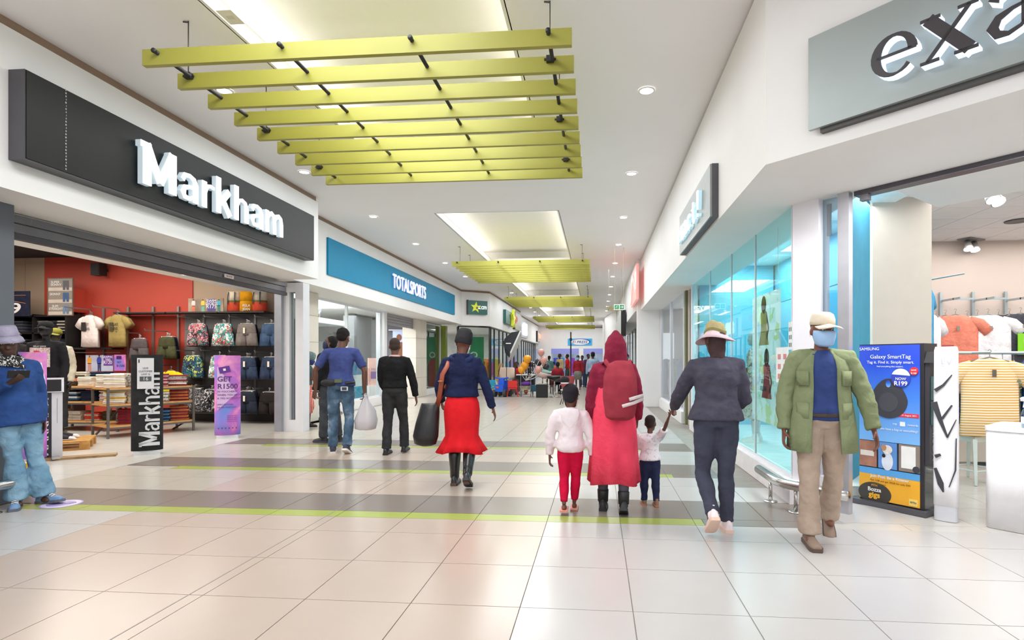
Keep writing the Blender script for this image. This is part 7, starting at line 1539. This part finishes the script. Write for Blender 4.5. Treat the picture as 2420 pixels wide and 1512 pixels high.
bl(.01, .3, .37, .615, mat('#a3705c', .5, 0, .4, 6), 'photo_table'); bl(.33, .63, .37, .615, mat('#5f93d4', .5, 0, .1, 3), 'photo_dog'); bl(.66, .98, .37, .615, mat('#8a7d74', .5, 0, .1), 'photo_phone')
cx_, cz_ = W2 * .48, .5
B().prism(disc(.05, .085, cx_, cz_ - .06, 0, 0, 20), -.005, -.0025, 'y').obj('printed_dog_body', mat('#dfe3ee', .6, 0, .1), t); B().prism(disc(.045, .042, cx_ - .0, cz_ + .05, 0, 0, 18), -.0065, -.0052, 'y').obj('printed_dog_head', mat('#e8dcd4', .6, 0, .15, 20), t); B().prism(disc(.024, .03, cx_ - .03, cz_ + .065, 0, 0, 14), -.0075, -.0067, 'y').obj('printed_dog_ear', mat('#b98a66', .6), t); B().prism(disc(.016, .018, cx_ - .03, cz_ - .01, 0, 0, 12), -.0075, -.0067, 'y').obj('printed_dog_tag', BLACK, t)
bl(.70, .92, .40, .6, mat('#eceae6', .5), 'printed_screen', -.004, -.0022); B().prism(disc(.03, .03, W2 * .93, .40, 0, 0, 16), -.006, -.0042, 'y').obj('printed_small_tag', mat('#3b3a44', .6), t)
bl(.03, .26, .47, .52, mat('#e6d9cf', .5), 'printed_keys', -.004, -.0022)
text('Join Pozi. Be a Rizener.', .037, WHITE, t, (W2 * .52, -.0045, .285), off=.0005); text('Get 1GB and get 30GB for only R99', .024, mat('#9a5a1a'), t, (W2 * .52, -.0045, .245)); text('ask in store for more', .014, mat('#9a6a2a'), t, (W2 * .35, -.0045, .215))
B().prism(disc(.15, .105, W2 * .27, .12, 0, 0), -.005, -.0025, 'y').obj('dark_badge', mat('#3f3a34', .5), t); text('MTN', .026, mat('#f0ae2c'), t, (W2 * .27, -.007, .195)); text('Bozza', .052, WHITE, t, (W2 * .27, -.007, .155), off=.001); text('gigs', .07, mat('#f6b62c'), t, (W2 * .27, -.007, .105), off=.002); bl(.82, .95, .07, .13, mat('#f4d26a', .5), 'yellow_tile', -.004, -.0025); text('MTN', .024, mat('#3a4a7a'), t, (W2 * .885, -.006, .1))
# side of the tower: clear tray, phone packs, upright lettering
sd = lambda n, m_, y0, y1, za, zb, x=.0: box(n, m_, t, W2 + .021, W2 + .06 + x, y0, y1, za, zb, bev=.003)
sd('side_board', mat('#3b393e', .45), .02, .2, .45, 1.36)
for i, z_ in enumerate((1.15, .93)): sd('blister_pack', mat('#54706e', .4, 0, .25, 12), .04, .17, z_ - .12, z_ + .09, .02); B().tube([(W2 + .06, .1, z_ + .11), (W2 + .14, .1, z_ + .115)], .006, 6).obj('hook', STEEL, t)
sd('clear_tray', glass('#e6ecec', .2), .02, .22, .06, .44, .05); B().prism([(0, 1.36), (.2, 1.36), (.12, 1.46), (.05, 1.46)], W2 + .021, W2 + .1, 'x').obj('top_wedge', BLACK, t)
me = ftext('MOBILE', mat('#a5a5ac'), t, -.16, .16, -.03, .03, 0, .002); me.rotation_euler = (0, -pi / 2, pi / 2); me.location = (W2 + .062, .1, .65)
# white security pedestal
q = fl(2236, 1229); t = thing('security_pedestal', 'white covered anti-theft pedestal with black printed branches', 'security gate', (q.x, q.y, 0), -R(40)); n = 24
sec = lambda s_, z: [V((.082 * s_ * cos(a) * (abs(cos(a)) ** -.4 if abs(cos(a)) > .3 else 1) if 0 else .085 * s_ * (1 if cos(a) > 0 else -1) * abs(cos(a)) ** .5, .05 * s_ * (1 if sin(a) > 0 else -1) * abs(sin(a)) ** .6, z)) for a in [2 * pi * j / n for j in range(n)]]
B().rings([sec(1.0, 0), sec(1.0, .16)]).obj('base', mat('#c9cad0', .5), t); B().rings([sec(1.04, .13), sec(1.06, .3), sec(1.05, .7), sec(1.03, 1.2), sec(1.0, 1.47), sec(.9, 1.5)]).obj('cover', mat('#f1eff2', .6, bump=.2, bs=8), t, True)
b = B(); yb = -.056
for pts, ws in (([(-.07, 1.12), (-.01, 1.17), (.05, 1.26)], [.03, .02, .006]), ([(-.08, 1.02), (-.03, .86), (.02, .72)], [.05, .03, .012]), ([(-.02, .88), (.05, 1.0)], [.02, .012]), ([(.02, .73), (.08, .88)], [.012, .005]), ([(-.07, .55), (-.03, .57)], [.03, .02]), ([(-.07, .45), (-.03, .32), (-.01, .25)], [.02, .045, .01]), ([(.08, .72), (.075, .45), (.03, .3)], [.006, .01, .006])): b.ribbon(pts, ws, yb - .004, yb + .01)
b.obj('printed_branches', mat('#3b3a3f', .6), t); text('EV', .08, mat('#bdbcc2'), t, (.01, yb - .003, 1.37)); B().box(-.03, .05, -.02, .03, 1.5, 1.515).obj('slot', mat('#7a2a2a', .6), t)
# white counter with spray bottle
q = fl(2326, 1244); t = thing('counter', 'white rounded counter at the entrance, cut by the frame edge', 'counter', (q.x, q.y, 0), -R(46))
def rr_(w_, d_, r_, n=6): return [(cx + r_ * cos(a0 + pi / 2 * i / n), cy + r_ * sin(a0 + pi / 2 * i / n)) for cx, cy, a0 in ((w_ - r_, d_ - r_, 0), (r_, d_ - r_, pi / 2), (r_, r_, pi), (w_ - r_, r_, 3 * pi / 2)) for i in range(n + 1)]
B().rings([[(x, y, z) for x, y in rr_(1.3, .6, .06)] for z in (0, .80)]).obj('body', mat('#f1eff1', .35), t, True); B().rings([[(x - .008, y - .008, z) for x, y in rr_(1.316, .616, .07)] for z in (.802, .835)]).obj('worktop', mat('#f5f3f4', .3), t)
qb = pl_ = t.location + Matrix.Rotation(-R(46), 3, 'Z') @ V((.26, .13, .836)); s = thing('spray_bottle', 'clear spray bottle with white trigger on the counter', 'bottle', qb, R(10))
B().lathe([(.04, 0), (.048, .006), (.048, .11), (.036, .145), (.018, .165), (.018, .185)], 20).obj('bottle_body', glass('#dfe9ee', .3), s, True); B().lathe([(.044, .006), (.044, .085), (.001, .085)], 20).obj('liquid', glass('#cfdde6', .1), s, True); B().lathe([(.02, .18), (.02, .2), (.014, .205), (.014, .215)], 14).obj('neck_ring', WHITE, s, True); B().prism([(-.055, .215), (.03, .215), (.035, .235), (.02, .25), (-.04, .25), (-.062, .24)], -.014, .014, 'y').prism([(-.035, .215), (-.02, .215), (-.035, .17), (-.045, .165)], -.006, .006, 'y').obj('trigger', WHITE, s, bev=.003); B().lathe([(.0486, .035), (.0486, .09)], 20, cap=False).obj('label_band', mat('#e9eef2', .5), s, True)
# stool, rails and clothes inside
t = thing('metal_stool', 'pale green metal stool with wooden seat inside the right shop', 'stool', (4.28, 6.75, 0), R(20)); MINT = mat('#cfdcd6', .4)
box('seat', wood('#a9774e', '#8d5f3c'), t, -.17, .17, -.17, .17, .53, .555, bev=.008); box('apron', MINT, t, -.155, .155, -.155, .155, .47, .529, bev=.006)
for x in (-1, 1):
    for y in (-1, 1): B().tube([(x * .14, y * .14, .5), (x * .2, y * .2, 0)], [.03, .018], 4).obj('leg', MINT, t)
for z_ in (.15,): B().tube([(-.18, -.18, z_), (.18, -.18, z_), (.18, .18, z_), (-.18, .18, z_), (-.18, -.18, z_)], .01, 6).obj('cross_bar', MINT, t)
YST = stripes('#efb650', '#faf2e2', 11, 'Z', .5); STEELB = mat('#a9b7ba', .35, .5)
t = thing('clothes_rail', 'long grey clothes rail behind the white counter', 'clothes rail', (5.0, 6.85, 0)); B().tube([(-1.1, 0, 1.47), (1.6, 0, 1.47)], .018, 8).obj('bar', STEELB, t)
for x in (-.05, 1.5): B().tube([(x, 0, 0), (x, 0, 1.47)], .018, 8).obj('upright', STEELB, t); B().tube([(x, -.3, .03), (x, .3, .03)], .018, 8).obj('foot_bar', STEELB, t)
tm = tee_me(YST, .86, .30, 2); g = garment('tshirt', tm, 'long yellow and white striped t-shirt on the rail by the counter', None, 4.34, 6.55, 1.40, R(-4)); box('badge', mat('#6a655a', .6), g, -.02, .02, -.085, -.08, -.2, -.12)
B().tube([(0, 0, .1), (.0, .3, .1)], .008, 6).obj('arm', STEELB, bpy.data.objects['clothes_rail'] if 0 else t).location = (-.66, -.3, 1.37)
for i, (x, c_, lb) in enumerate(((4.68, '#efe6d2', 'cream garment behind the striped shirt'), (4.8, '#8f8f6a', 'camouflage green shirt on the rail'), (4.92, '#2f6fc0', 'bright blue shirt on the rail'), (5.02, '#2f6fc0', 'second blue shirt on the rail'), (5.15, '#c9808a', 'dusty pink long shirt at the frame edge'), (5.3, '#c9808a', 'second dusty pink shirt on the rail'))):
    garment('tshirt', tee_me(cloth(c_) if i != 1 else print_cloth([(0, '#8f9070'), (.5, '#55583f'), (.75, '#c9c6a8')], 20), .8, .24, i), lb, None, x, 6.85, 1.36, R(60))
UB = thing('shirt_display', 'grey wall uprights with short clothes arms on the beige back wall', 'shelving', (0, 9.6, 0))
struct(B().box(4.9, 9.9, 9.62, 9.7, 0, 3.36).obj('wall_right_shop_partition', mat('#c4b5ab', .75, 0, .02, 1)))
for px in (2222, 2298, 2375): 
    x = aty(px, 725, 9.6).x; B().box(x - .02, x + .02, -.03, .0, .4, 2.5).obj('upright', STEELB, UB); B().box(x, x + .025, -.5, -.03, 2.34, 2.37).box(x, x + .3, -.34, -.32, 2.34, 2.37).obj('arm', STEELB, UB)
for px, py, c_, lb, n, L2 in ((2258, 745, '#e2856f', 'coral smocked blouse on the back wall', 2, .95), (2335, 745, '#eae7ea', 'white gathered blouse on the back wall', 2, .95), (2412, 742, '#3f4048', 'charcoal blouse with a green ticket at the frame edge', 2, .95)):
    q = aty(px, py, 9.05); me = tee_me(cloth(c_, bump=.6), L2, .33, px % 9)
    g = garment('tshirt', me, lb, None, q.x, 9.05, q.z, R(-5), tagc=None); box('badge', mat('#8a8078', .6), g, -.02, .02, -.085, -.08, -.24, -.17)
    for k in range(n): garment('tshirt', me, ORD[k] + ' of the blouses hanging behind the ' + lb.split(' on ')[0].split(' with')[0].split(' at ')[0], 'blouses behind the ' + lb.split(' on')[0].split(' with')[0], q.x - .05 - .05 * k, 9.05 + .16 * (k + 1), q.z, R(-8 - 4 * k))
    if c_ == '#3f4048': box('green_ticket', mat('#7ac21e', .5), g, -.1, .25, -.11, -.1, -.62, -.3); text('New', .1, WHITE, g, (.07, -.112, -.42))
q = aty(2205, 700, 8.2); garment('tshirt', tee_me(cloth('#4f9cc4', '#3f87b0'), 1.2, .22, 1), 'blue long garment hanging beside the beige column', None, q.x - .07, 8.2, q.z + .12, R(50)); garment('tshirt', tee_me(cloth('#f0eef2'), .9, .22, 3), 'white blouse beside the blue long garment', None, q.x + .06, 8.35, q.z - .25, R(30))
t = thing('low_shelf', 'dark low shelf with folded jeans behind the white pedestal', 'shelving', (4.35, 7.9, 0)); box('shelf', BLACK, t, -.7, .9, -.2, .25, .55, .58); box('side_panel', mat('#bdb6aa', .6), t, -.7, -.66, -.2, .25, 0, .549); box('side_panel', mat('#bdb6aa', .6), t, .86, .9, -.2, .25, 0, .549); box('front_panel', mat('#c9c4b8', .6), t, -.65, .85, -.16, -.13, .05, .545); box('shelf', BLACK, t, -.7, .9, -.2, .25, .92, .95); box('back_panel', BLACK, t, -.65, .85, .22, .25, .581, .919)
for i, (c_, lb) in enumerate((('#24304a', 'dark denim'), ('#5f8fc0', 'pale blue denim'), ('#c99a6a', 'tan'), ('#2c3a5c', 'navy denim'))): stack(3.85 + .34 * i, 7.9, .58, 0, 8, [cloth(c_), cloth('#2a3148')], lb + ' folded trousers on the low dark shelf', 'folded_jeans', h_=.036)

t = thing('garment_hook', 'short metal hook holding the blue garment beside the beige column', 'hook', (q.x - .07, 8.2, q.z + .225)); B().tube([(-.02, .02, 0), (.0, 0, .0), (.05, -.3, .0), (.12, -.595, .0)], .01, 6).obj('bar', STEELB, t)
bpy.data.scenes.remove(_TMP)
